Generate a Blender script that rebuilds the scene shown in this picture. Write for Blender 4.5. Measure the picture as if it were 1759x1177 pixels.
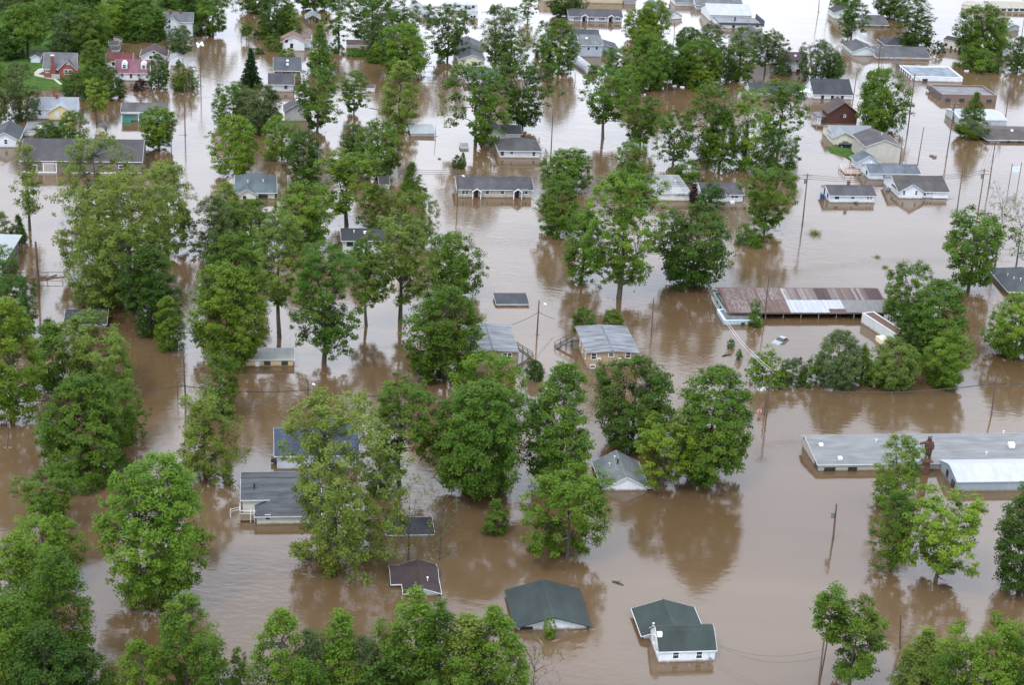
import bpy, math, random
import numpy as np
from mathutils import Vector, Matrix, Euler

for _o in list(bpy.data.objects):
    bpy.data.objects.remove(_o)
scene = bpy.context.scene
COL = scene.collection

# ------------------------------------------------------------------ camera
CAM_H, CAM_PITCH, CAM_ROLL, CAM_LENS = 135.0, math.radians(22.5), math.radians(3.1), 62.34
cam_data = bpy.data.cameras.new('camera')
cam_data.sensor_width = 36.0
cam_data.lens = CAM_LENS
cam_data.clip_start = 1.0
cam_data.clip_end = 20000.0
camera = bpy.data.objects.new('camera', cam_data)
COL.objects.link(camera)
_f = Vector((0, math.cos(CAM_PITCH), -math.sin(CAM_PITCH)))
_u0 = Vector((0, math.sin(CAM_PITCH), math.cos(CAM_PITCH)))
_r0 = Vector((1, 0, 0))
_r = _r0 * math.cos(CAM_ROLL) + _u0 * math.sin(CAM_ROLL)
_u = -_r0 * math.sin(CAM_ROLL) + _u0 * math.cos(CAM_ROLL)
camera.matrix_world = Matrix((( _r.x, _u.x, -_f.x, 0), (_r.y, _u.y, -_f.y, 0), (_r.z, _u.z, -_f.z, CAM_H), (0, 0, 0, 1)))
scene.camera = camera

# ------------------------------------------------------------------ sky
SUN_EL, SUN_AZ = math.radians(55), math.radians(215)      # high soft sun behind the left shoulder
world = bpy.data.worlds.new('World')
scene.world = world
world.use_nodes = True
wn = world.node_tree; wn.nodes.clear()
w_out = wn.nodes.new('ShaderNodeOutputWorld')
w_bg = wn.nodes.new('ShaderNodeBackground'); w_bg.inputs['Strength'].default_value = 0.10
w_sky = wn.nodes.new('ShaderNodeTexSky'); w_sky.sky_type = 'NISHITA'; w_sky.sun_disc = False
w_sky.sun_elevation = SUN_EL; w_sky.sun_rotation = SUN_AZ; w_sky.air_density = 1.0; w_sky.dust_density = 2.0
w_tc = wn.nodes.new('ShaderNodeTexCoord')
w_map = wn.nodes.new('ShaderNodeMapping'); w_map.inputs['Scale'].default_value = (1.0, 1.0, 2.2)
w_no = wn.nodes.new('ShaderNodeTexNoise'); w_no.inputs['Scale'].default_value = 3.2; w_no.inputs['Detail'].default_value = 6.0; w_no.inputs['Roughness'].default_value = 0.55
w_rp = wn.nodes.new('ShaderNodeMapRange'); w_rp.inputs['From Min'].default_value = 0.30; w_rp.inputs['From Max'].default_value = 0.62; w_rp.inputs['To Min'].default_value = 0.45; w_rp.inputs['To Max'].default_value = 0.97
w_no2 = wn.nodes.new('ShaderNodeTexNoise'); w_no2.inputs['Scale'].default_value = 5.0; w_no2.inputs['Detail'].default_value = 5.0
w_cr = wn.nodes.new('ShaderNodeMix'); w_cr.data_type = 'RGBA'
w_cr.inputs['A'].default_value = (15.5, 17.6, 21.5, 1); w_cr.inputs['B'].default_value = (23.5, 24.8, 27.5, 1)
w_mx = wn.nodes.new('ShaderNodeMix'); w_mx.data_type = 'RGBA'
L = wn.links.new
L(w_tc.outputs['Generated'], w_map.inputs['Vector']); L(w_map.outputs[0], w_no.inputs['Vector']); L(w_map.outputs[0], w_no2.inputs['Vector'])
L(w_no.outputs['Fac'], w_rp.inputs['Value']); L(w_no2.outputs['Fac'], w_cr.inputs['Factor'])
L(w_rp.outputs[0], w_mx.inputs['Factor']); L(w_sky.outputs[0], w_mx.inputs['A']); 
# overcast gradient: the cloud deck is brighter overhead than at the horizon
w_sep = wn.nodes.new('ShaderNodeSeparateXYZ'); L(w_tc.outputs['Generated'], w_sep.inputs[0])
w_gr = wn.nodes.new('ShaderNodeMapRange'); w_gr.inputs['From Min'].default_value = 0.0; w_gr.inputs['From Max'].default_value = 1.0; w_gr.inputs['To Min'].default_value = 1.02; w_gr.inputs['To Max'].default_value = 1.0
w_vm = wn.nodes.new('ShaderNodeVectorMath'); w_vm.operation = 'SCALE'
L(w_sep.outputs['Z'], w_gr.inputs['Value']); L(w_cr.outputs['Result'], w_vm.inputs[0]); L(w_gr.outputs[0], w_vm.inputs['Scale']); L(w_vm.outputs[0], w_mx.inputs['B'])
L(w_mx.outputs['Result'], w_bg.inputs['Color']); L(w_bg.outputs[0], w_out.inputs['Surface'])

# ------------------------------------------------------------------ sun (thin overcast)
sun_data = bpy.data.lights.new('sun', 'SUN'); sun_data.energy = 1.5; sun_data.angle = math.radians(10); sun_data.color = (1.0, 0.96, 0.90)
sun = bpy.data.objects.new('sun', sun_data); COL.objects.link(sun)
_sd = Vector((math.sin(SUN_AZ) * math.cos(SUN_EL), math.cos(SUN_AZ) * math.cos(SUN_EL), math.sin(SUN_EL)))
sun.rotation_euler = (-_sd).to_track_quat('-Z', 'Y').to_euler()
sun.location = (0, 200, 300)

scene.view_settings.view_transform = 'Standard'
scene.view_settings.look = 'None'
scene.view_settings.exposure = 0.55
scene.view_settings.gamma = 1.0
scene.view_settings.use_curve_mapping = False

# ------------------------------------------------------------------ materials
MATS = {}
def lin(c):
    return tuple(((v / 255.0) / 12.92 if v <= 10 else (((v / 255.0) + 0.055) / 1.055) ** 2.4) for v in c)
def new_mat(name):
    m = bpy.data.materials.new(name); m.use_nodes = True
    nt = m.node_tree
    return m, nt, nt.nodes['Principled BSDF']
def node(nt, t, **kw):
    n = nt.nodes.new(t)
    for k, v in kw.items():
        n.inputs[k.replace('_', ' ')].default_value = v
    return n
def noise_col(nt, bsdf, c0, c1, scale, detail=5.0, coord='Object', stretch=(1, 1, 1), lo=0.35, hi=0.65):
    tc = node(nt, 'ShaderNodeTexCoord'); mp = node(nt, 'ShaderNodeMapping'); mp.inputs['Scale'].default_value = stretch
    nz = node(nt, 'ShaderNodeTexNoise', Scale=scale, Detail=detail, Roughness=0.6)
    mr = node(nt, 'ShaderNodeMapRange'); mr.inputs['From Min'].default_value = lo; mr.inputs['From Max'].default_value = hi
    mx = nt.nodes.new('ShaderNodeMix'); mx.data_type = 'RGBA'
    mx.inputs['A'].default_value = (*c0, 1); mx.inputs['B'].default_value = (*c1, 1)
    l = nt.links.new
    l(tc.outputs[coord], mp.inputs['Vector']); l(mp.outputs[0], nz.inputs['Vector']); l(nz.outputs['Fac'], mr.inputs['Value'])
    l(mr.outputs[0], mx.inputs['Factor'])
    if bsdf is not None:
        l(mx.outputs['Result'], bsdf.inputs['Base Color'])
    return tc, mp, nz, mx
def sc(c, k, cap=0.82):
    return tuple(min(v * k, cap) for v in c)
def siding(rgb):
    key = ('siding', rgb)
    if key in MATS: return MATS[key]
    m, nt, b = new_mat('painted_siding'); a = sc(lin(rgb), 0.71)
    tc, mp, nz, mx = noise_col(nt, b, sc(a, 0.86), a, 0.9, stretch=(1, 1, 0.35), lo=0.3, hi=0.6)
    wv = node(nt, 'ShaderNodeTexWave', Scale=2.3, Distortion=0.0); wv.wave_type = 'BANDS'; wv.bands_direction = 'Z'; wv.wave_profile = 'SAW'
    bp = node(nt, 'ShaderNodeBump', Strength=0.5, Distance=0.02)
    nt.links.new(tc.outputs['Object'], wv.inputs['Vector']); nt.links.new(wv.outputs['Fac'], bp.inputs['Height']); nt.links.new(bp.outputs[0], b.inputs['Normal'])
    # mud line left by the rising water
    gm = node(nt, 'ShaderNodeNewGeometry'); sx = node(nt, 'ShaderNodeSeparateXYZ'); n2 = node(nt, 'ShaderNodeTexNoise', Scale=1.7, Detail=4.0)
    ad = nt.nodes.new('ShaderNodeMath'); ad.operation = 'MULTIPLY_ADD'; ad.inputs[1].default_value = -0.45
    mr = node(nt, 'ShaderNodeMapRange'); mr.inputs['From Min'].default_value = -0.10; mr.inputs['From Max'].default_value = 0.14; mr.inputs['To Min'].default_value = 0.85; mr.inputs['To Max'].default_value = 0.0
    md = nt.nodes.new('ShaderNodeMix'); md.data_type = 'RGBA'; md.inputs['B'].default_value = (0.16, 0.11, 0.065, 1)
    l = nt.links.new
    l(gm.outputs['Position'], sx.inputs[0]); l(gm.outputs['Position'], n2.inputs['Vector']); l(n2.outputs['Fac'], ad.inputs[0]); l(sx.outputs['Z'], ad.inputs[2]); l(ad.outputs[0], mr.inputs['Value'])
    l(mx.outputs['Result'], md.inputs['A']); l(mr.outputs[0], md.inputs['Factor']); l(md.outputs['Result'], b.inputs['Base Color'])
    b.inputs['Roughness'].default_value = 0.55
    MATS[key] = m; return m
def brick(rgb):
    key = ('brick', rgb)
    if key in MATS: return MATS[key]
    m, nt, b = new_mat('brick_masonry'); a = sc(lin(rgb), 0.9)
    noise_col(nt, b, sc(a, 0.6), sc(a, 1.2), 6.0, lo=0.35, hi=0.7)
    b.inputs['Roughness'].default_value = 0.85
    MATS[key] = m; return m
def shingle(rgb, k=0.27):
    key = ('shingle', rgb)
    if key in MATS: return MATS[key]
    m, nt, b = new_mat('roof_shingles'); a = sc(lin(rgb), k)
    tc, mp, nz, mx = noise_col(nt, b, sc(a, 0.56), sc(a, 1.30), 0.4, detail=10, stretch=(1.0, 0.6, 0.6), lo=0.32, hi=0.70)
    n2 = node(nt, 'ShaderNodeTexNoise', Scale=5.5, Detail=3.0)
    mp2 = node(nt, 'ShaderNodeMapping'); mp2.inputs['Scale'].default_value = (1.0, 1.6, 1.6)
    m2 = nt.nodes.new('ShaderNodeMix'); m2.data_type = 'RGBA'; m2.blend_type = 'MULTIPLY'; m2.inputs['Factor'].default_value = 1.0
    r2 = node(nt, 'ShaderNodeMapRange'); r2.inputs['From Min'].default_value = 0.3; r2.inputs['From Max'].default_value = 0.7; r2.inputs['To Min'].default_value = 0.72; r2.inputs['To Max'].default_value = 1.22
    l = nt.links.new
    l(tc.outputs['Object'], mp2.inputs['Vector']); l(mp2.outputs[0], n2.inputs['Vector']); l(n2.outputs['Fac'], r2.inputs['Value']); l(mx.outputs['Result'], m2.inputs['A']); l(r2.outputs[0], m2.inputs['B']); l(m2.outputs['Result'], b.inputs['Base Color'])
    b.inputs['Roughness'].default_value = 0.8
    MATS[key] = m; return m
def metal_roof(rgb, k=0.38, axis='X', rust=0.0):
    key = ('metal', rgb, axis, rust)
    if key in MATS: return MATS[key]
    m, nt, b = new_mat('ribbed_metal_roof'); a = sc(lin(rgb), k)
    tc, mp, nz, mx = noise_col(nt, b, sc(a, 0.82), a, 0.5, detail=7, stretch=(1.6, 0.5, 1) if axis == 'X' else (0.5, 1.6, 1), lo=0.3, hi=0.65)
    if rust > 0:
        n2 = node(nt, 'ShaderNodeTexNoise', Scale=1.6, Detail=10.0, Roughness=0.75)
        r2 = node(nt, 'ShaderNodeMapRange'); r2.inputs['From Min'].default_value = 0.62 - rust * 0.35; r2.inputs['From Max'].default_value = 0.75 - rust * 0.3
        m2 = nt.nodes.new('ShaderNodeMix'); m2.data_type = 'RGBA'; m2.inputs['B'].default_value = (0.085, 0.042, 0.03, 1)
        l = nt.links.new
        l(mp.outputs[0], n2.inputs['Vector']); l(n2.outputs['Fac'], r2.inputs['Value']); l(r2.outputs[0], m2.inputs['Factor']); l(mx.outputs['Result'], m2.inputs['A']); l(m2.outputs['Result'], b.inputs['Base Color'])
    wv = node(nt, 'ShaderNodeTexWave', Scale=1.1, Distortion=0.0); wv.bands_direction = axis
    bp = node(nt, 'ShaderNodeBump', Strength=0.6, Distance=0.03)
    nt.links.new(tc.outputs['Object'], wv.inputs['Vector']); nt.links.new(wv.outputs['Fac'], bp.inputs['Height']); nt.links.new(bp.outputs[0], b.inputs['Normal'])
    b.inputs['Roughness'].default_value = 0.6 if rust == 0 else 0.8
    MATS[key] = m; return m
def weathered(rgb, k=0.40, lo=0.42, hi=1.5):
    key = ('weathered', rgb, lo)
    if key in MATS: return MATS[key]
    m, nt, b = new_mat('weathered_roofing'); a = sc(lin(rgb), k)
    tc, mp, nz, mx = noise_col(nt, b, sc(a, lo), sc(a, hi), 0.8, detail=10, stretch=(0.28, 1.5, 1), lo=0.36, hi=0.66)
    b.inputs['Roughness'].default_value = 0.6
    MATS[key] = m; return m
def paint(rgb, rough=0.5, k=0.9):
    key = ('paint', rgb, rough)
    if key in MATS: return MATS[key]
    m, nt, b = new_mat('paint'); a = sc(lin(rgb), k)
    noise_col(nt, b, sc(a, 0.8), a, 2.0)
    b.inputs['Roughness'].default_value = rough
    MATS[key] = m; return m
def glass():
    if 'glass' in MATS: return MATS['glass']
    m, nt, b = new_mat('window_glass')
    noise_col(nt, b, (0.012, 0.014, 0.017), (0.05, 0.055, 0.06), 0.35)
    b.inputs['Roughness'].default_value = 0.06; b.inputs['IOR'].default_value = 1.5
    MATS['glass'] = m; return m
def wood(rgb):
    key = ('wood', rgb)
    if key in MATS: return MATS[key]
    m, nt, b = new_mat('weathered_wood'); a = sc(lin(rgb), 0.9)
    noise_col(nt, b, sc(a, 0.6), sc(a, 1.2), 3.0, stretch=(4, 4, 0.5))
    b.inputs['Roughness'].default_value = 0.85
    MATS[key] = m; return m
def bark():
    if 'bark' in MATS: return MATS['bark']
    m, nt, b = new_mat('bark')
    tc, mp, nz, mx = noise_col(nt, b, (0.022, 0.018, 0.014), (0.085, 0.072, 0.058), 3.0, stretch=(3, 3, 0.6))
    b.inputs['Roughness'].default_value = 0.9
    MATS['bark'] = m; return m
def leaf_mat():
    if 'leaf' in MATS: return MATS['leaf']
    m, nt, b = new_mat('foliage')
    oi = node(nt, 'ShaderNodeObjectInfo'); at = node(nt, 'ShaderNodeAttribute'); at.attribute_name = 'tone'
    hs = node(nt, 'ShaderNodeHueSaturation')
    mh = node(nt, 'ShaderNodeMapRange'); mh.inputs['To Min'].default_value = 0.468; mh.inputs['To Max'].default_value = 0.512
    mv = node(nt, 'ShaderNodeMapRange'); mv.inputs['To Min'].default_value = 1.32; mv.inputs['To Max'].default_value = 0.74
    l = nt.links.new
    l(at.outputs['Fac'], mh.inputs['Value']); l(at.outputs['Fac'], mv.inputs['Value'])
    l(oi.outputs['Color'], hs.inputs['Color']); l(mh.outputs[0], hs.inputs['Hue']); l(mv.outputs[0], hs.inputs['Value'])
    l(hs.outputs[0], b.inputs['Base Color'])
    b.inputs['Roughness'].default_value = 0.55; b.inputs['Specular IOR Level'].default_value = 0.06
    tr = node(nt, 'ShaderNodeBsdfTranslucent'); ms = node(nt, 'ShaderNodeMixShader'); ms.inputs[0].default_value = 0.34
    gm = nt.nodes.new('ShaderNodeMix'); gm.data_type = 'RGBA'; gm.blend_type = 'MULTIPLY'; gm.inputs['Factor'].default_value = 1.0; gm.inputs['B'].default_value = (1.25, 1.2, 0.55, 1)
    l(hs.outputs[0], gm.inputs['A']); l(gm.outputs['Result'], tr.inputs['Color'])
    l(b.outputs[0], ms.inputs[1]); l(tr.outputs[0], ms.inputs[2])
    l(ms.outputs[0], nt.nodes['Material Output'].inputs['Surface'])
    MATS['leaf'] = m; return m

# ------------------------------------------------------------------ mesh helpers
class MB:
    """collects boxes, prisms and tubes; build() links them as one mesh object"""
    def __init__(self): self.v = []; self.f = []
    def add(self, vs, fs):
        o = len(self.v); self.v += [tuple(p) for p in vs]; self.f += [tuple(i + o for i in q) for q in fs]
    def box(self, x0, x1, y0, y1, z0, z1):
        self.add([(x0, y0, z0), (x1, y0, z0), (x1, y1, z0), (x0, y1, z0), (x0, y0, z1), (x1, y0, z1), (x1, y1, z1), (x0, y1, z1)],
                 [(0, 3, 2, 1), (4, 5, 6, 7), (0, 1, 5, 4), (1, 2, 6, 5), (2, 3, 7, 6), (3, 0, 4, 7)])
    def prism(self, poly, a0, a1, axis):
        """poly: (across, z) outline; extruded from a0 to a1 along 'x' or 'y'"""
        n = len(poly)
        P = (lambda a, c, z: (a, c, z)) if axis == 'x' else (lambda a, c, z: (c, a, z))
        vs = [P(a0, c, z) for c, z in poly] + [P(a1, c, z) for c, z in poly]
        fs = [tuple(range(n)), tuple(reversed(range(n, 2 * n)))] + [(i, i + n, (i + 1) % n + n, (i + 1) % n) for i in range(n)]
        self.add(vs, fs)
    def tube(self, pts, rad, n=6, cap=True):
        pts = [Vector(p) for p in pts]; rings = []
        for i, p in enumerate(pts):
            d = (pts[min(i + 1, len(pts) - 1)] - pts[max(i - 1, 0)]).normalized()
            a = d.orthogonal().normalized(); b = d.cross(a); r = rad[i] if isinstance(rad, (list, tuple)) else rad
            rings.append([p + (a * math.cos(2 * math.pi * k / n) + b * math.sin(2 * math.pi * k / n)) * r for k in range(n)])
        vs = [q for R_ in rings for q in R_]; fs = []
        for i in range(len(pts) - 1):
            for k in range(n):
                fs.append((i * n + k, i * n + (k + 1) % n, (i + 1) * n + (k + 1) % n, (i + 1) * n + k))
        if cap: fs += [tuple(reversed(range(n))), tuple(range((len(pts) - 1) * n, len(pts) * n))]
        self.add(vs, fs)
    def mesh(self, name):
        me = bpy.data.meshes.new(name); me.from_pydata(self.v, [], self.f)
        import bmesh
        bm = bmesh.new(); bm.from_mesh(me); bmesh.ops.recalc_face_normals(bm, faces=bm.faces); bm.to_mesh(me); bm.free()
        return me
    def build(self, name, mat, parent=None, smooth=False):
        me = self.mesh(name); me.materials.append(mat)
        if smooth: me.shade_smooth()
        return link(name, me, parent)
def link(name, me, parent=None):
    o = bpy.data.objects.new(name, me); COL.objects.link(o)
    if parent is not None: o.parent = parent
    return o
def thing(name, label, cat, loc, rz=0.0, group=None):
    o = link(name, None); o.empty_display_size = 0.5
    o.location = loc; o.rotation_euler = (0, 0, rz)
    return tag(o, label, cat, group)
def tag(o, label, cat, group=None, kind=None):
    if label: o['label'] = label
    if cat: o['category'] = cat
    if group: o['group'] = group
    if kind: o['kind'] = kind
    return o

# ------------------------------------------------------------------ flood water
def make_water():
    m, nt, b = new_mat('muddy_water')
    tc = node(nt, 'ShaderNodeTexCoord'); l = nt.links.new
    # silt streaks
    mp = node(nt, 'ShaderNodeMapping'); mp.inputs['Scale'].default_value = (0.010, 0.030, 1); mp.inputs['Rotation'].default_value = (0, 0, 0.5)
    nz = node(nt, 'ShaderNodeTexNoise', Scale=1.0, Detail=6.0, Roughness=0.6, Distortion=0.8)
    mx = nt.nodes.new('ShaderNodeMix'); mx.data_type = 'RGBA'
    mx.inputs['A'].default_value = (*WATER_A, 1); mx.inputs['B'].default_value = (*WATER_B, 1)
    mr = node(nt, 'ShaderNodeMapRange'); mr.inputs['From Min'].default_value = 0.3; mr.inputs['From Max'].default_value = 0.7
    l(tc.outputs['Object'], mp.inputs['Vector']); l(mp.outputs[0], nz.inputs['Vector']); l(nz.outputs['Fac'], mr.inputs['Value']); l(mr.outputs[0], mx.inputs['Factor'])
    l(mx.outputs['Result'], b.inputs['Base Color'])
    b.inputs['Roughness'].default_value = 0.09; b.inputs['IOR'].default_value = WATER_IOR
    # calm ripples, rougher in wind patches
    m1 = node(nt, 'ShaderNodeMapping'); m1.inputs['Scale'].default_value = (0.55, 1.0, 1); m1.inputs['Rotation'].default_value = (0, 0, 0.3)
    n1 = node(nt, 'ShaderNodeTexNoise', Scale=0.9, Detail=3.0, Roughness=0.55)
    n3 = node(nt, 'ShaderNodeTexNoise', Scale=0.13, Detail=2.0)
    n2 = node(nt, 'ShaderNodeTexNoise', Scale=0.018, Detail=3.0)
    pr = node(nt, 'ShaderNodeMapRange'); pr.inputs['From Min'].default_value = 0.42; pr.inputs['From Max'].default_value = 0.66; pr.inputs['To Min'].default_value = 0.35; pr.inputs['To Max'].default_value = 1.5
    ml = nt.nodes.new('ShaderNodeMath'); ml.operation = 'MULTIPLY'
    a2 = nt.nodes.new('ShaderNodeMath'); a2.operation = 'MULTIPLY_ADD'; a2.inputs[1].default_value = 1.2
    bp = node(nt, 'ShaderNodeBump', Strength=1.0, Distance=WATER_BUMP)
    l(tc.outputs['Object'], m1.inputs['Vector']); l(m1.outputs[0], n1.inputs['Vector']); l(m1.outputs[0], n3.inputs['Vector']); l(tc.outputs['Object'], n2.inputs['Vector'])
    l(n2.outputs['Fac'], pr.inputs['Value']); l(n1.outputs['Fac'], ml.inputs[0]); l(pr.outputs[0], ml.inputs[1])
    l(n3.outputs['Fac'], a2.inputs[0]); l(ml.outputs[0], a2.inputs[2]); l(a2.outputs[0], bp.inputs['Height']); l(bp.outputs[0], b.inputs['Normal'])
    q = MB(); S = 9000.0
    q.add([(-S, -S, 0), (S, -S, 0), (S, S, 0), (-S, S, 0)], [(0, 1, 2, 3)])
    w = q.build('water', m); tag(w, 'calm brown flood water covering the streets and yards', 'water', kind='structure')
WATER_A, WATER_B, WATER_IOR, WATER_BUMP = (0.071, 0.0425, 0.0200), (0.102, 0.066, 0.0365), 1.55, 0.036
make_water()
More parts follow.
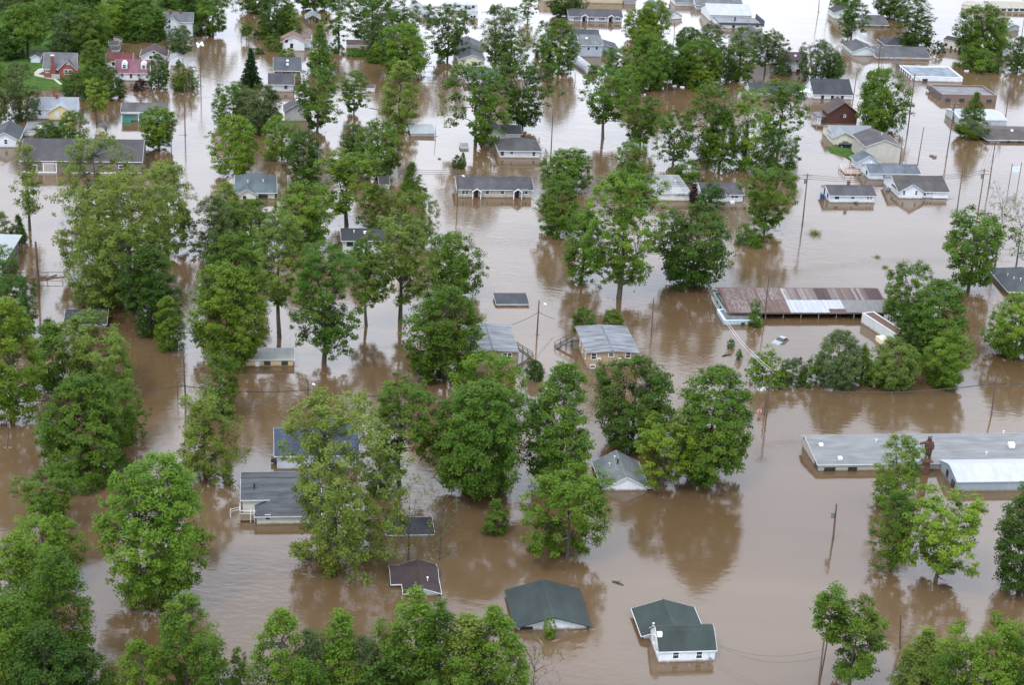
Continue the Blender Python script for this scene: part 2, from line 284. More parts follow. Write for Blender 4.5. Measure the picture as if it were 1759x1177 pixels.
# ------------------------------------------------------------------ the place, in metres (x right, y away, z up; water at z = 0)
BUILDINGS = [
 {'n': 'house', 'l': 'white house with green gable roof, carport opening at left, nearest the bottom centre', 'c': 'house', 'o': (3.02, 218.44), 'rz': 0.1484, 'blocks': [{'k': 'gy', 'W': 9.97, 'D': 9.63, 'He': 0.77, 'rise': 1.5, 'ov': 0.55, 'wc': (232, 236, 240), 'rc': (66, 84, 82), 'tc': (44, 54, 54), 'x': 0, 'y': 0}], 'ex': [('box', 'carport_opening_shade', 0.35, 2.2, -0.03, -0.004, 0.1, 0.62, (20, 20, 20)), ('box', 'downspout', 9.67, 9.770000000000001, -0.1, -0.01, -0.2, 0.6, (120, 120, 120))]},  # carport opening is a flat near-black panel, its inner shade painted on
 {'n': 'house', 'l': 'white house with green double-pitched front roof and chimney, lower right of centre', 'c': 'house', 'o': (22.83, 212.06), 'rz': 0.1484, 'blocks': [{'k': 'mx', 'W': 8.0, 'D': 6.0, 'He': 1.9, 'rise': 2.0, 'ov': 0.18, 'wc': (232, 236, 240), 'rc': (62, 84, 78), 'win': [('f', 2.39, 0.63, 0.81, 1.06, 'n'), ('f', 5.73, 0.53, 0.81, 1.06, 'n'), ('l', 1.2, 1.0, 0.7, 1.1, 'n'), ('l', 3.4, 1.2, 0.7, 1.1, 'n')], 'vents': [(0.24, 1.8, 'w'), (0.16, 5.4, 'v')], 'x': 0, 'y': 0}, {'k': 'gy', 'W': 8.4, 'D': 6.6, 'He': 0.9, 'rise': 1.3, 'ov': 0.5, 'wc': (232, 236, 240), 'rc': (62, 84, 78), 'x': -0.9, 'y': 6.02}], 'ex': [('box', 'meter_box', 7.3, 7.55, -0.2, -0.01, 0.1, 0.6, (120, 130, 140)), ('box', 'downspout', 7.15, 7.22, -0.1, -0.01, -0.2, 1.6, (180, 184, 186))]},
 {'n': 'house', 'l': 'brown-roofed house sunk to its eaves below bare vine-grown trees', 'c': 'house', 'o': (-13.58, 226.24), 'rz': 0.1484, 'blocks': [{'k': 'gy', 'W': 4.81, 'D': 7.89, 'He': 0.59, 'rise': 0.82, 'ov': 0.4, 'wc': (220, 224, 226), 'rc': (84, 62, 60), 'vents': [(3.37, 2.37, 'v')], 'x': 0, 'y': 0}, {'k': 'gx', 'W': 6.5, 'D': 4.9, 'He': 0.6, 'rise': 0.95, 'ov': 0.35, 'wc': (220, 224, 226), 'rc': (84, 62, 60), 'x': -1.7, 'y': 2.9}]},
 {'n': 'house', 'l': 'dark hip roof just above the water behind the brown-roofed house', 'c': 'house', 'o': (-17.53, 244.6), 'rz': 0.1484, 'blocks': [{'k': 'hip', 'W': 6.58, 'D': 4.81, 'He': 0.31, 'rise': 1.01, 'ov': 0.5, 'wc': (214, 218, 214), 'rc': (74, 74, 80), 'x': 0, 'y': 0}]},
 {'n': 'house', 'l': 'white house with dark worn roof and wooden side deck beside the big willow', 'c': 'house', 'o': (-41.19, 248.65), 'rz': 0.1484, 'blocks': [{'k': 'gx', 'W': 12.04, 'D': 9.15, 'He': 2.7, 'rise': 1.37, 'ov': 0.35, 'wc': (226, 228, 216), 'rc': (84, 88, 92), 'rt': 'w', 'vents': [(1.81, 2.29, 'k')], 'x': 0, 'y': 0}, {'k': 'hip', 'W': 9.73, 'D': 6.5, 'He': 1.65, 'rise': 1.4, 'ov': 0.35, 'wc': (226, 228, 216), 'rc': (84, 88, 92), 'rt': 'w', 'win': [('f', 1.72, 0.9, 0.73, 0.83, 'n')], 'x': 2.21, 'y': -3.54}], 'ex': [('rail', [(-0.4, 0.2), (-0.4, -2.6), (1.9, -2.6)], 1.0, 1.0, (214, 216, 214)), ('rail', [(-1.9, -0.9), (-0.4, -0.2)], 0.6, 0.8, (214, 216, 214)), ('box', 'deck_floor', -0.4, 1.9, -2.6, -0.02, 0.2, 0.32, (110, 90, 74)), ('box', 'deck_post', 1.2, 1.35, -2.6, -2.45, -1, 2.2, (220, 222, 220))]},
 {'n': 'house', 'l': 'large blue-roofed house half hidden behind the big willow', 'c': 'house', 'o': (-38.06, 264.89), 'rz': 0.1484, 'blocks': [{'k': 'gx', 'W': 13.2, 'D': 10.05, 'He': 2.82, 'rise': 2.11, 'ov': 0.5, 'wc': (206, 216, 228), 'rc': (78, 100, 136), 'x': 0, 'y': 0}, {'k': 'gy', 'W': 6.5, 'D': 6.5, 'He': 2.5, 'rise': 1.5, 'ov': 0.45, 'wc': (206, 216, 228), 'rc': (78, 100, 136), 'x': 6.5, 'y': 5.0}], 'ex': [('box', 'air_conditioner', -1.0, -0.25, 2.0, 2.8, 0.3, 1.0, (60, 62, 66))]},
 {'n': 'garage', 'l': 'white-walled building with pale grey gable roof among the central trees', 'c': 'garage', 'o': (16.57, 263.49), 'rz': 0.1484, 'blocks': [{'k': 'gy', 'W': 7.41, 'D': 9.41, 'He': 0.65, 'rise': 2.0, 'ov': 0.35, 'wc': (230, 234, 236), 'rc': (178, 186, 186), 'vents': [(3.11, 5.17, 'k'), (1.85, 5.64, 'v'), (2.97, 7.05, 'v')], 'x': 0, 'y': 0}]},
 {'n': 'long_building', 'l': 'long grey-roofed roadside building with beige end wall behind the bear statue', 'c': 'building', 'o': (53.92, 275.31), 'rz': 0.1484, 'blocks': [{'k': 'ax', 'W': 46.12, 'D': 9.79, 'He': 1.35, 'rise': 1.33, 'ov': 0.3, 'wc': (190, 186, 178), 'rc': (160, 162, 162), 'rt': 'v', 'win': [('f', 2.06, 0.12, 1.81, 0.45, 'k'), ('f', 6.13, 0.12, 1.41, 0.45, 'k'), ('l', 1.2, 0.1, 1.6, 1.0, 'k')], 'vents': [(12.08, 6.07, 'v'), (36.44, 4.4, 'a'), (30.9, 1.96, 'v'), (36.44, 8.32, 'v'), (1.84, 5.38, 'w'), (4.15, 1.37, 'w')], 'rp': 0.85, 'x': 0, 'y': 0}]},
 {'n': 'metal_building', 'l': 'white-roofed metal building with blue-grey walls at the right edge', 'c': 'building', 'o': (76.72, 270.35), 'rz': 0.1484, 'blocks': [{'k': 'mx', 'W': 21.73, 'D': 8.3, 'He': 1.77, 'rise': 1.15, 'ov': 0.1, 'wc': (150, 162, 168), 'rc': (236, 240, 246), 'rt': 'm', 'win': [('l', 4.6, 0.6, 0.7, 1.1, 'k'), ('l', 1.6, 0.05, 1.3, 1.2, 'k')], 'tc': (140, 146, 150), 'rp': 0.38, 'x': 0, 'y': 0}]},
 {'n': 'apartment_block', 'l': 'tan two-storey flats with weathered grey roof and stair at the left', 'c': 'apartment block', 'o': (14.7, 314.9), 'rz': 0.1484, 'blocks': [{'k': 'gy', 'W': 9.74, 'D': 13.0, 'He': 3.3, 'rise': 0.35, 'ov': 0.35, 'wc': (178, 152, 122), 'rc': (150, 154, 160), 'rt': 'w', 'win': [('f', 1.2, 1.95, 0.9, 1.22, 'n'), ('f', 4.59, 2.49, 0.9, 0.85, 'n'), ('f', 7.92, 2.23, 0.9, 1.1, 'n'), ('f', 1.12, 0.12, 0.9, 0.61, 'n'), ('l', 2.2, 1.2, 0.8, 1.1, 'n'), ('l', 5.4, 1.2, 0.8, 1.1, 'n'), ('l', 8.6, 1.2, 0.8, 1.1, 'n')], 'tc': (120, 110, 98), 'x': 0, 'y': 0}], 'ex': [('ac', 2.25, 1.75), ('ac', 6.4, 1.75), ('stair', -1.3, 9.6, -1, 3.4, 2.0, 1.3), ('box', 'landing', -1.3, -0.02, 9.4, 11.2, 1.9, 2.05, (110, 106, 100)), ('box', 'stair_wall', -1.2, -0.02, 9.6, 9.8, -1, 1.88, (128, 124, 118))]},
 {'n': 'apartment_block', 'l': 'tan two-storey flats with grey roof and stair at the right behind trees', 'c': 'apartment block', 'o': (-8.05, 309.83), 'rz': 0.1484, 'blocks': [{'k': 'gy', 'W': 9.19, 'D': 13.0, 'He': 4.22, 'rise': 0.35, 'ov': 0.35, 'wc': (174, 148, 118), 'rc': (142, 146, 152), 'rt': 'w', 'win': [('f', 6.89, 2.69, 0.89, 1.32, 'n'), ('f', 7.78, 2.74, 0.78, 1.2, 'n')], 'tc': (120, 110, 98), 'x': 0, 'y': 0}], 'ex': [('ac', 6.0, 2.3), ('stair', 10.389999999999999, 6.2, 1, 3.0, 2.0, 1.3), ('box', 'landing', 9.209999999999999, 10.389999999999999, 6.0, 7.8, 1.9, 2.05, (110, 106, 100))]},
 {'n': 'shed', 'l': 'dark flat-roofed shed barely above open water in the centre', 'c': 'shed', 'o': (-3.63, 345.31), 'rz': 0.1484, 'blocks': [{'k': 'sx', 'W': 6.77, 'D': 5.2, 'He': 0.39, 'rise': 0.4, 'ov': 0.15, 'wc': (206, 208, 204), 'rc': (92, 98, 108), 'x': 0, 'y': 0}]},
 {'n': 'shed', 'l': 'cream trailer with white ribbed roof and two dark windows below leafy trees', 'c': 'trailer', 'o': (-57.55, 305.86), 'rz': 0.1484, 'blocks': [{'k': 'gx', 'W': 16.56, 'D': 5.24, 'He': 1.43, 'rise': 0.31, 'ov': 0.2, 'wc': (214, 192, 146), 'rc': (206, 208, 200), 'rt': 'm', 'win': [('f', 11.63, 0.36, 0.99, 0.6, 'k'), ('f', 14.91, 0.34, 0.99, 0.6, 'k')], 'doors': [(9.78, 0.77, 1.07, 0.02, (226, 228, 222))], 'x': 0, 'y': 0}]},
 {'n': 'open_shed', 'l': 'long open-fronted shed with rusty patched metal roof', 'c': 'shed', 'o': (44.98, 345.18), 'rz': 0.1484, 'blocks': [{'k': 'ax', 'W': 34.92, 'D': 12.2, 'He': 1.31, 'rise': 1.7, 'ov': 0.25, 'wc': (150, 170, 180), 'rc': (120, 92, 84), 'rt': 'm', 'rust': 0.55, 'tc': (96, 80, 74), 'rp': 0.8, 'open': 10, 'x': 0, 'y': 0}], 'ex': [('box', 'back_wall', 0.3, 34.620000000000005, 2.6839999999999997, 3.05, -1, 1.55, (26, 24, 23)), ('box', 'end_wall', 0.2, 0.35, 0.3, 10.98, -1, 1.3, (150, 170, 180))]},  # near-black sheet set behind the front posts paints the shade under the roof
 {'n': 'low_building', 'l': 'low pale-blue block with grey roof at the end of the rusty shed', 'c': 'building', 'o': (43.55, 341.38), 'rz': 0.1484, 'blocks': [{'k': 'par', 'W': 7.94, 'D': 6.4, 'He': 0.91, 'rise': 0, 'ov': 0.45, 'wc': (176, 200, 212), 'rc': (150, 152, 152), 'win': [('f', 4.06, 0.12, 0.6, 0.39, 'k'), ('f', 5.68, 0.12, 0.6, 0.39, 'k')], 'tc': (186, 200, 206), 'ph': 0.1, 'x': 0, 'y': 0}]},
 {'n': 'low_building', 'l': 'peeling pale-blue side wall building under the left end of the rusty roof', 'c': 'building', 'o': (44.21, 346.05), 'rz': 0.1484, 'blocks': [{'k': 'par', 'W': 2.13, 'D': 11.5, 'He': 1.05, 'rise': 0, 'ov': 0.45, 'wc': (168, 194, 206), 'rc': (130, 120, 116), 'win': [('l', 4.0, 0.3, 0.6, 0.5, 'k'), ('l', 7.0, 0.3, 0.6, 0.5, 'k')], 'tc': (150, 160, 164), 'ph': 0.05, 'x': 0, 'y': 0}]},
 {'n': 'trailer', 'l': 'white box trailer with rust-stained roof left of the right-hand grove', 'c': 'trailer', 'o': (77.99, 335.56), 'rz': 0.4189, 'blocks': [{'k': 'par', 'W': 2.84, 'D': 12.5, 'He': 2.18, 'rise': 0, 'ov': 0.45, 'wc': (206, 210, 208), 'rc': (136, 96, 80), 'rt': 'm', 'rust': 0.5, 'tc': (180, 180, 176), 'ph': 0.04, 'x': 0, 'y': 0}]},
 {'n': 'house', 'l': 'grey-teal hip-roofed white house left of centre among the street trees', 'c': 'house', 'o': (-68.3, 407.24), 'rz': 0.1484, 'blocks': [{'k': 'hip', 'W': 9.19, 'D': 13.3, 'He': 1.76, 'rise': 1.84, 'ov': 0.5, 'wc': (230, 228, 214), 'rc': (118, 136, 142), 'win': [('f', 6.4, 0.27, 1.97, 0.74, 'k')], 'vents': [(2.76, 3.32, 'v'), (6.43, 3.99, 'v')], 'x': 0, 'y': 0}, {'k': 'gy', 'W': 4.16, 'D': 4.0, 'He': 1.47, 'rise': 1.2, 'ov': 0.45, 'wc': (230, 228, 214), 'rc': (118, 136, 142), 'win': [('f', 1.39, 0.3, 0.56, 0.59, 'k')], 'x': 0.57, 'y': -0.89}]},
 {'n': 'house', 'l': 'pale green house with near-black roof deep among the middle trees', 'c': 'house', 'o': (-38.7, 371.89), 'rz': 0.1484, 'blocks': [{'k': 'gx', 'W': 9.99, 'D': 7.57, 'He': 3.43, 'rise': 1.29, 'ov': 0.45, 'wc': (206, 216, 204), 'rc': (66, 68, 80), 'win': [('f', 1.52, 2.07, 1.17, 0.82, 'k'), ('f', 8.24, 2.17, 1.82, 0.96, 'd')], 'vents': [(4.99, 2.27, 'w'), (2.5, 2.27, 'v')], 'x': 0, 'y': 0}], 'ex': [('rail', [(5.2, -1.6), (9.4, -1.6)], 0.2, 0.9, (206, 212, 206))]},
 {'n': 'house', 'l': 'beige ranch duplex with two gabled entry porches in open water', 'c': 'house', 'o': (-15.2, 417.53), 'rz': 0.1484, 'blocks': [{'k': 'gx', 'W': 18.29, 'D': 9.33, 'He': 2.25, 'rise': 1.68, 'ov': 0.45, 'wc': (196, 190, 178), 'rc': (104, 102, 108), 'win': [('f', 1.67, 0.92, 1.58, 1.21, 'd'), ('f', 7.16, 0.96, 0.86, 1.21, 'n'), ('f', 10.93, 1.0, 0.86, 1.21, 'n'), ('f', 16.45, 1.05, 1.59, 1.21, 'd'), ('l', 2.0, 0.9, 0.8, 1.1, 'n')], 'x': 0, 'y': 0}], 'ex': [('porch', 4.4, 2.0, 1.5, 2.05, (30, 32, 36)), ('porch', 14.6, 2.0, 1.5, 2.05, (30, 32, 36))]},
 {'n': 'house', 'l': 'white hip-roofed house with dark roof and small deck, above centre', 'c': 'house', 'o': (-5.97, 453.44), 'rz': 0.1484, 'blocks': [{'k': 'hip', 'W': 10.78, 'D': 9.64, 'He': 2.24, 'rise': 2.02, 'ov': 0.5, 'wc': (220, 222, 222), 'rc': (104, 102, 104), 'win': [('f', 0.72, 0.81, 0.62, 0.97, 'k'), ('f', 3.2, 1.08, 0.77, 0.8, 'n'), ('f', 9.15, 0.67, 0.77, 1.13, 'n')], 'x': 0, 'y': 0}], 'ex': [('rail', [(10.879999999999999, 1.5), (12.98, 1.5), (12.98, 5)], 0.5, 0.9, (90, 92, 98))]},
 {'n': 'house', 'l': 'cream house with dark L-shaped roof behind the leaning tree', 'c': 'house', 'o': (-11.14, 468.03), 'rz': 0.1484, 'blocks': [{'k': 'gy', 'W': 6.25, 'D': 8.76, 'He': 1.81, 'rise': 1.68, 'ov': 0.4, 'wc': (226, 222, 198), 'rc': (76, 74, 80), 'win': [('f', 2.51, 0.85, 0.48, 0.66, 'k'), ('f', 4.59, 0.88, 0.64, 0.66, 'n')], 'x': 0, 'y': 0}, {'k': 'gx', 'W': 5.2, 'D': 6, 'He': 1.6, 'rise': 1.4, 'ov': 0.45, 'wc': (226, 222, 198), 'rc': (76, 74, 80), 'x': 5.8, 'y': 3.0}]},
 {'n': 'shed', 'l': 'long open shelter with pale metal roof and dark corner posts', 'c': 'shed', 'o': (-30.66, 469.39), 'rz': 0.1484, 'blocks': [{'k': 'gx', 'W': 6.39, 'D': 8.57, 'He': 0.99, 'rise': 0.43, 'ov': 0.2, 'wc': (190, 196, 196), 'rc': (206, 214, 216), 'rt': 'm', 'x': 0, 'y': 0}]},
 {'n': 'shed', 'l': 'small white box shed floating left of the cream house', 'c': 'shed', 'o': (-16.63, 459.63), 'rz': 0.1484, 'blocks': [{'k': 'sx', 'W': 2.2, 'D': 3.2, 'He': 0.65, 'rise': 0.1, 'ov': 0.05, 'wc': (228, 230, 232), 'rc': (236, 238, 240), 'x': 0, 'y': 0}]},
 {'n': 'shed', 'l': 'dark little flat-roofed shed right of the multi-stemmed tree', 'c': 'shed', 'o': (-34.9, 420.66), 'rz': 0.1484, 'blocks': [{'k': 'sx', 'W': 2.46, 'D': 5, 'He': 1.21, 'rise': 0.5, 'ov': 0.15, 'wc': (206, 208, 204), 'rc': (78, 76, 80), 'x': 0, 'y': 0}]},
 {'n': 'shed', 'l': 'dark blue-grey shed roof under the big pale trees at left', 'c': 'shed', 'o': (-87.91, 321.11), 'rz': 0.1484, 'blocks': [{'k': 'sx', 'W': 7.95, 'D': 4.6, 'He': 0.74, 'rise': 1.1, 'ov': 0.2, 'wc': (200, 204, 206), 'rc': (70, 74, 88), 'x': 0, 'y': 0}]},
 {'n': 'pavilion', 'l': 'white-roofed building with row of white posts cut by the left edge', 'c': 'building', 'o': (-117.47, 346.51), 'rz': 0.0698, 'blocks': [{'k': 'hipy', 'W': 9.85, 'D': 16.5, 'He': 3.37, 'rise': 1.7, 'ov': 0.7, 'wc': (214, 218, 220), 'rc': (226, 236, 240), 'rt': 'm', 'win': [('r', 1.2, 0.3, 0.9, 1.5, 'k'), ('r', 3.0, 0.3, 0.9, 1.5, 'k'), ('r', 4.8, 0.3, 0.9, 1.5, 'k'), ('r', 6.6, 0.3, 0.9, 1.5, 'k'), ('r', 8.4, 0.3, 0.9, 1.5, 'k'), ('r', 10.2, 0.3, 0.9, 1.5, 'k'), ('r', 12, 0.3, 0.9, 1.5, 'k'), ('r', 13.8, 0.3, 0.9, 1.5, 'k'), ('r', 15.4, 0.3, 0.9, 1.5, 'k')], 'x': 0, 'y': 0}]},
 {'n': 'brown_building', 'l': 'long low building with brown-grey roof, garage door and white trim', 'c': 'building', 'o': (-123.24, 418.17), 'rz': 0.1484, 'blocks': [{'k': 'gx', 'W': 29.06, 'D': 18.59, 'He': 3.29, 'rise': 2.79, 'ov': 0.35, 'wc': (112, 98, 94), 'rc': (98, 92, 98), 'wt': 'b', 'win': [('f', 3.29, 0.7, 0.86, 1.36, 'n'), ('f', 24.14, 0.78, 1.01, 1.37, 'n'), ('f', 13.81, 0.74, 1.44, 0.61, 'k')], 'doors': [(6.66, 2.73, 2.63, 0.26, (158, 150, 150))], 'x': 0, 'y': 0}], 'ex': [('box', 'white_band', 0.02, 8.5, -0.06, -0.006, 0.05, 0.45, (214, 210, 204)), ('box', 'white_band', 12, 29.04, -0.06, -0.006, 0.05, 0.45, (214, 210, 204)), ('box', 'door_surround', 5.2, 5.45, -0.08, -0.006, 0.05, 2.4, (222, 218, 212)), ('box', 'door_surround', 8.3, 8.55, -0.08, -0.006, 0.05, 2.4, (222, 218, 212)), ('box', 'door_lintel', 5.0, 8.75, -0.08, -0.006, 2.42, 2.65, (222, 218, 212))]},
 {'n': 'house', 'l': 'white house with dark grey gable roof at the left edge', 'c': 'house', 'o': (-136.43, 438.19), 'rz': 0.1484, 'blocks': [{'k': 'gy', 'W': 6.56, 'D': 10.45, 'He': 2.33, 'rise': 1.74, 'ov': 0.5, 'wc': (222, 226, 230), 'rc': (92, 96, 104), 'win': [('f', 3.59, 0.97, 0.75, 1.25, 'n'), ('r', 2.0, 0.7, 0.8, 1.2, 'k'), ('r', 5.2, 0.7, 0.8, 1.2, 'k')], 'x': 0, 'y': 0}]},
 {'n': 'house', 'l': 'white and yellow house with pale grey metal roof at upper left', 'c': 'house', 'o': (-134.03, 466.34), 'rz': 0.1484, 'blocks': [{'k': 'gx', 'W': 12.06, 'D': 10.36, 'He': 2.93, 'rise': 1.86, 'ov': 0.4, 'wc': (226, 230, 234), 'rc': (174, 182, 190), 'rt': 'm', 'win': [('f', 2.41, 1.17, 0.79, 1.32, 'n')], 'vents': [(6.64, 4.66, 'c'), (1.45, 5.18, 'c')], 'x': 0, 'y': 0}, {'k': 'gy', 'W': 6.49, 'D': 7.0, 'He': 2.28, 'rise': 2.0, 'ov': 0.35, 'wc': (222, 200, 150), 'rc': (196, 206, 216), 'rt': 'm', 'win': [('f', 5.5, 1.54, 0.63, 0.99, 'k')], 'doors': [(2.24, 0.95, 1.7, 0.81, (190, 200, 214))], 'x': 4.88, 'y': -0.91}]},
 {'n': 'low_shed', 'l': 'flat-roofed white shed with junk on its roof before the yellow-gabled house', 'c': 'shed', 'o': (-131.16, 449.6), 'rz': 0.1484, 'blocks': [{'k': 'sx', 'W': 9.57, 'D': 8.5, 'He': 1.43, 'rise': 0.1, 'ov': 0.1, 'wc': (222, 222, 220), 'rc': (168, 170, 170), 'x': 0, 'y': 0}]},
 {'n': 'house', 'l': 'mint-green cottage with grey roof and corner porch', 'c': 'house', 'o': (-109.82, 469.47), 'rz': 0.1484, 'blocks': [{'k': 'gx', 'W': 12.06, 'D': 8.6, 'He': 2.62, 'rise': 1.29, 'ov': 0.35, 'wc': (140, 192, 174), 'rc': (126, 122, 124), 'win': [('f', 5.22, 1.63, 0.64, 0.83, 'n')], 'vents': [(4.83, 4.3, 'k')], 'x': 0, 'y': 0}], 'ex': [('box', 'porch_roof', -0.2, 5, -1.9, -0.3, 2.35, 2.5, (126, 122, 124)), ('box', 'porch_post', 0.0, 0.15, -1.8, -1.65, -1, 2.34, (232, 234, 234)), ('box', 'porch_post', 4.4, 4.55, -1.8, -1.65, -1, 2.34, (232, 234, 234)), ('box', 'porch_panel', 0.2, 2.4, -1.8, -1.72, -0.4, 0.9, (46, 150, 130))]},
 {'n': 'shed', 'l': 'small barn shed with rounded cream front beside the pale green cottage', 'c': 'shed', 'o': (-113.53, 454.2), 'rz': 0.1484, 'blocks': [{'k': 'by', 'W': 2.73, 'D': 4.2, 'He': 0.8, 'rise': 1.3, 'ov': 0.1, 'wc': (228, 222, 196), 'rc': (110, 116, 114), 'x': 0, 'y': 0}]},
 {'n': 'house', 'l': 'red brick cottage with grey roof, steep front gable and tall chimney on the lawn', 'c': 'house', 'o': (-141.58, 508.76), 'rz': 0.1484, 'blocks': [{'k': 'gx', 'W': 9.19, 'D': 9.46, 'He': 2.79, 'rise': 3.55, 'ov': 0.3, 'wc': (142, 78, 70), 'rc': (150, 150, 156), 'wt': 'b', 'win': [('f', 0.94, 1.58, 1.03, 1.06, 'd')], 'doors': [(4.08, 0.86, 2.03, 0.46, (96, 60, 50))], 'x': 0, 'y': 0}, {'k': 'gy', 'W': 4.85, 'D': 5, 'He': 2.79, 'rise': 2.48, 'ov': 0.35, 'wc': (142, 78, 70), 'rc': (150, 150, 156), 'wt': 'b', 'win': [('f', 2.6, 1.35, 2.23, 1.24, 'd'), ('f', 2.7, 4.23, 0.85, 0.35, 'n')], 'x': 4.38, 'y': -0.38}], 'z': 0.5, 'ex': [('chim', 2.65, 0.75, 0.7, 6.7), ('box', 'stone_base', 2.2, 4.6, -1.2, -0.72, -0.2, 1.3, (160, 158, 154))]},
 {'n': 'shed', 'l': 'white garden shed with grey-brown roof behind the brick cottage', 'c': 'shed', 'o': (-150.12, 525.66), 'rz': 0.1484, 'blocks': [{'k': 'gy', 'W': 2.75, 'D': 6, 'He': 1.61, 'rise': 0.74, 'ov': 0.25, 'wc': (206, 214, 222), 'rc': (112, 106, 106), 'x': 0, 'y': 0}], 'z': 0.5},
 {'n': 'house', 'l': 'white cape cottage with faded red roof and two white dormers', 'c': 'house', 'o': (-121.19, 511.76), 'rz': 0.1484, 'blocks': [{'k': 'gx', 'W': 9.64, 'D': 9.68, 'He': 2.46, 'rise': 2.66, 'ov': 0.3, 'wc': (230, 232, 236), 'rc': (178, 112, 132), 'win': [('f', 1.92, 1.26, 0.69, 1.07, 'n'), ('f', 6.64, 1.34, 0.69, 1.07, 'n')], 'doors': [(4.44, 0.69, 1.3, 0.84, (110, 36, 40))], 'x': 0, 'y': 0}], 'ex': [('dormer', 2.5, 1.3, 1.7, 1.4), ('dormer', 8.1, 1.3, 1.7, 1.4)]},
 {'n': 'house', 'l': 'white house with bright red roof behind the red-roofed cape cottage', 'c': 'house', 'o': (-127.15, 526.27), 'rz': 0.1484, 'blocks': [{'k': 'gx', 'W': 7.27, 'D': 7.83, 'He': 2.15, 'rise': 1.57, 'ov': 0.4, 'wc': (226, 230, 234), 'rc': (140, 44, 52), 'win': [('f', 1.95, 0.84, 0.71, 0.91, 'k')], 'x': 0, 'y': 0}]},
 {'n': 'garage', 'l': 'white garage with maroon gable roof behind the round dark tree', 'c': 'garage', 'o': (-118.73, 535.69), 'rz': 0.1484, 'blocks': [{'k': 'gy', 'W': 7.41, 'D': 8.5, 'He': 2.0, 'rise': 1.71, 'ov': 0.5, 'wc': (230, 234, 238), 'rc': (104, 70, 66), 'win': [('f', 3.79, 2.99, 0.54, 0.37, 'k'), ('f', 2.86, 1.24, 0.72, 0.55, 'k')], 'x': 0, 'y': 0}]},
 {'n': 'shed', 'l': 'plain white shed beside the pollard-crowned tree', 'c': 'shed', 'o': (-109.13, 532.6), 'rz': 0.1484, 'blocks': [{'k': 'gy', 'W': 3.34, 'D': 5, 'He': 2.54, 'rise': 0.8, 'ov': 0.15, 'wc': (222, 226, 232), 'rc': (214, 218, 222), 'x': 0, 'y': 0}]},
 {'n': 'house', 'l': 'tall grey-white farmhouse with grey roof at the edge of the wood', 'c': 'house', 'o': (-118.38, 569.57), 'rz': 0.1484, 'blocks': [{'k': 'gx', 'W': 8.97, 'D': 7.94, 'He': 5.36, 'rise': 2.18, 'ov': 0.35, 'wc': (206, 210, 214), 'rc': (150, 154, 160), 'vents': [(4.93, 3.57, 'c'), (1.79, 3.18, 'c')], 'x': 0, 'y': 0}, {'k': 'gy', 'W': 5.4, 'D': 5, 'He': 4.96, 'rise': 2.15, 'ov': 0.35, 'wc': (206, 210, 214), 'rc': (150, 154, 160), 'win': [('f', 1.81, 5.38, 0.38, 0.77, 'k'), ('f', 1.77, 3.66, 0.38, 0.77, 'k'), ('f', 1.72, 1.56, 0.38, 0.78, 'k')], 'x': -0.1, 'y': -1.66}]},
 {'n': 'shed', 'l': 'tiny white shed with brown roof, farthest of three by the wood', 'c': 'shed', 'o': (-132.59, 559.43), 'rz': 0.1484, 'blocks': [{'k': 'sx', 'W': 2.74, 'D': 3.5, 'He': 1.13, 'rise': 0.5, 'ov': 0.15, 'wc': (206, 210, 212), 'rc': (128, 112, 104), 'x': 0, 'y': 0}]},
 {'n': 'shed', 'l': 'tiny shed with brown roof, middle of three by the wood', 'c': 'shed', 'o': (-132.4, 551.31), 'rz': 0.1484, 'blocks': [{'k': 'sx', 'W': 2.89, 'D': 3.5, 'He': 0.93, 'rise': 0.5, 'ov': 0.15, 'wc': (206, 210, 212), 'rc': (128, 112, 104), 'x': 0, 'y': 0}]},
 {'n': 'shed', 'l': 'tiny white shed directly behind the bright red roof', 'c': 'shed', 'o': (-130.14, 545.46), 'rz': 0.1484, 'blocks': [{'k': 'sx', 'W': 2.32, 'D': 3.5, 'He': 0.74, 'rise': 0.5, 'ov': 0.15, 'wc': (206, 210, 212), 'rc': (128, 112, 104), 'x': 0, 'y': 0}]},
 {'n': 'house', 'l': 'white house with salmon-brown roof left of the tall pyramidal tree', 'c': 'house', 'o': (-78.65, 559.94), 'rz': 0.1484, 'blocks': [{'k': 'gy', 'W': 7.05, 'D': 6.62, 'He': 3.22, 'rise': 1.77, 'ov': 0.5, 'wc': (230, 232, 234), 'rc': (178, 140, 120), 'win': [('f', 1.29, 2.86, 0.75, 0.77, 'k'), ('f', 2.96, 1.09, 0.75, 1.34, 'k')], 'x': 0, 'y': 0}, {'k': 'sy', 'W': 3.4, 'D': 5, 'He': 3.0, 'rise': 0.0, 'ov': 0.45, 'wc': (230, 232, 234), 'rc': (178, 140, 120), 'x': 5.6, 'y': 4}]},
 {'n': 'house', 'l': 'red brick house with blue-grey roof and two white roof vents', 'c': 'house', 'o': (-75.67, 522.5), 'rz': 0.1484, 'blocks': [{'k': 'gx', 'W': 7.67, 'D': 12.99, 'He': 3.04, 'rise': 2.34, 'ov': 0.45, 'wc': (124, 84, 74), 'rc': (104, 112, 124), 'wt': 'b', 'win': [('f', 1.57, 1.9, 0.88, 0.9, 'n'), ('f', 5.74, 1.71, 1.05, 1.09, 'n')], 'vents': [(3.83, 4.55, 'w'), (3.83, 2.6, 'w')], 'x': 0, 'y': 0}]},
 {'n': 'house', 'l': 'small grey house with dark roof in front of the brick house', 'c': 'house', 'o': (-75.38, 508.6), 'rz': 0.1484, 'blocks': [{'k': 'gx', 'W': 7.14, 'D': 10.25, 'He': 2.28, 'rise': 1.85, 'ov': 0.35, 'wc': (196, 198, 200), 'rc': (92, 90, 98), 'win': [('f', 4.92, 1.04, 0.69, 0.89, 'k')], 'x': 0, 'y': 0}]},
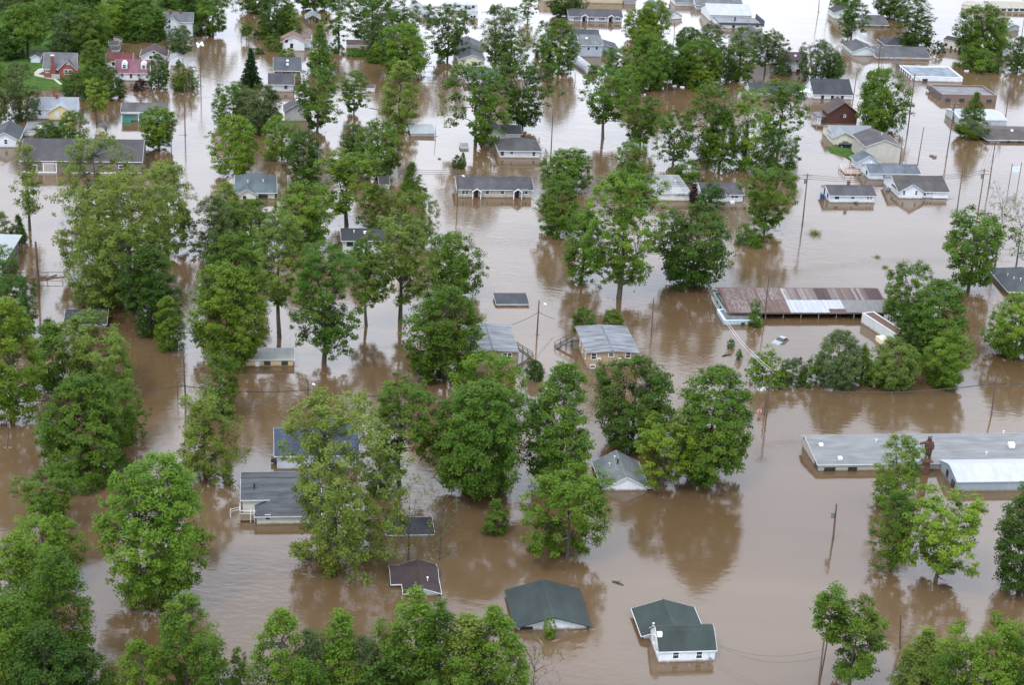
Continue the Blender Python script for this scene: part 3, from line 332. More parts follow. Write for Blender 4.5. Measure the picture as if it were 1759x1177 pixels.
 {'n': 'house', 'l': 'grey-walled house with dark gable roof hidden between street trees', 'c': 'house', 'o': (-66.44, 477.67), 'rz': 0.1484, 'blocks': [{'k': 'gy', 'W': 6.76, 'D': 6.21, 'He': 3.0, 'rise': 2.04, 'ov': 0.4, 'wc': (198, 198, 198), 'rc': (92, 88, 96), 'vents': [(3.38, 3.11, 'w'), (5.07, 1.86, 'w')], 'x': 0, 'y': 0}]},
 {'n': 'low_building', 'l': 'long low white shed with brown roof behind the hedge', 'c': 'shed', 'o': (-58.82, 568.72), 'rz': 0.1484, 'blocks': [{'k': 'sx', 'W': 6.81, 'D': 4.5, 'He': 0.96, 'rise': 0.6, 'ov': 0.15, 'wc': (196, 198, 202), 'rc': (132, 104, 96), 'x': 0, 'y': 0}]},
 {'n': 'camper', 'l': 'small white camper right of the short open tree', 'c': 'camper', 'o': (-47.43, 513.93), 'rz': 0.1484, 'blocks': [{'k': 'bx', 'W': 2.76, 'D': 3.4, 'He': 1.24, 'rise': 0.5, 'ov': 0.05, 'wc': (224, 226, 228), 'rc': (130, 110, 110), 'x': 0, 'y': 0}]},
 {'n': 'shed', 'l': 'open grey-roofed carport near the top left street', 'c': 'carport', 'o': (-76.5, 603.02), 'rz': 0.1484, 'blocks': [{'k': 'gy', 'W': 4.57, 'D': 7, 'He': 1.41, 'rise': 1.4, 'ov': 0.3, 'wc': (150, 154, 156), 'rc': (176, 184, 188), 'open': 4, 'x': 0, 'y': 0}]},
 {'n': 'house', 'l': 'tall cream gabled house with long blue-grey roof, top centre', 'c': 'house', 'o': (-21.35, 551.0), 'rz': 0.1484, 'blocks': [{'k': 'gy', 'W': 7.97, 'D': 15.87, 'He': 2.62, 'rise': 1.38, 'ov': 0.35, 'wc': (228, 226, 204), 'rc': (120, 130, 142), 'win': [('f', 5.32, 0.66, 0.74, 1.14, 'n'), ('f', 6.43, 0.68, 0.74, 1.14, 'n')], 'vents': [(3.99, 7.94, 'k')], 'x': 0, 'y': 0}, {'k': 'gy', 'W': 8.6, 'D': 10, 'He': 3.4, 'rise': 1.8, 'ov': 0.45, 'wc': (228, 226, 204), 'rc': (122, 120, 128), 'vents': [(4.3, 4.0, 'k')], 'x': 0.2, 'y': 10.9}]},
 {'n': 'house', 'l': 'blue-grey roofed house just in front of the tall cream house', 'c': 'house', 'o': (-18.41, 530.78), 'rz': 0.1484, 'blocks': [{'k': 'hip', 'W': 10.77, 'D': 9.25, 'He': 2.18, 'rise': 1.66, 'ov': 0.4, 'wc': (220, 222, 222), 'rc': (126, 136, 150), 'x': 0, 'y': 0}]},
 {'n': 'house', 'l': 'low maroon hip roof beside the spreading dark tree, top centre', 'c': 'house', 'o': (-10.05, 525.47), 'rz': 0.1484, 'blocks': [{'k': 'hip', 'W': 6.41, 'D': 6.22, 'He': 1.44, 'rise': 1.24, 'ov': 0.35, 'wc': (190, 190, 186), 'rc': (110, 76, 76), 'x': 0, 'y': 0}]},
 {'n': 'house', 'l': 'pale blue ranch duplex with two porches and black shutters near the top', 'c': 'house', 'o': (14.2, 627.75), 'rz': 0.1484, 'blocks': [{'k': 'gx', 'W': 19.0, 'D': 9.06, 'He': 1.88, 'rise': 1.63, 'ov': 0.4, 'wc': (206, 212, 222), 'rc': (106, 104, 112), 'win': [('f', 2.66, 0.57, 1.04, 1.06, 's'), ('f', 7.92, 0.69, 0.83, 1.06, 's'), ('f', 11.71, 0.77, 0.83, 1.06, 's'), ('f', 17.2, 0.89, 1.04, 1.06, 's')], 'x': 0, 'y': 0}], 'ex': [('porch', 5.2, 2.2, 1.5, 2.05, (24, 26, 30)), ('porch', 14.8, 2.2, 1.5, 2.05, (24, 26, 30))]},
 {'n': 'house', 'l': 'tall blue-grey sided house with angled roofs behind the white trailer', 'c': 'house', 'o': (17.15, 574.15), 'rz': 0.1484, 'blocks': [{'k': 'gx', 'W': 7.38, 'D': 13.1, 'He': 3.87, 'rise': 1.97, 'ov': 0.25, 'wc': (176, 188, 202), 'rc': (156, 164, 166), 'win': [('f', 2.72, 2.47, 0.38, 0.59, 'k'), ('f', 5.42, 2.72, 0.38, 0.59, 'k')], 'vents': [(2.58, 3.93, 'w')], 'x': 0, 'y': 0}, {'k': 'gx', 'W': 9, 'D': 7, 'He': 4.6, 'rise': 1.7, 'ov': 0.45, 'wc': (176, 188, 202), 'rc': (92, 96, 110), 'x': -1.5, 'y': 8.6}, {'k': 'sy', 'W': 5.4, 'D': 8, 'He': 3.4, 'rise': -1.5, 'ov': 0.45, 'wc': (176, 188, 202), 'rc': (96, 98, 108), 'x': 8.0, 'y': 4.5}], 'ex': [('rail', [(7.58, 0.5), (9.98, 0.5), (9.98, 4)], 1.2, 1.0, (70, 66, 66))]},
 {'n': 'mobile_home', 'l': 'narrow white trailer with rounded roof pointing away from the camera', 'c': 'trailer', 'o': (19.19, 550.17), 'rz': 0.2967, 'blocks': [{'k': 'by', 'W': 3.49, 'D': 19, 'He': 1.12, 'rise': 0.7, 'ov': 0.1, 'wc': (222, 226, 230), 'rc': (228, 232, 238), 'rt': 'm', 'win': [('f', 0.74, 0.17, 0.92, 0.76, 'k'), ('f', 1.71, 0.15, 0.74, 0.76, 'k'), ('f', 2.68, 0.13, 0.74, 0.76, 'k')], 'x': 0, 'y': 0}]},
 {'n': 'barn', 'l': 'grey metal barn half hidden behind the dark round tree, top centre', 'c': 'barn', 'o': (-37.51, 618.53), 'rz': 0.4189, 'blocks': [{'k': 'gy', 'W': 4.8, 'D': 14, 'He': 1.85, 'rise': 1.6, 'ov': 0.3, 'wc': (206, 208, 210), 'rc': (186, 190, 194), 'rt': 'm', 'win': [('f', 0.62, 0.59, 0.82, 0.84, 'k'), ('f', 1.93, 0.54, 0.82, 0.84, 'k')], 'x': 0, 'y': 0}]},
 {'n': 'trailer', 'l': 'long white trailer at the top edge behind the dark round tree', 'c': 'trailer', 'o': (-29.76, 634.23), 'rz': 0.1484, 'blocks': [{'k': 'bx', 'W': 10.96, 'D': 6, 'He': 2.31, 'rise': 0.6, 'ov': 0.1, 'wc': (226, 230, 234), 'rc': (236, 238, 242), 'rt': 'm', 'win': [('f', 9.41, 1.26, 0.84, 0.86, 'k'), ('f', 6.68, 0.99, 0.63, 0.86, 'k')], 'x': 0, 'y': 0}]},
 {'n': 'camper', 'l': 'white camper with dark windows below the top-edge trailer', 'c': 'camper', 'o': (-21.91, 622.48), 'rz': 0.1484, 'blocks': [{'k': 'bx', 'W': 3.73, 'D': 3.2, 'He': 2.07, 'rise': 0.5, 'ov': 0.05, 'wc': (228, 230, 232), 'rc': (236, 238, 240), 'win': [('f', 1.41, 0.54, 0.62, 0.63, 'k'), ('f', 2.45, 0.46, 0.62, 0.84, 'k')], 'x': 0, 'y': 0}]},
 {'n': 'warehouse', 'l': 'long tan building cut by the top edge behind the pale blue duplex', 'c': 'building', 'o': (4.93, 658.75), 'rz': 0.1484, 'blocks': [{'k': 'gx', 'W': 30.02, 'D': 14, 'He': 4.12, 'rise': 1.5, 'ov': 0.3, 'wc': (196, 182, 156), 'rc': (180, 176, 166), 'rt': 'm', 'x': 0, 'y': 0}]},
 {'n': 'garage', 'l': 'dark-roofed building cut by the top edge right of the pale blue duplex', 'c': 'building', 'o': (35.03, 662.45), 'rz': 0.1484, 'blocks': [{'k': 'gx', 'W': 4.44, 'D': 8, 'He': 1.53, 'rise': 1.5, 'ov': 0.3, 'wc': (170, 170, 172), 'rc': (110, 110, 116), 'x': 0, 'y': 0}]},
 {'n': 'house', 'l': 'white house with pale grey gable roof near the top edge right of centre', 'c': 'house', 'o': (50.45, 639.83), 'rz': 0.384, 'blocks': [{'k': 'gy', 'W': 5.16, 'D': 22, 'He': 1.28, 'rise': 1.41, 'ov': 0.4, 'wc': (232, 234, 236), 'rc': (150, 156, 160), 'vents': [(1.55, 11.0, 'k'), (3.09, 13.2, 'v')], 'x': 0, 'y': 0}]},
 {'n': 'house', 'l': 'long low house with grey roof cut by the top edge', 'c': 'house', 'o': (54.35, 664.34), 'rz': 0.1484, 'blocks': [{'k': 'gx', 'W': 10.75, 'D': 10, 'He': 1.54, 'rise': 1.75, 'ov': 0.4, 'wc': (220, 222, 222), 'rc': (140, 144, 148), 'x': 0, 'y': 0}]},
 {'n': 'house', 'l': 'white house with small porch and grey roof at the top edge', 'c': 'house', 'o': (61.9, 660.01), 'rz': 0.1484, 'blocks': [{'k': 'gx', 'W': 17.63, 'D': 10, 'He': 1.75, 'rise': 1.75, 'ov': 0.4, 'wc': (228, 230, 232), 'rc': (150, 156, 160), 'x': 0, 'y': 0}, {'k': 'gx', 'W': 4.0, 'D': 4, 'He': 1.09, 'rise': 0.8, 'ov': 0.45, 'wc': (228, 230, 232), 'rc': (150, 156, 160), 'x': -0.01, 'y': -1.01}]},
 {'n': 'commercial_building', 'l': 'white building with dark mansard front and white metal roof behind', 'c': 'building', 'o': (67.73, 629.61), 'rz': 0.1484, 'blocks': [{'k': 'par', 'W': 16.05, 'D': 10.45, 'He': 1.26, 'rise': 0, 'ov': 0.45, 'wc': (226, 230, 232), 'rc': (206, 210, 212), 'win': [('f', 14.0, 0.82, 0.83, 0.64, 'k'), ('f', 5.26, 0.32, 0.83, 0.85, 'k')], 'tc': (62, 64, 72), 'ph': 0.3, 'x': 0, 'y': 0}, {'k': 'gx', 'W': 15.5, 'D': 14, 'He': 2.6, 'rise': 2.4, 'ov': 0.45, 'wc': (226, 230, 232), 'rc': (226, 232, 238), 'rt': 'm', 'x': -0.8, 'y': 11.3}], 'ex': [('box', 'mansard_band', -0.2, 16.25, -0.5, -0.01, 1.4, 2.2, (62, 64, 72)), ('box', 'side_screen', 16.07, 16.45, -0.3, 11, 1.0, 3.2, (58, 60, 68)), ('box', 'flue', 7, 7.5, 6, 6.5, 1.5, 2.9, (50, 50, 54))]},
 {'n': 'barn', 'l': 'big white-walled hall with maroon front roof and grey rear roof', 'c': 'hall', 'o': (82.08, 568.1), 'rz': 0.1484, 'blocks': [{'k': 'gx', 'W': 9.19, 'D': 8.81, 'He': 3.27, 'rise': 2.2, 'ov': 0.3, 'wc': (222, 226, 230), 'rc': (102, 74, 78), 'win': [('f', 6.78, 1.76, 0.57, 0.97, 'k'), ('f', 3.27, 0.12, 1.14, 0.78, 'k'), ('f', 6.2, 0.12, 1.14, 0.78, 'k')], 'vents': [(5.51, 2.64, 'w')], 'x': 0, 'y': 0}, {'k': 'gy', 'W': 14, 'D': 22, 'He': 4.2, 'rise': 4.0, 'ov': 0.45, 'wc': (222, 226, 230), 'rc': (122, 122, 124), 'x': -9.5, 'y': 10}]},
 {'n': 'church', 'l': 'white church with dark roof and three pointed windows', 'c': 'church', 'o': (88.5, 534.61), 'rz': 0.1484, 'blocks': [{'k': 'gx', 'W': 12.26, 'D': 10.85, 'He': 1.65, 'rise': 3.36, 'ov': 0.3, 'wc': (230, 233, 237), 'rc': (74, 78, 90), 'win': [('f', 2.86, 0.23, 0.72, 1.29, 'k'), ('f', 6.01, 0.28, 0.72, 1.29, 'k'), ('f', 9.16, 0.33, 0.72, 1.29, 'k'), ('l', 3.0, 1.2, 0.8, 1.6, 'k')], 'x': 0, 'y': 0}, {'k': 'gx', 'W': 17.03, 'D': 8.79, 'He': 0.92, 'rise': 1.98, 'ov': 0.3, 'wc': (230, 233, 237), 'rc': (74, 78, 90), 'x': -18.95, 'y': 2.98}], 'ex': [('box', 'chapel_link', -3.6, -0.02, 1.5, 6, -1, 1.8, (226, 230, 234))]},
 {'n': 'house', 'l': 'dark red timber house with steep brown roof and small left porch', 'c': 'house', 'o': (88.86, 505.96), 'rz': 0.1484, 'blocks': [{'k': 'gy', 'W': 8.66, 'D': 6.55, 'He': 3.51, 'rise': 3.03, 'ov': 0.5, 'wc': (86, 50, 40), 'rc': (112, 90, 82), 'win': [('f', 3.92, 2.16, 0.85, 0.7, 'k'), ('f', 4.8, 2.18, 0.51, 0.7, 'n')], 'tc': (84, 52, 42), 'x': 0, 'y': 0}], 'ex': [('box', 'porch_roof', -3.2, -0.4, 0.5, 6, 1.9, 2.1, (84, 76, 80)), ('box', 'porch_post', -3.1, -2.95, 0.6, 0.75, -1, 1.9, (206, 206, 204)), ('box', 'porch_post', -3.1, -2.95, 5.6, 5.75, -1, 1.9, (206, 206, 204))]},
 {'n': 'house', 'l': 'cream house with pale metal roof and blue tarp by a small green yard', 'c': 'house', 'o': (87.3, 484.86), 'rz': 0.1484, 'blocks': [{'k': 'gx', 'W': 11.75, 'D': 10.44, 'He': 2.37, 'rise': 1.57, 'ov': 0.35, 'wc': (226, 224, 206), 'rc': (164, 172, 178), 'rt': 'm', 'win': [('l', 5, 0.9, 0.7, 1.0, 'k')], 'x': 0, 'y': 0}, {'k': 'gy', 'W': 5.77, 'D': 6.5, 'He': 2.37, 'rise': 1.39, 'ov': 0.45, 'wc': (226, 224, 206), 'rc': (172, 180, 186), 'rt': 'm', 'x': -0.35, 'y': -1.17}]},
 {'n': 'house', 'l': 'big plain beige two-storey gabled house with grey roof', 'c': 'house', 'o': (93.03, 466.63), 'rz': 0.1484, 'blocks': [{'k': 'gy', 'W': 10.06, 'D': 11.47, 'He': 4.93, 'rise': 1.86, 'ov': 0.35, 'wc': (192, 188, 176), 'rc': (116, 110, 112), 'win': [('l', 4, 3.2, 0.9, 1.3, 'n')], 'vents': [(6.04, 5.73, 'v')], 'x': 0, 'y': 0}]},
 {'n': 'house', 'l': 'white house with blue-grey roof and fenced side deck', 'c': 'house', 'o': (91.96, 451.51), 'rz': 0.1484, 'blocks': [{'k': 'gx', 'W': 13.64, 'D': 7.54, 'He': 1.93, 'rise': 1.24, 'ov': 0.35, 'wc': (222, 230, 238), 'rc': (134, 146, 158), 'win': [('f', 4.02, 0.6, 0.77, 0.8, 'n'), ('l', 2.5, 0.8, 0.7, 1.0, 'k')], 'vents': [(10.91, 5.28, 'v'), (1.36, 3.77, 'v')], 'x': 0, 'y': 0}, {'k': 'gy', 'W': 6, 'D': 5, 'He': 2.2, 'rise': 1.7, 'ov': 0.45, 'wc': (222, 230, 238), 'rc': (134, 146, 158), 'x': -0.6, 'y': 9.2}], 'ex': [('rail', [(-0.3, 4.2), (-5.4, 4.2), (-5.4, 9.5), (-0.6, 9.5)], 0.4, 1.0, (214, 208, 206)), ('box', 'deck_floor', -5.3, -0.65, 4.3, 9.4, 0.15, 0.3, (140, 112, 96))]},
 {'n': 'house', 'l': 'white ranch house with grey-brown roof and front cross gable, right of the road', 'c': 'house', 'o': (97.01, 436.84), 'rz': 0.1484, 'blocks': [{'k': 'gx', 'W': 13.12, 'D': 12.03, 'He': 1.88, 'rise': 2.17, 'ov': 0.4, 'wc': (228, 232, 238), 'rc': (112, 104, 102), 'win': [('f', 7.89, 1.17, 0.75, 0.63, 'n'), ('f', 8.67, 1.17, 0.75, 0.63, 'n')], 'doors': [(6.98, 0.45, 1.13, 0.75, (60, 62, 66))], 'x': 0, 'y': 0}, {'k': 'gy', 'W': 6.23, 'D': 5.5, 'He': 2.03, 'rise': 1.9, 'ov': 0.45, 'wc': (228, 232, 238), 'rc': (112, 104, 102), 'win': [('f', 1.18, 1.03, 0.6, 1.09, 'n'), ('f', 4.44, 1.06, 0.6, 1.09, 'n')], 'x': -0.01, 'y': -0.48}], 'ex': [('box', 'air_conditioner', -1.2, -0.3, 6, 6.9, 0.1, 0.9, (140, 142, 142)), ('box', 'porch_rail', 9.0, 13.2, -0.5, -0.42, 0.25, 0.5, (230, 232, 234))]},
 {'n': 'house', 'l': 'small white ranch house with dark grey roof and blue bin at its left wall', 'c': 'house', 'o': (78.32, 429.71), 'rz': 0.1484, 'blocks': [{'k': 'gx', 'W': 11.78, 'D': 8.06, 'He': 2.01, 'rise': 1.33, 'ov': 0.35, 'wc': (224, 230, 236), 'rc': (108, 104, 110), 'win': [('f', 1.79, 1.1, 0.88, 0.92, 'k'), ('f', 5.92, 1.05, 0.88, 0.77, 'n'), ('f', 9.92, 1.01, 0.74, 0.62, 'n'), ('f', 10.68, 1.02, 0.74, 0.62, 'n'), ('l', 2, 0.8, 0.7, 1.0, 'k'), ('l', 5, 0.8, 0.7, 1.3, 'k')], 'vents': [(5.89, 4.43, 'c')], 'x': 0, 'y': 0}], 'ex': [('box', 'bin', -1.2, -0.4, 3.4, 4.4, -0.5, 0.9, (34, 66, 120)), ('box', 'stoop', 6.4, 7.2, -1.2, -0.02, -0.5, 0.4, (74, 72, 72))]},
 {'n': 'house', 'l': 'white-roofed low house tucked behind the tall open tree, centre right', 'c': 'house', 'o': (33.87, 423.34), 'rz': 0.1484, 'blocks': [{'k': 'hip', 'W': 8.63, 'D': 14.97, 'He': 2.13, 'rise': 1.29, 'ov': 0.4, 'wc': (230, 229, 216), 'rc': (222, 224, 222), 'win': [('f', 6.38, 1.5, 2.04, 0.76, 'd')], 'doors': [(4.17, 1.16, 1.25, 0.93, (226, 230, 232))], 'vents': [(6.04, 5.99, 'v')], 'x': 0, 'y': 0}]},
 {'n': 'house', 'l': 'white house with dark grey roof and steps behind the round dark bush', 'c': 'house', 'o': (45.6, 424.45), 'rz': 0.1484, 'blocks': [{'k': 'gx', 'W': 10.33, 'D': 8.79, 'He': 2.14, 'rise': 1.49, 'ov': 0.35, 'wc': (222, 226, 228), 'rc': (104, 102, 108), 'win': [('f', 8.22, 1.14, 1.75, 0.92, 'd')], 'x': 0, 'y': 0}], 'ex': [('box', 'steps', 7.0, 8.0, -1.4, -0.02, -0.6, 0.5, (210, 212, 212))]},
 {'n': 'house', 'l': 'low house with pale green trim and grey roof behind the leaning tree, upper right', 'c': 'house', 'o': (122.04, 646.0), 'rz': 0.1484, 'blocks': [{'k': 'gx', 'W': 9.08, 'D': 13, 'He': 0.86, 'rise': 1.95, 'ov': 0.5, 'wc': (206, 222, 212), 'rc': (116, 114, 116), 'win': [('f', 7.22, 0.26, 0.85, 0.65, 'k')], 'x': 0, 'y': 0}, {'k': 'gy', 'W': 8, 'D': 7, 'He': 2.4, 'rise': 1.5, 'ov': 0.45, 'wc': (206, 222, 212), 'rc': (70, 66, 78), 'x': -7.5, 'y': 12}]},
 {'n': 'house', 'l': 'long grey-roofed house with pale gable end beside the power lines', 'c': 'house', 'o': (117.95, 594.16), 'rz': 0.1484, 'blocks': [{'k': 'gx', 'W': 18.72, 'D': 12.48, 'He': 0.8, 'rise': 2.12, 'ov': 0.35, 'wc': (216, 220, 216), 'rc': (122, 122, 128), 'x': 0, 'y': 0}, {'k': 'gy', 'W': 8.6, 'D': 11, 'He': 1.6, 'rise': 1.6, 'ov': 0.45, 'wc': (206, 218, 216), 'rc': (112, 110, 116), 'x': -7, 'y': 4}], 'ex': [('box', 'brick_panel', 10.5, 12.8, -0.08, -0.006, -0.5, 0.75, (190, 136, 84)), ('box', 'flue', 2.0, 2.15, -0.7, -0.55, -1, 3, (90, 90, 90))]},
 {'n': 'house', 'l': 'dark hip roof behind the long grey-roofed house, upper right', 'c': 'house', 'o': (124.76, 613.95), 'rz': 0.1484, 'blocks': [{'k': 'hip', 'W': 9.74, 'D': 8.13, 'He': 0.82, 'rise': 1.63, 'ov': 0.5, 'wc': (216, 216, 212), 'rc': (76, 76, 86), 'x': 0, 'y': 0}]},
 {'n': 'mobile_home', 'l': 'white mobile home with black roof lying slantwise, upper right', 'c': 'mobile home', 'o': (145.12, 616.99), 'rz': -0.6283, 'blocks': [{'k': 'gx', 'W': 7.43, 'D': 6, 'He': 3.1, 'rise': 0.7, 'ov': 0.15, 'wc': (222, 218, 206), 'rc': (62, 62, 72), 'win': [('f', 1.1, 1.02, 0.81, 0.83, 'k'), ('f', 3.17, 0.36, 0.61, 0.83, 'k'), ('f', 6.39, 0.12, 0.81, 1.04, 'k')], 'doors': [(4.81, 0.61, 1.53, -0.72, (70, 70, 72))], 'x': 0, 'y': 0}]},
 {'n': 'house', 'l': 'small house with pale gable showing between two trees, upper right', 'c': 'house', 'o': (164.33, 609.17), 'rz': 0.1484, 'blocks': [{'k': 'gy', 'W': 4.24, 'D': 7, 'He': 2.05, 'rise': 1.6, 'ov': 0.4, 'wc': (196, 198, 196), 'rc': (176, 180, 184), 'x': 0, 'y': 0}]},
 {'n': 'commercial_building', 'l': 'white flat-roofed building with pale blue roof and row of side windows', 'c': 'building', 'o': (124.55, 565.13), 'rz': 0.1047, 'blocks': [{'k': 'par', 'W': 16.88, 'D': 14.74, 'He': 1.15, 'rise': 0, 'ov': 0.45, 'wc': (226, 230, 234), 'rc': (196, 212, 228), 'win': [('f', 4.38, 0.22, 1.51, 0.58, 'k'), ('l', 2, 0.4, 0.9, 1.0, 'k'), ('l', 4.5, 0.4, 0.9, 1.0, 'k'), ('l', 7, 0.4, 0.9, 1.0, 'k'), ('l', 9.5, 0.4, 0.9, 1.0, 'k'), ('l', 12, 0.4, 0.9, 1.0, 'k'), ('l', 14.5, 0.4, 0.9, 1.0, 'k'), ('l', 17, 0.4, 0.9, 1.0, 'k')], 'ph': 0.4, 'x': 0, 'y': 0}]},
 {'n': 'commercial_building', 'l': 'flat brown brick building with peeling black and white roof', 'c': 'building', 'o': (129.33, 540.42), 'rz': 0.1484, 'blocks': [{'k': 'par', 'W': 17.64, 'D': 12.12, 'He': 1.85, 'rise': 0, 'ov': 0.45, 'wc': (118, 96, 88), 'rc': (140, 138, 138), 'wt': 'b', 'rt': 'w', 'win': [('f', 1.83, 0.12, 1.45, 0.75, 'k'), ('f', 6.36, 0.12, 1.45, 0.75, 'k'), ('f', 15.29, 0.15, 1.45, 0.56, 'k'), ('l', 2.5, 0.5, 2.4, 1.0, 'k'), ('l', 6, 0.5, 2.4, 1.0, 'k'), ('l', 9.5, 0.5, 2.4, 1.0, 'k'), ('l', 13, 0.5, 2.4, 1.0, 'k')], 'tc': (110, 96, 92), 'ph': 0.35, 'x': 0, 'y': 0}]},
 {'n': 'metal_building', 'l': 'small white metal-roofed building behind the dense pyramidal tree', 'c': 'building', 'o': (128.73, 512.08), 'rz': 0.1484, 'blocks': [{'k': 'gx', 'W': 14.47, 'D': 11.96, 'He': 1.95, 'rise': 0.84, 'ov': 0.15, 'wc': (184, 190, 196), 'rc': (226, 232, 238), 'rt': 'm', 'win': [('l', 5, 0.2, 0.7, 1.4, 'k')], 'x': 0, 'y': 0}]},
 {'n': 'low_building', 'l': 'low brown hip-roofed building at the right edge beside the power pole', 'c': 'building', 'o': (133.58, 496.25), 'rz': 0.1484, 'blocks': [{'k': 'hip', 'W': 16.4, 'D': 13, 'He': 0.87, 'rise': 1.04, 'ov': 1.0, 'wc': (214, 216, 214), 'rc': (116, 98, 94), 'win': [('f', 6.26, 0.17, 0.67, 0.52, 'k'), ('f', 9.6, 0.21, 0.84, 0.52, 'k')], 'vents': [(9.02, 5.2, 'w')], 'x': 0, 'y': 0}]},
 {'n': 'storage_units', 'l': 'tan storage building with row of dark doors at the top right corner', 'c': 'building', 'o': (179.28, 686.14), 'rz': 0.1484, 'blocks': [{'k': 'gx', 'W': 21.81, 'D': 12, 'He': 1.81, 'rise': 0.9, 'ov': 0.2, 'wc': (212, 206, 192), 'rc': (206, 196, 174), 'rt': 'm', 'win': [('f', 1.05, 0.47, 1.58, 0.69, 'k'), ('f', 3.64, 0.53, 1.58, 0.69, 'k'), ('f', 6.23, 0.59, 1.58, 0.69, 'k'), ('f', 8.82, 0.65, 1.58, 0.69, 'k'), ('f', 11.18, 0.7, 1.58, 0.69, 'k')], 'x': 0, 'y': 0}]},
 {'n': 'storage_units', 'l': 'tan storage building lying slantwise behind the big right-hand tree', 'c': 'building', 'o': (167.15, 689.48), 'rz': -0.5934, 'blocks': [{'k': 'gx', 'W': 12.3, 'D': 9, 'He': 1.82, 'rise': 0.7, 'ov': 0.2, 'wc': (206, 200, 186), 'rc': (214, 204, 186), 'rt': 'm', 'x': 0, 'y': 0}]},
 {'n': 'storage_units', 'l': 'grey shed end with green door right of the big upper right tree', 'c': 'shed', 'o': (176.0, 650.55), 'rz': 0.5236, 'blocks': [{'k': 'gy', 'W': 5.48, 'D': 18, 'He': 1.73, 'rise': 0.91, 'ov': 0.2, 'wc': (150, 160, 158), 'rc': (176, 168, 154), 'rt': 'm', 'x': 0, 'y': 0}]},
 {'n': 'house', 'l': 'grey hip-roofed house cut by the right edge below the bare trees', 'c': 'house', 'o': (109.23, 368.86), 'rz': 0.0698, 'blocks': [{'k': 'hip', 'W': 10.41, 'D': 14, 'He': 1.1, 'rise': 2.4, 'ov': 0.5, 'wc': (206, 206, 200), 'rc': (112, 120, 126), 'win': [('f', 2.29, 0.28, 0.39, 0.41, 'k')], 'vents': [(2.08, 4.2, 'v'), (3.12, 2.8, 'v'), (1.56, 7.0, 'v')], 'x': 0, 'y': 0}]},
 {'n': 'shed', 'l': 'small dark roof panel afloat left of the big right-hand tree', 'c': 'shed', 'o': (93.42, 370.44), 'rz': 0.1484, 'blocks': [{'k': 'sx', 'W': 3.78, 'D': 2.6, 'He': 0.42, 'rise': 0.2, 'ov': 0.1, 'wc': (150, 140, 130), 'rc': (96, 100, 100), 'x': 0, 'y': 0}]},
]
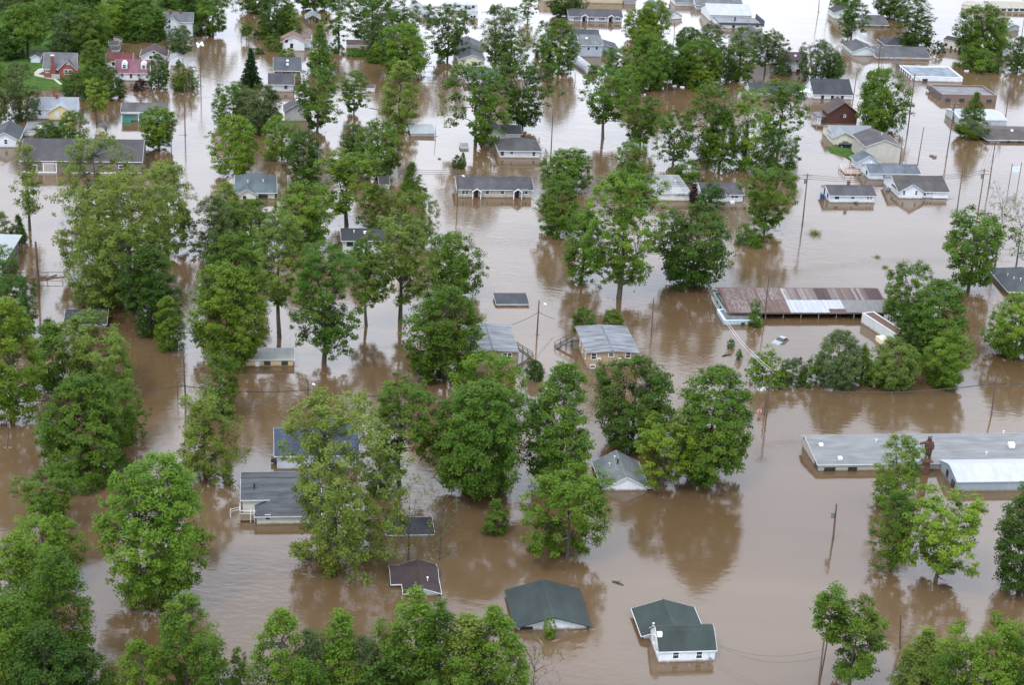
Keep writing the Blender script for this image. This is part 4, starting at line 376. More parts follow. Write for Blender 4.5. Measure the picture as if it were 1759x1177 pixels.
# x, y, height, crown radius, clear trunk share, habit, leaf tone, label
TREES = [
 (-153.3, 533.7, 16.5, 7.79, 0.38, 'R', 'm', 'tall round tree behind the brick cottage at the wood edge'),
 (-143.2, 540.7, 12.7, 6.43, 0.15, 'W', 'g', 'greyish loose tree right behind the brick cottage chimney'),
 (-137.1, 543.8, 14.3, 7.38, 0.15, 'R', 'm', 'broad tree of the wood left of the three tiny sheds'),
 (-158.8, 529.4, 10.0, 5.59, 0.05, 'R', 'd', 'dark tree of the wood cut by the left edge'),
 (-152.2, 496.7, 10.2, 3.4, 0.05, 'B', 'm', 'bush cut by the left edge beside the lawn'),
 (-134.2, 567.4, 11.4, 6.72, 0.1, 'R', 'b', 'bright green tree of the wood above the three tiny sheds'),
 (-124.5, 566.3, 14.8, 5.93, 0.05, 'O', 'm', 'tall narrow tree just left of the grey farmhouse'),
 (-119.4, 567.6, 9.1, 2.88, 0.05, 'O', 'm', 'slender tree touching the left wall of the grey farmhouse'),
 (-156.7, 581.0, 12.6, 6.86, 0.1, 'R', 'm', 'tree of the wood on the top edge above the brick cottage'),
 (-170.7, 586.5, 13.2, 6.92, 0.1, 'R', 'g', 'greyish tree of the wood on the top edge near the left corner'),
 (-147.4, 594.3, 13.8, 7.6, 0.1, 'R', 'd', 'dark tree of the wood on the top edge at the upper left'),
 (-136.2, 599.0, 14.3, 7.25, 0.1, 'R', 'm', 'tree of the wood on the top edge left of the farmhouse'),
 (-124.1, 615.6, 12.6, 7.44, 0.1, 'R', 'm', 'tree on the top edge directly behind the farmhouse'),
 (-103.9, 576.5, 14.6, 7.59, 0.25, 'V', 'm', 'big tree right of the farmhouse with one limb over the street'),
 (-106.7, 577.6, 4.6, 3.52, 0.02, 'B', 'd', 'dark undergrowth at the foot of the big tree right of the farmhouse'),
 (-114.4, 591.6, 11.8, 4.99, 0.1, 'R', 'd', 'dark tree behind the right end of the farmhouse roof'),
 (-128.3, 562.1, 3.4, 4.2, 0.02, 'B', 'd', 'dark shrub row by the water left of the farmhouse'),
 (-121.1, 563.8, 3.8, 3.25, 0.02, 'B', 'd', 'dark shrub at the left foot of the farmhouse'),
 (-189.9, 615.1, 14.2, 8.26, 0.1, 'R', 'm', 'tree of the wood cut by the upper left corner'),
 (-126.7, 509.1, 12.1, 4.69, 0.06, 'O', 'm', 'oval tree right of the brick cottage'),
 (-136.5, 465.1, 15.6, 5.28, 0.05, 'W', 'g', 'grey-green willowy tree in front of the brick cottage lawn'),
 (-139.9, 458.6, 10.4, 2.85, 0.05, 'B', 'g', 'grey-green shrub cut by the left edge above the dark-roofed white house'),
 (-115.3, 463.6, 12.7, 3.67, 0.42, 'V', 'y', 'yellow-green tree between the two metal-roofed and mint cottages'),
 (-128.2, 491.3, 7.1, 4.39, 0.02, 'B', 'd', 'dark shrub at the lawn edge below the brick cottage'),
 (-119.9, 491.7, 9.1, 4.56, 0.05, 'R', 'd', 'dark low tree hiding the front corner of the cape cottage'),
 (-116.0, 493.9, 5.3, 2.21, 0.05, 'B', 'd', 'small dark shrub before the door of the cape cottage'),
 (-107.4, 506.4, 9.9, 3.2, 0.12, 'O', 'd', 'compact dark oval tree right of the faded red roof'),
 (-111.9, 502.7, 4.0, 2.16, 0.02, 'B', 'r', 'dark purple-leaved bush before the faded red-roofed cottage'),
 (-107.5, 539.8, 10.9, 4.59, 0.35, 'R', 'g', 'round-headed tree with thick trunk right of the maroon garage'),
 (-100.4, 503.9, 8.6, 2.93, 0.03, 'W', 'm', 'low leafy tree left of the street-corner pole'),
 (-97.7, 507.2, 6.6, 2.08, 0.05, 'W', 'b', 'low leafy tree right of the street-corner pole'),
 (-106.3, 531.0, 2.7, 0.82, 0.02, 'B', 'd', 'tiny columnar evergreen beside the plain white shed'),
 (-94.8, 445.1, 10.9, 4.78, 0.2, 'P', 'b', 'lollipop-shaped pollarded tree standing alone in the left street'),
 (-124.9, 449.7, 4.4, 3.59, 0.02, 'B', 'm', 'leafy shrub before the junk-topped shed'),
 (-118.4, 449.8, 7.6, 3.9, 0.02, 'B', 'm', 'taller leafy shrub right of the junk-topped shed'),
 (-88.3, 351.7, 29.9, 9.28, 0.18, 'W', 'o', 'tall pale loose tree, left one of the big left group'),
 (-76.6, 329.9, 29.8, 9.95, 0.25, 'W', 'o', 'tallest pale tree in the middle of the big left group'),
 (-77.2, 368.3, 19.8, 6.81, 0.2, 'W', 'o', 'wispy pale tree at the right of the brown-roofed long building'),
 (-71.1, 320.8, 17.8, 5.47, 0.05, 'R', 'd', 'dense dark tree at the right foot of the big pale group'),
 (-83.0, 335.4, 15.1, 7.79, 0.08, 'W', 'o', 'lower pale tree at the left foot of the big pale group'),
 (-65.7, 313.2, 10.6, 2.95, 0.05, 'O', 'b', 'small bright tree right of the dark tree below the pale group'),
 (-97.0, 363.2, 10.0, 4.12, 0.25, 'D', 'o', 'bare crooked dead tree left of the big pale group'),
 (-109.9, 376.7, 20.3, 3.04, 0.3, 'W', 'o', 'thin half-bare tree standing alone in the left street water'),
 (-109.8, 367.7, 6.5, 2.22, 0.02, 'C', 'd', 'dark bushy evergreen behind the white-roofed left pavilion'),
 (-113.9, 369.3, 6.5, 2.23, 0.05, 'B', 'o', 'pale bush cut by the left edge behind the pavilion'),
 (-96.1, 316.2, 11.7, 5.14, 0.05, 'W', 'd', 'dark ragged tree below the thick black pole at left'),
 (-102.6, 332.5, 11.9, 3.58, 0.05, 'W', 'm', 'tree cut by the left edge in front of the pavilion'),
 (-86.1, 278.2, 22.5, 5.29, 0.08, 'R', 'b', 'large bright tree cut by the left edge at mid height'),
 (-82.6, 292.2, 12.8, 3.95, 0.03, 'B', 'm', 'leafy bush before the dark blue-grey shed roof'),
 (-87.8, 310.1, 6.2, 2.59, 0.02, 'B', 'd', 'small dark shrub left of the dark blue-grey shed roof'),
 (-75.3, 291.1, 14.9, 7.97, 0.16, 'W', 'o', 'wide pale tree right of the leafy bush at left'),
 (-69.1, 261.3, 16.6, 8.33, 0.02, 'B', 'm', 'big low dense green tree at left below the wide pale one'),
 (-64.9, 272.1, 11.4, 3.52, 0.1, 'W', 'm', 'ragged right side tree of the big low green clump'),
 (-71.5, 426.2, 15.1, 5.85, 0.08, 'R', 'b', 'bright round tree left of the street, above the teal hip roof'),
 (-81.4, 513.5, 11.9, 3.68, 0.02, 'S', 's', 'dark spruce at the left street, upper left of centre'),
 (-91.8, 570.9, 6.1, 2.51, 0.35, 'V', 'm', 'tiny tree beside the far left street poles'),
 (-79.7, 471.4, 11.8, 6.16, 0.08, 'W', 'm', 'green tree left of the grey house with hidden dark roof'),
 (-71.6, 465.9, 12.6, 6.74, 0.18, 'R', 'g', 'greyish green tree before the small grey house'),
 (-87.9, 575.2, 6.0, 2.14, 0.02, 'B', 'm', 'small dark shrub at the left of the salmon-roofed house'),
 (-81.5, 560.1, 6.4, 3.04, 0.02, 'B', 'm', 'green bush at the left wall of the salmon-roofed house'),
 (-75.9, 552.6, 2.8, 2.63, 0.02, 'B', 'b', 'low bright bush below the salmon-roofed house'),
 (-86.0, 554.2, 1.9, 2.45, 0.02, 'B', 'd', 'low dark bush behind the spruce'),
 (-62.3, 442.3, 11.2, 5.06, 0.2, 'W', 'b', 'light green loose tree above the dense dark round tree'),
 (-53.8, 420.6, 13.7, 5.27, 0.05, 'R', 'd', 'dense dark round tree right of the pale street pole'),
 (-56.2, 467.8, 17.5, 7.07, 0.12, 'V', 'm', 'broad tree with two heads right of the hidden dark gable'),
 (-63.7, 534.7, 14.8, 4.72, 0.05, 'C', 'm', 'tall pyramidal tree right of the salmon-roofed house'),
 (-48.3, 488.2, 12.3, 4.69, 0.25, 'V', 'm', 'small spreading tree with clear trunk by the white camper'),
 (-38.3, 535.9, 16.3, 8.37, 0.1, 'R', 'b', 'large bright round tree at the top left of centre'),
 (-34.5, 475.7, 19.0, 5.22, 0.28, 'O', 'o', 'olive oval tree on a straight trunk below the bright round one'),
 (-83.7, 583.2, 12.8, 6.1, 0.05, 'R', 'd', 'dark tree on the top edge left of the carport'),
 (-79.5, 582.5, 10.5, 4.13, 0.05, 'O', 'b', 'bright slim tree left of the carport'),
 (-62.1, 574.7, 16.5, 5.43, 0.2, 'V', 'm', 'tree on the top edge right of the carport'),
 (-61.5, 561.5, 5.3, 2.1, 0.02, 'B', 'd', 'small dark shrub at the left end of the hedge'),
 (-51.8, 580.6, 18.2, 7.43, 0.1, 'R', 'm', 'large tree on the top edge above the long low shed'),
 (-48.4, 560.6, 13.7, 5.12, 0.15, 'W', 'g', 'greyish tree above the right end of the long low shed'),
 (-42.9, 595.0, 14.6, 6.21, 0.12, 'W', 'm', 'loose tree on the top edge above the bright round tree'),
 (-48.0, 551.9, 6.0, 3.0, 0.02, 'C', 'm', 'small conical tree at the right end of the hedge'),
 (-55.7, 560.5, 1.7, 4.19, 0.02, 'B', 'm', 'left half of the low hedge before the long low shed'),
 (-52.0, 560.5, 1.9, 3.05, 0.02, 'B', 'm', 'right half of the low hedge before the long low shed'),
 (-95.6, 615.3, 12.2, 6.2, 0.1, 'R', 'm', 'tree on the top edge right of the far left street'),
 (-76.4, 624.2, 12.6, 7.33, 0.1, 'R', 'm', 'tree on the top edge above the carport'),
 (-25.6, 558.7, 17.6, 7.93, 0.25, 'V', 'd', 'dark round-headed tree with forked trunk, top centre'),
 (-27.5, 555.0, 3.4, 1.51, 0.02, 'B', 'd', 'small shrub at the foot of the forked dark tree'),
 (-10.3, 551.3, 20.4, 5.59, 0.15, 'W', 'g', 'grey-green loose tree left of two, above the cream tall house'),
 (-5.5, 550.9, 19.6, 6.15, 0.12, 'W', 'm', 'green loose tree right of two beside the cream tall house'),
 (-0.6, 624.1, 10.3, 3.77, 0.25, 'V', 'm', 'small dark-trunked tree on the top edge, centre'),
 (10.0, 551.3, 16.7, 5.97, 0.05, 'O', 'm', 'dense tree left of the tall blue-grey house'),
 (5.1, 570.6, 11.9, 3.86, 0.2, 'W', 'm', 'thin-leaved tree behind the dense one left of the blue-grey house'),
 (11.2, 634.9, 8.8, 4.69, 0.05, 'R', 'd', 'dark tree left of the pale blue duplex'),
 (16.6, 642.2, 8.9, 3.88, 0.05, 'W', 'g', 'greyish tree behind the pale blue duplex'),
 (-12.8, 463.8, 22.1, 8.91, 0.22, 'V', 'm', 'big leaning dark-trunked tree above the cream L-roofed house'),
 (-0.4, 482.6, 18.6, 8.92, 0.25, 'V', 'd', 'broad tree with heavy limbs above the dark hip-roofed white house'),
 (37.1, 605.6, 10.1, 5.5, 0.12, 'R', 'b', 'bright round tree right of the pale blue duplex'),
 (42.8, 607.0, 13.3, 5.71, 0.1, 'R', 'b', 'taller bright tree right of the pale blue duplex'),
 (22.1, 477.6, 19.8, 8.18, 0.34, 'V', 'm', 'open tree on a tall bare trunk in mid water, upper centre'),
 (28.2, 550.8, 9.0, 5.24, 0.12, 'W', 'm', 'loose tree right of the white trailer'),
 (30.7, 528.0, 8.8, 4.68, 0.05, 'O', 'b', 'bright tree at the left of the dense upper grove'),
 (38.3, 538.2, 16.0, 7.3, 0.08, 'R', 'm', 'big tree in the middle of the dense upper grove'),
 (38.8, 580.1, 10.1, 5.1, 0.05, 'R', 'b', 'bright top of the dense upper grove at its rear left'),
 (46.3, 547.3, 11.1, 5.57, 0.08, 'R', 'd', 'dark tree in the middle of the dense upper grove'),
 (53.6, 586.9, 8.7, 5.35, 0.12, 'R', 'd', 'round dark tree at the rear of the dense upper grove'),
 (53.2, 544.4, 14.4, 7.2, 0.08, 'R', 'm', 'large tree at the right centre of the dense upper grove'),
 (54.4, 538.8, 6.8, 3.94, 0.02, 'B', 'y', 'bright yellow-green bush in front of the dense upper grove'),
 (61.0, 549.0, 11.5, 4.1, 0.05, 'R', 'd', 'dark tree at the right of the yellow-green bush'),
 (61.1, 588.7, 9.9, 5.56, 0.15, 'W', 'g', 'greyish willowy tree behind the upper grove'),
 (67.2, 555.0, 16.6, 5.07, 0.05, 'O', 'm', 'tall oval tree right of the dense upper grove'),
 (76.9, 564.8, 13.7, 6.68, 0.3, 'V', 'g', 'grey-green willow with forked trunk left of the maroon-roofed hall'),
 (82.1, 565.9, 7.7, 3.64, 0.02, 'B', 'g', 'small grey-green bushy tree left of the white hall wall'),
 (92.7, 560.6, 12.5, 6.26, 0.05, 'W', 'g', 'grey-green willow right of the maroon-roofed hall'),
 (98.2, 561.7, 8.7, 3.81, 0.05, 'R', 'd', 'dark tree behind the church roof'),
 (49.3, 454.9, 22.5, 5.94, 0.1, 'V', 'm', 'dark-stemmed tree left of the second grove, below the upper one'),
 (52.3, 453.3, 16.5, 4.69, 0.08, 'O', 'm', 'slim leafy tree at the left front of the second grove'),
 (59.7, 456.8, 21.3, 5.65, 0.1, 'W', 'b', 'pale loose tree in the middle of the second grove'),
 (71.0, 476.7, 19.1, 7.02, 0.15, 'V', 'm', 'open tree at the right of the second grove below the church'),
 (67.2, 453.9, 11.2, 6.12, 0.05, 'W', 'd', 'low dark ragged tree at the right front of the second grove'),
 (32.2, 471.4, 13.8, 6.48, 0.25, 'V', 'm', 'tree with two leaning stems right of the tall bare-trunked one'),
 (40.2, 455.3, 14.0, 6.13, 0.2, 'V', 'm', 'open crooked tree left of the second grove'),
 (28.1, 435.5, 11.4, 5.14, 0.03, 'W', 'm', 'low tree with dead sticks above the tall open centre tree'),
 (42.4, 441.0, 6.0, 4.91, 0.02, 'B', 'm', 'low bush below the open crooked tree'),
 (49.1, 464.5, 6.2, 3.21, 0.03, 'W', 'd', 'small dark tree at the left foot of the second grove'),
 (11.6, 428.5, 10.5, 6.56, 0.03, 'R', 'm', 'dense domed tree right of the dark hip-roofed white house'),
 (118.0, 670.5, 11.0, 5.6, 0.1, 'R', 'm', 'tree on the top edge left of the leaning one'),
 (113.8, 622.4, 13.2, 5.43, 0.28, 'V', 'd', 'dark tree on a leaning trunk, upper right'),
 (135.2, 616.7, 16.4, 6.83, 0.08, 'O', 'd', 'tall dense tree right of the long grey-roofed house'),
 (134.9, 664.5, 12.2, 7.32, 0.08, 'R', 'd', 'tree on the top edge left of the tall dense one'),
 (131.5, 615.6, 3.3, 1.87, 0.02, 'B', 'd', 'round shrub before the dark hip roof, upper right'),
 (141.8, 609.2, 4.1, 2.26, 0.02, 'B', 'd', 'small shrub at the near end of the slanting mobile home'),
 (154.7, 605.6, 18.1, 8.74, 0.1, 'R', 'm', 'big tree behind the slanting mobile home, upper right'),
 (150.4, 587.6, 7.9, 7.94, 0.03, 'B', 'm', 'wide low tree in front of the slanting mobile home'),
 (164.2, 614.6, 12.3, 4.54, 0.1, 'W', 'b', 'pale tree at the right side of the big upper right tree'),
 (163.7, 585.8, 11.8, 4.74, 0.05, 'R', 'd', 'dark tree cut by the right edge, upper right'),
 (102.7, 503.3, 18.0, 7.9, 0.1, 'R', 'm', 'large full tree right of the dark red timber house'),
 (129.3, 499.9, 13.1, 4.62, 0.03, 'C', 'm', 'dense cone-shaped tree before the small white metal-roofed building'),
 (-40.0, 391.5, 17.5, 7.4, 0.25, 'V', 'b', 'multi-stemmed fan-shaped tree left of centre'),
 (-48.2, 375.4, 14.6, 7.15, 0.06, 'R', 'b', 'dense bright round tree below the teal hip roof'),
 (-44.2, 445.7, 9.1, 3.71, 0.05, 'O', 'd', 'dark tree, left of two above the multi-stemmed one'),
 (-36.6, 431.6, 14.2, 6.29, 0.05, 'R', 'm', 'big round tree, right of two above the multi-stemmed one'),
 (-26.5, 412.8, 9.5, 3.75, 0.05, 'C', 'm', 'slender pale-green tree right of the multi-stemmed one'),
 (-31.4, 392.1, 9.9, 5.24, 0.1, 'W', 'o', 'olive loose tree above the near-black roof'),
 (-23.2, 381.1, 12.2, 5.24, 0.1, 'W', 'o', 'olive loose tree right of the near-black roof'),
 (-22.9, 333.7, 21.8, 7.25, 0.3, 'V', 'o', 'wide olive tree with a visible leaning trunk left of centre'),
 (-13.5, 349.3, 14.2, 6.21, 0.06, 'R', 'm', 'dense tree with straight right outline, centre'),
 (-12.4, 306.0, 18.2, 7.52, 0.06, 'R', 'm', 'large full tree above the second tan flats, centre'),
 (-45.8, 322.0, 25.1, 5.29, 0.42, 'V', 'o', 'tall tree on a long black trunk left of centre'),
 (-35.6, 310.3, 23.7, 6.91, 0.06, 'V', 'm', 'tall irregular tree right of the long black trunk'),
 (-33.4, 360.4, 8.0, 2.69, 0.05, 'R', 'm', 'leafy tree before the near-black roofed house'),
 (-29.5, 330.5, 14.9, 4.38, 0.4, 'V', 'm', 'half-height tree between the irregular and olive ones'),
 (-66.5, 382.0, 11.9, 3.9, 0.05, 'O', 'b', 'bright upright tree at the left of the teal hip roof'),
 (-66.3, 366.3, 13.4, 5.44, 0.05, 'W', 'g', 'greyish bushy tree left of the long black trunk'),
 (-58.6, 367.5, 12.8, 5.2, 0.05, 'R', 'm', 'dense tree below the teal hip roof'),
 (-57.5, 339.3, 14.6, 7.03, 0.05, 'R', 'm', 'broad tree above the large bright round one, left of centre'),
 (-53.5, 307.5, 19.7, 6.99, 0.12, 'R', 'b', 'large bright round tree left of the cream trailer'),
 (-50.8, 285.3, 11.0, 3.77, 0.08, 'W', 'm', 'ragged green tree below the cream trailer'),
 (-58.7, 311.3, 6.0, 2.83, 0.35, 'V', 'm', 'low leaning tree at the left end of the cream trailer'),
 (-49.2, 260.3, 15.0, 5.41, 0.12, 'W', 'o', 'pale olive columnar tree right of the big low green one'),
 (14.4, 363.5, 16.6, 4.37, 0.05, 'O', 'm', 'dense oval tree left of the tall open centre tree'),
 (9.1, 393.9, 14.2, 5.38, 0.15, 'R', 'm', 'tree with short trunk above the dense oval one'),
 (22.3, 354.1, 27.0, 8.49, 0.28, 'V', 'b', 'tall open tree with pale trunk in the centre'),
 (38.5, 363.6, 18.4, 8.47, 0.12, 'R', 'd', 'broad dark tree right of the tall open one'),
 (59.1, 404.8, 15.3, 6.93, 0.25, 'V', 'm', 'open tree with clear trunk right of centre'),
 (54.9, 394.7, 5.5, 4.03, 0.02, 'B', 'm', 'low bush left of the open tree right of centre'),
 (47.2, 419.7, 7.4, 3.81, 0.02, 'B', 'd', 'round dark bush before the grey-roofed house with steps'),
 (43.3, 424.1, 4.7, 1.19, 0.02, 'B', 'r', 'narrow brown-leaved column bush beside the white-roofed house'),
 (71.1, 404.1, 2.6, 2.27, 0.02, 'T', 'y', 'tuft of reeds-like shrub tips alone in open water right of centre'),
 (83.6, 389.6, 1.1, 1.24, 0.02, 'T', 'o', 'tiny shrub tips in open water, farther of two'),
 (84.2, 382.6, 1.3, 1.15, 0.02, 'T', 'y', 'tiny shrub tips in open water, nearer of two'),
 (-16.8, 441.9, 3.6, 1.38, 0.02, 'B', 'd', 'small dark shrub, left half of a pair above the beige duplex'),
 (-15.3, 442.2, 4.2, 1.31, 0.02, 'C', 'm', 'small dark shrub, right half of a pair above the beige duplex'),
 (-21.7, 449.4, 1.0, 0.7, 0.02, 'T', 'm', 'tiny weed clump in open water above the beige duplex'),
 (14.4, 335.0, 4.6, 2.77, 0.02, 'B', 'm', 'round bush, left of two behind the tan flats'),
 (20.3, 335.8, 4.2, 2.42, 0.02, 'B', 'm', 'round bush, right of two behind the tan flats'),
 (100.8, 371.4, 17.3, 9.03, 0.12, 'V', 'm', 'big spreading tree in the right-hand water below the bare ones'),
 (111.5, 391.1, 17.6, 5.89, 0.15, 'D', 'o', 'large bare tree at the right edge'),
 (116.0, 389.8, 16.6, 3.55, 0.15, 'D', 'o', 'smaller bare tree cut by the right edge'),
 (102.0, 333.9, 12.9, 6.22, 0.05, 'R', 'b', 'round tree cut by the right edge at mid height'),
 (82.3, 348.1, 13.3, 5.95, 0.06, 'W', 'm', 'loose-topped tree at the rear of the right-hand grove'),
 (84.9, 331.5, 15.6, 6.41, 0.04, 'R', 'm', 'largest tree of the right-hand grove'),
 (81.2, 332.1, 8.4, 4.18, 0.03, 'R', 'd', 'dark tree at the left of the right-hand grove'),
 (84.0, 315.7, 11.2, 4.91, 0.03, 'R', 'b', 'bright round tree at the near corner of the right-hand grove'),
 (48.9, 312.0, 7.5, 3.74, 0.02, 'B', 'b', 'bright bush at the left end of the yard hedge'),
 (54.1, 313.2, 4.9, 2.73, 0.02, 'B', 'g', 'greyish low bush second from the left in the yard hedge'),
 (57.7, 313.2, 5.8, 2.5, 0.02, 'B', 'm', 'small bush left of the tallest in the yard hedge'),
 (62.7, 313.9, 10.7, 4.88, 0.02, 'O', 'g', 'tallest greyish tree of the yard hedge'),
 (67.9, 315.7, 7.6, 2.29, 0.03, 'C', 'b', 'slim bright tree right of the tallest in the yard hedge'),
 (70.8, 315.5, 4.9, 2.18, 0.02, 'B', 'm', 'low bush between slim and olive trees of the yard hedge'),
 (73.5, 314.2, 9.5, 4.89, 0.03, 'R', 'o', 'olive round tree at the right of the yard hedge'),
 (49.9, 342.0, 5.8, 1.59, 0.05, 'W', 'm', 'sapling growing at the pale-blue block of the rusty shed'),
 (51.0, 341.5, 2.2, 0.86, 0.02, 'B', 'b', 'little shrub at the corner of the pale-blue block'),
 (43.9, 329.5, 1.9, 0.83, 0.02, 'B', 'm', 'low greenery strip, farther half, left of the flooded yard'),
 (45.0, 323.7, 2.1, 0.82, 0.02, 'B', 'm', 'low greenery strip, nearer half, left of the flooded yard'),
 (-4.2, 260.3, 19.3, 9.06, 0.14, 'R', 'm', 'very large dome-shaped tree in the centre foreground'),
 (-3.5, 289.4, 12.3, 6.35, 0.08, 'W', 'b', 'pale tree behind the very large dome-shaped one'),
 (8.8, 264.3, 22.0, 5.94, 0.06, 'O', 'm', 'tall full tree right of the very large dome'),
 (22.1, 283.0, 15.7, 7.57, 0.08, 'R', 'd', 'dark tree with black limbs before the tan flats'),
 (26.4, 266.0, 11.9, 5.62, 0.16, 'V', 'y', 'light yellow-green tree right of the pale grey gable roof'),
 (34.3, 269.1, 20.4, 7.52, 0.12, 'R', 'm', 'large full tree with dark trunk right of the yellow-green one'),
 (10.3, 240.1, 14.5, 7.24, 0.12, 'V', 'b', 'bright spreading tree in front of the pale grey gable roof'),
 (-17.3, 260.8, 18.9, 5.41, 0.15, 'V', 'm', 'leaning open tree between the blue roof and the large dome'),
 (-20.1, 257.9, 8.5, 2.89, 0.05, 'W', 'd', 'dark lower growth at the foot of the leaning open tree'),
 (-25.0, 235.2, 27.3, 9.76, 0.05, 'W', 'o', 'huge drooping pale willow before the blue roof'),
 (-1.0, 247.4, 5.5, 2.24, 0.0, 'B', 'm', 'round bush standing alone below the large dome'),
 (4.6, 308.8, 3.6, 2.03, 0.02, 'O', 'd', 'small dark evergreen between the two tan flats'),
 (-14.0, 237.1, 11.6, 2.69, 0.35, 'D', 'o', 'thin vine-covered half-bare tree left of the brown roof ridge'),
 (-9.3, 237.6, 12.2, 4.31, 0.22, 'D', 'o', 'bare spreading vine-covered tree right of the brown roof ridge'),
 (-48.6, 222.0, 22.2, 7.75, 0.1, 'R', 'b', 'large bright round tree alone at the lower left'),
 (-69.7, 241.3, 9.4, 5.11, 0.25, 'V', 'm', 'open feathery tree at the left edge of the lower water'),
 (-66.2, 224.8, 10.6, 5.16, 0.1, 'R', 'b', 'tree at the top of the lower left thicket'),
 (-64.2, 204.7, 18.4, 4.83, 0.05, 'R', 'b', 'bright tall tree at the left edge of the lower left thicket'),
 (-57.4, 198.3, 20.4, 4.32, 0.05, 'R', 'm', 'tall tree at the right side of the lower left thicket'),
 (-61.2, 190.0, 18.1, 4.59, 0.05, 'R', 'm', 'front tree of the lower left thicket at the corner'),
 (-55.9, 186.7, 16.2, 4.95, 0.05, 'R', 'd', 'dark front tree of the lower left thicket on the bottom edge'),
 (-51.3, 189.7, 11.3, 3.36, 0.05, 'R', 'd', 'dark shrubby tree right of the lower left thicket on the bottom edge'),
 (-39.7, 194.0, 17.2, 4.67, 0.1, 'W', 'm', 'loose tree on the bottom edge below the large bright round one'),
 (-44.4, 190.3, 12.4, 3.53, 0.05, 'W', 'b', 'feathery light tree on the bottom edge right of the thicket'),
 (-36.3, 190.4, 14.2, 2.94, 0.05, 'W', 'm', 'spreading tree on the bottom edge at lower left'),
 (-32.8, 194.7, 9.5, 1.54, 0.1, 'W', 'm', 'thin sapling on the bottom edge left of the hedge row'),
 (-27.5, 193.2, 16.6, 3.64, 0.05, 'O', 'b', 'first tree from the left in the bottom hedge row'),
 (-23.1, 193.0, 14.3, 2.71, 0.1, 'W', 'g', 'half-bare grey tree second in the bottom hedge row'),
 (-19.6, 193.3, 16.7, 3.22, 0.05, 'O', 'b', 'rounded tree third in the bottom hedge row'),
 (-16.1, 193.0, 13.5, 2.55, 0.1, 'W', 'g', 'thin grey tree fourth in the bottom hedge row'),
 (-13.8, 193.2, 16.1, 3.22, 0.05, 'W', 'm', 'feathery tree left of the tallest in the bottom hedge row'),
 (-10.4, 195.5, 19.2, 3.33, 0.08, 'O', 'b', 'tallest tree of the bottom hedge row'),
 (-7.3, 193.8, 18.4, 3.31, 0.05, 'O', 'm', 'tree right behind the tallest in the bottom hedge row'),
 (-4.0, 193.5, 16.9, 3.22, 0.05, 'R', 'o', 'olive tree near the right end of the bottom hedge row'),
 (-0.1, 193.8, 18.3, 4.24, 0.05, 'O', 'b', 'last bright tree at the right end of the bottom hedge row'),
 (-13.7, 190.0, 12.7, 3.78, 0.02, 'B', 'd', 'dark undergrowth in the middle of the bottom hedge row'),
 (-4.9, 189.6, 12.7, 4.61, 0.02, 'B', 'm', 'green undergrowth at the right of the bottom hedge row'),
 (-23.8, 187.8, 12.6, 4.16, 0.02, 'B', 'm', 'green undergrowth at the left of the bottom hedge row'),
 (5.3, 198.3, 11.9, 3.65, 0.2, 'D', 'o', 'small bare tree on the bottom edge right of the hedge row'),
 (7.5, 217.0, 3.3, 1.01, 0.05, 'W', 'b', 'sapling in front of the green-roofed carport house'),
 (45.1, 209.8, 15.2, 2.76, 0.7, 'R', 'm', 'small round crown on a thin stem at lower right'),
 (49.1, 209.3, 12.5, 5.11, 0.03, 'V', 'm', 'ragged tree below the thin-stemmed crown at lower right'),
 (58.5, 208.2, 9.9, 4.05, 0.02, 'C', 'o', 'olive bushy tree on the bottom edge at lower right'),
 (64.4, 200.6, 16.2, 6.55, 0.05, 'W', 'b', 'wide feathery tree at the lower right corner'),
 (69.4, 201.0, 14.3, 3.94, 0.05, 'W', 'm', 'feathery tree cut by the lower right corner'),
 (59.3, 198.7, 12.6, 3.04, 0.05, 'W', 'm', 'low leafy tree on the bottom edge left of the corner'),
 (67.1, 239.5, 14.6, 6.86, 0.29, 'V', 'y', 'yellow-green spreading tree with dark trunk at lower right'),
 (60.6, 242.0, 13.0, 3.56, 0.12, 'W', 'm', 'darker feathery tree left of the yellow-green one'),
 (65.0, 263.4, 12.7, 4.3, 0.14, 'W', 'b', 'light tree in front of the bear statue'),
 (79.6, 237.9, 17.7, 5.01, 0.05, 'R', 'd', 'dark tree cut by the right edge at lower right'),
]
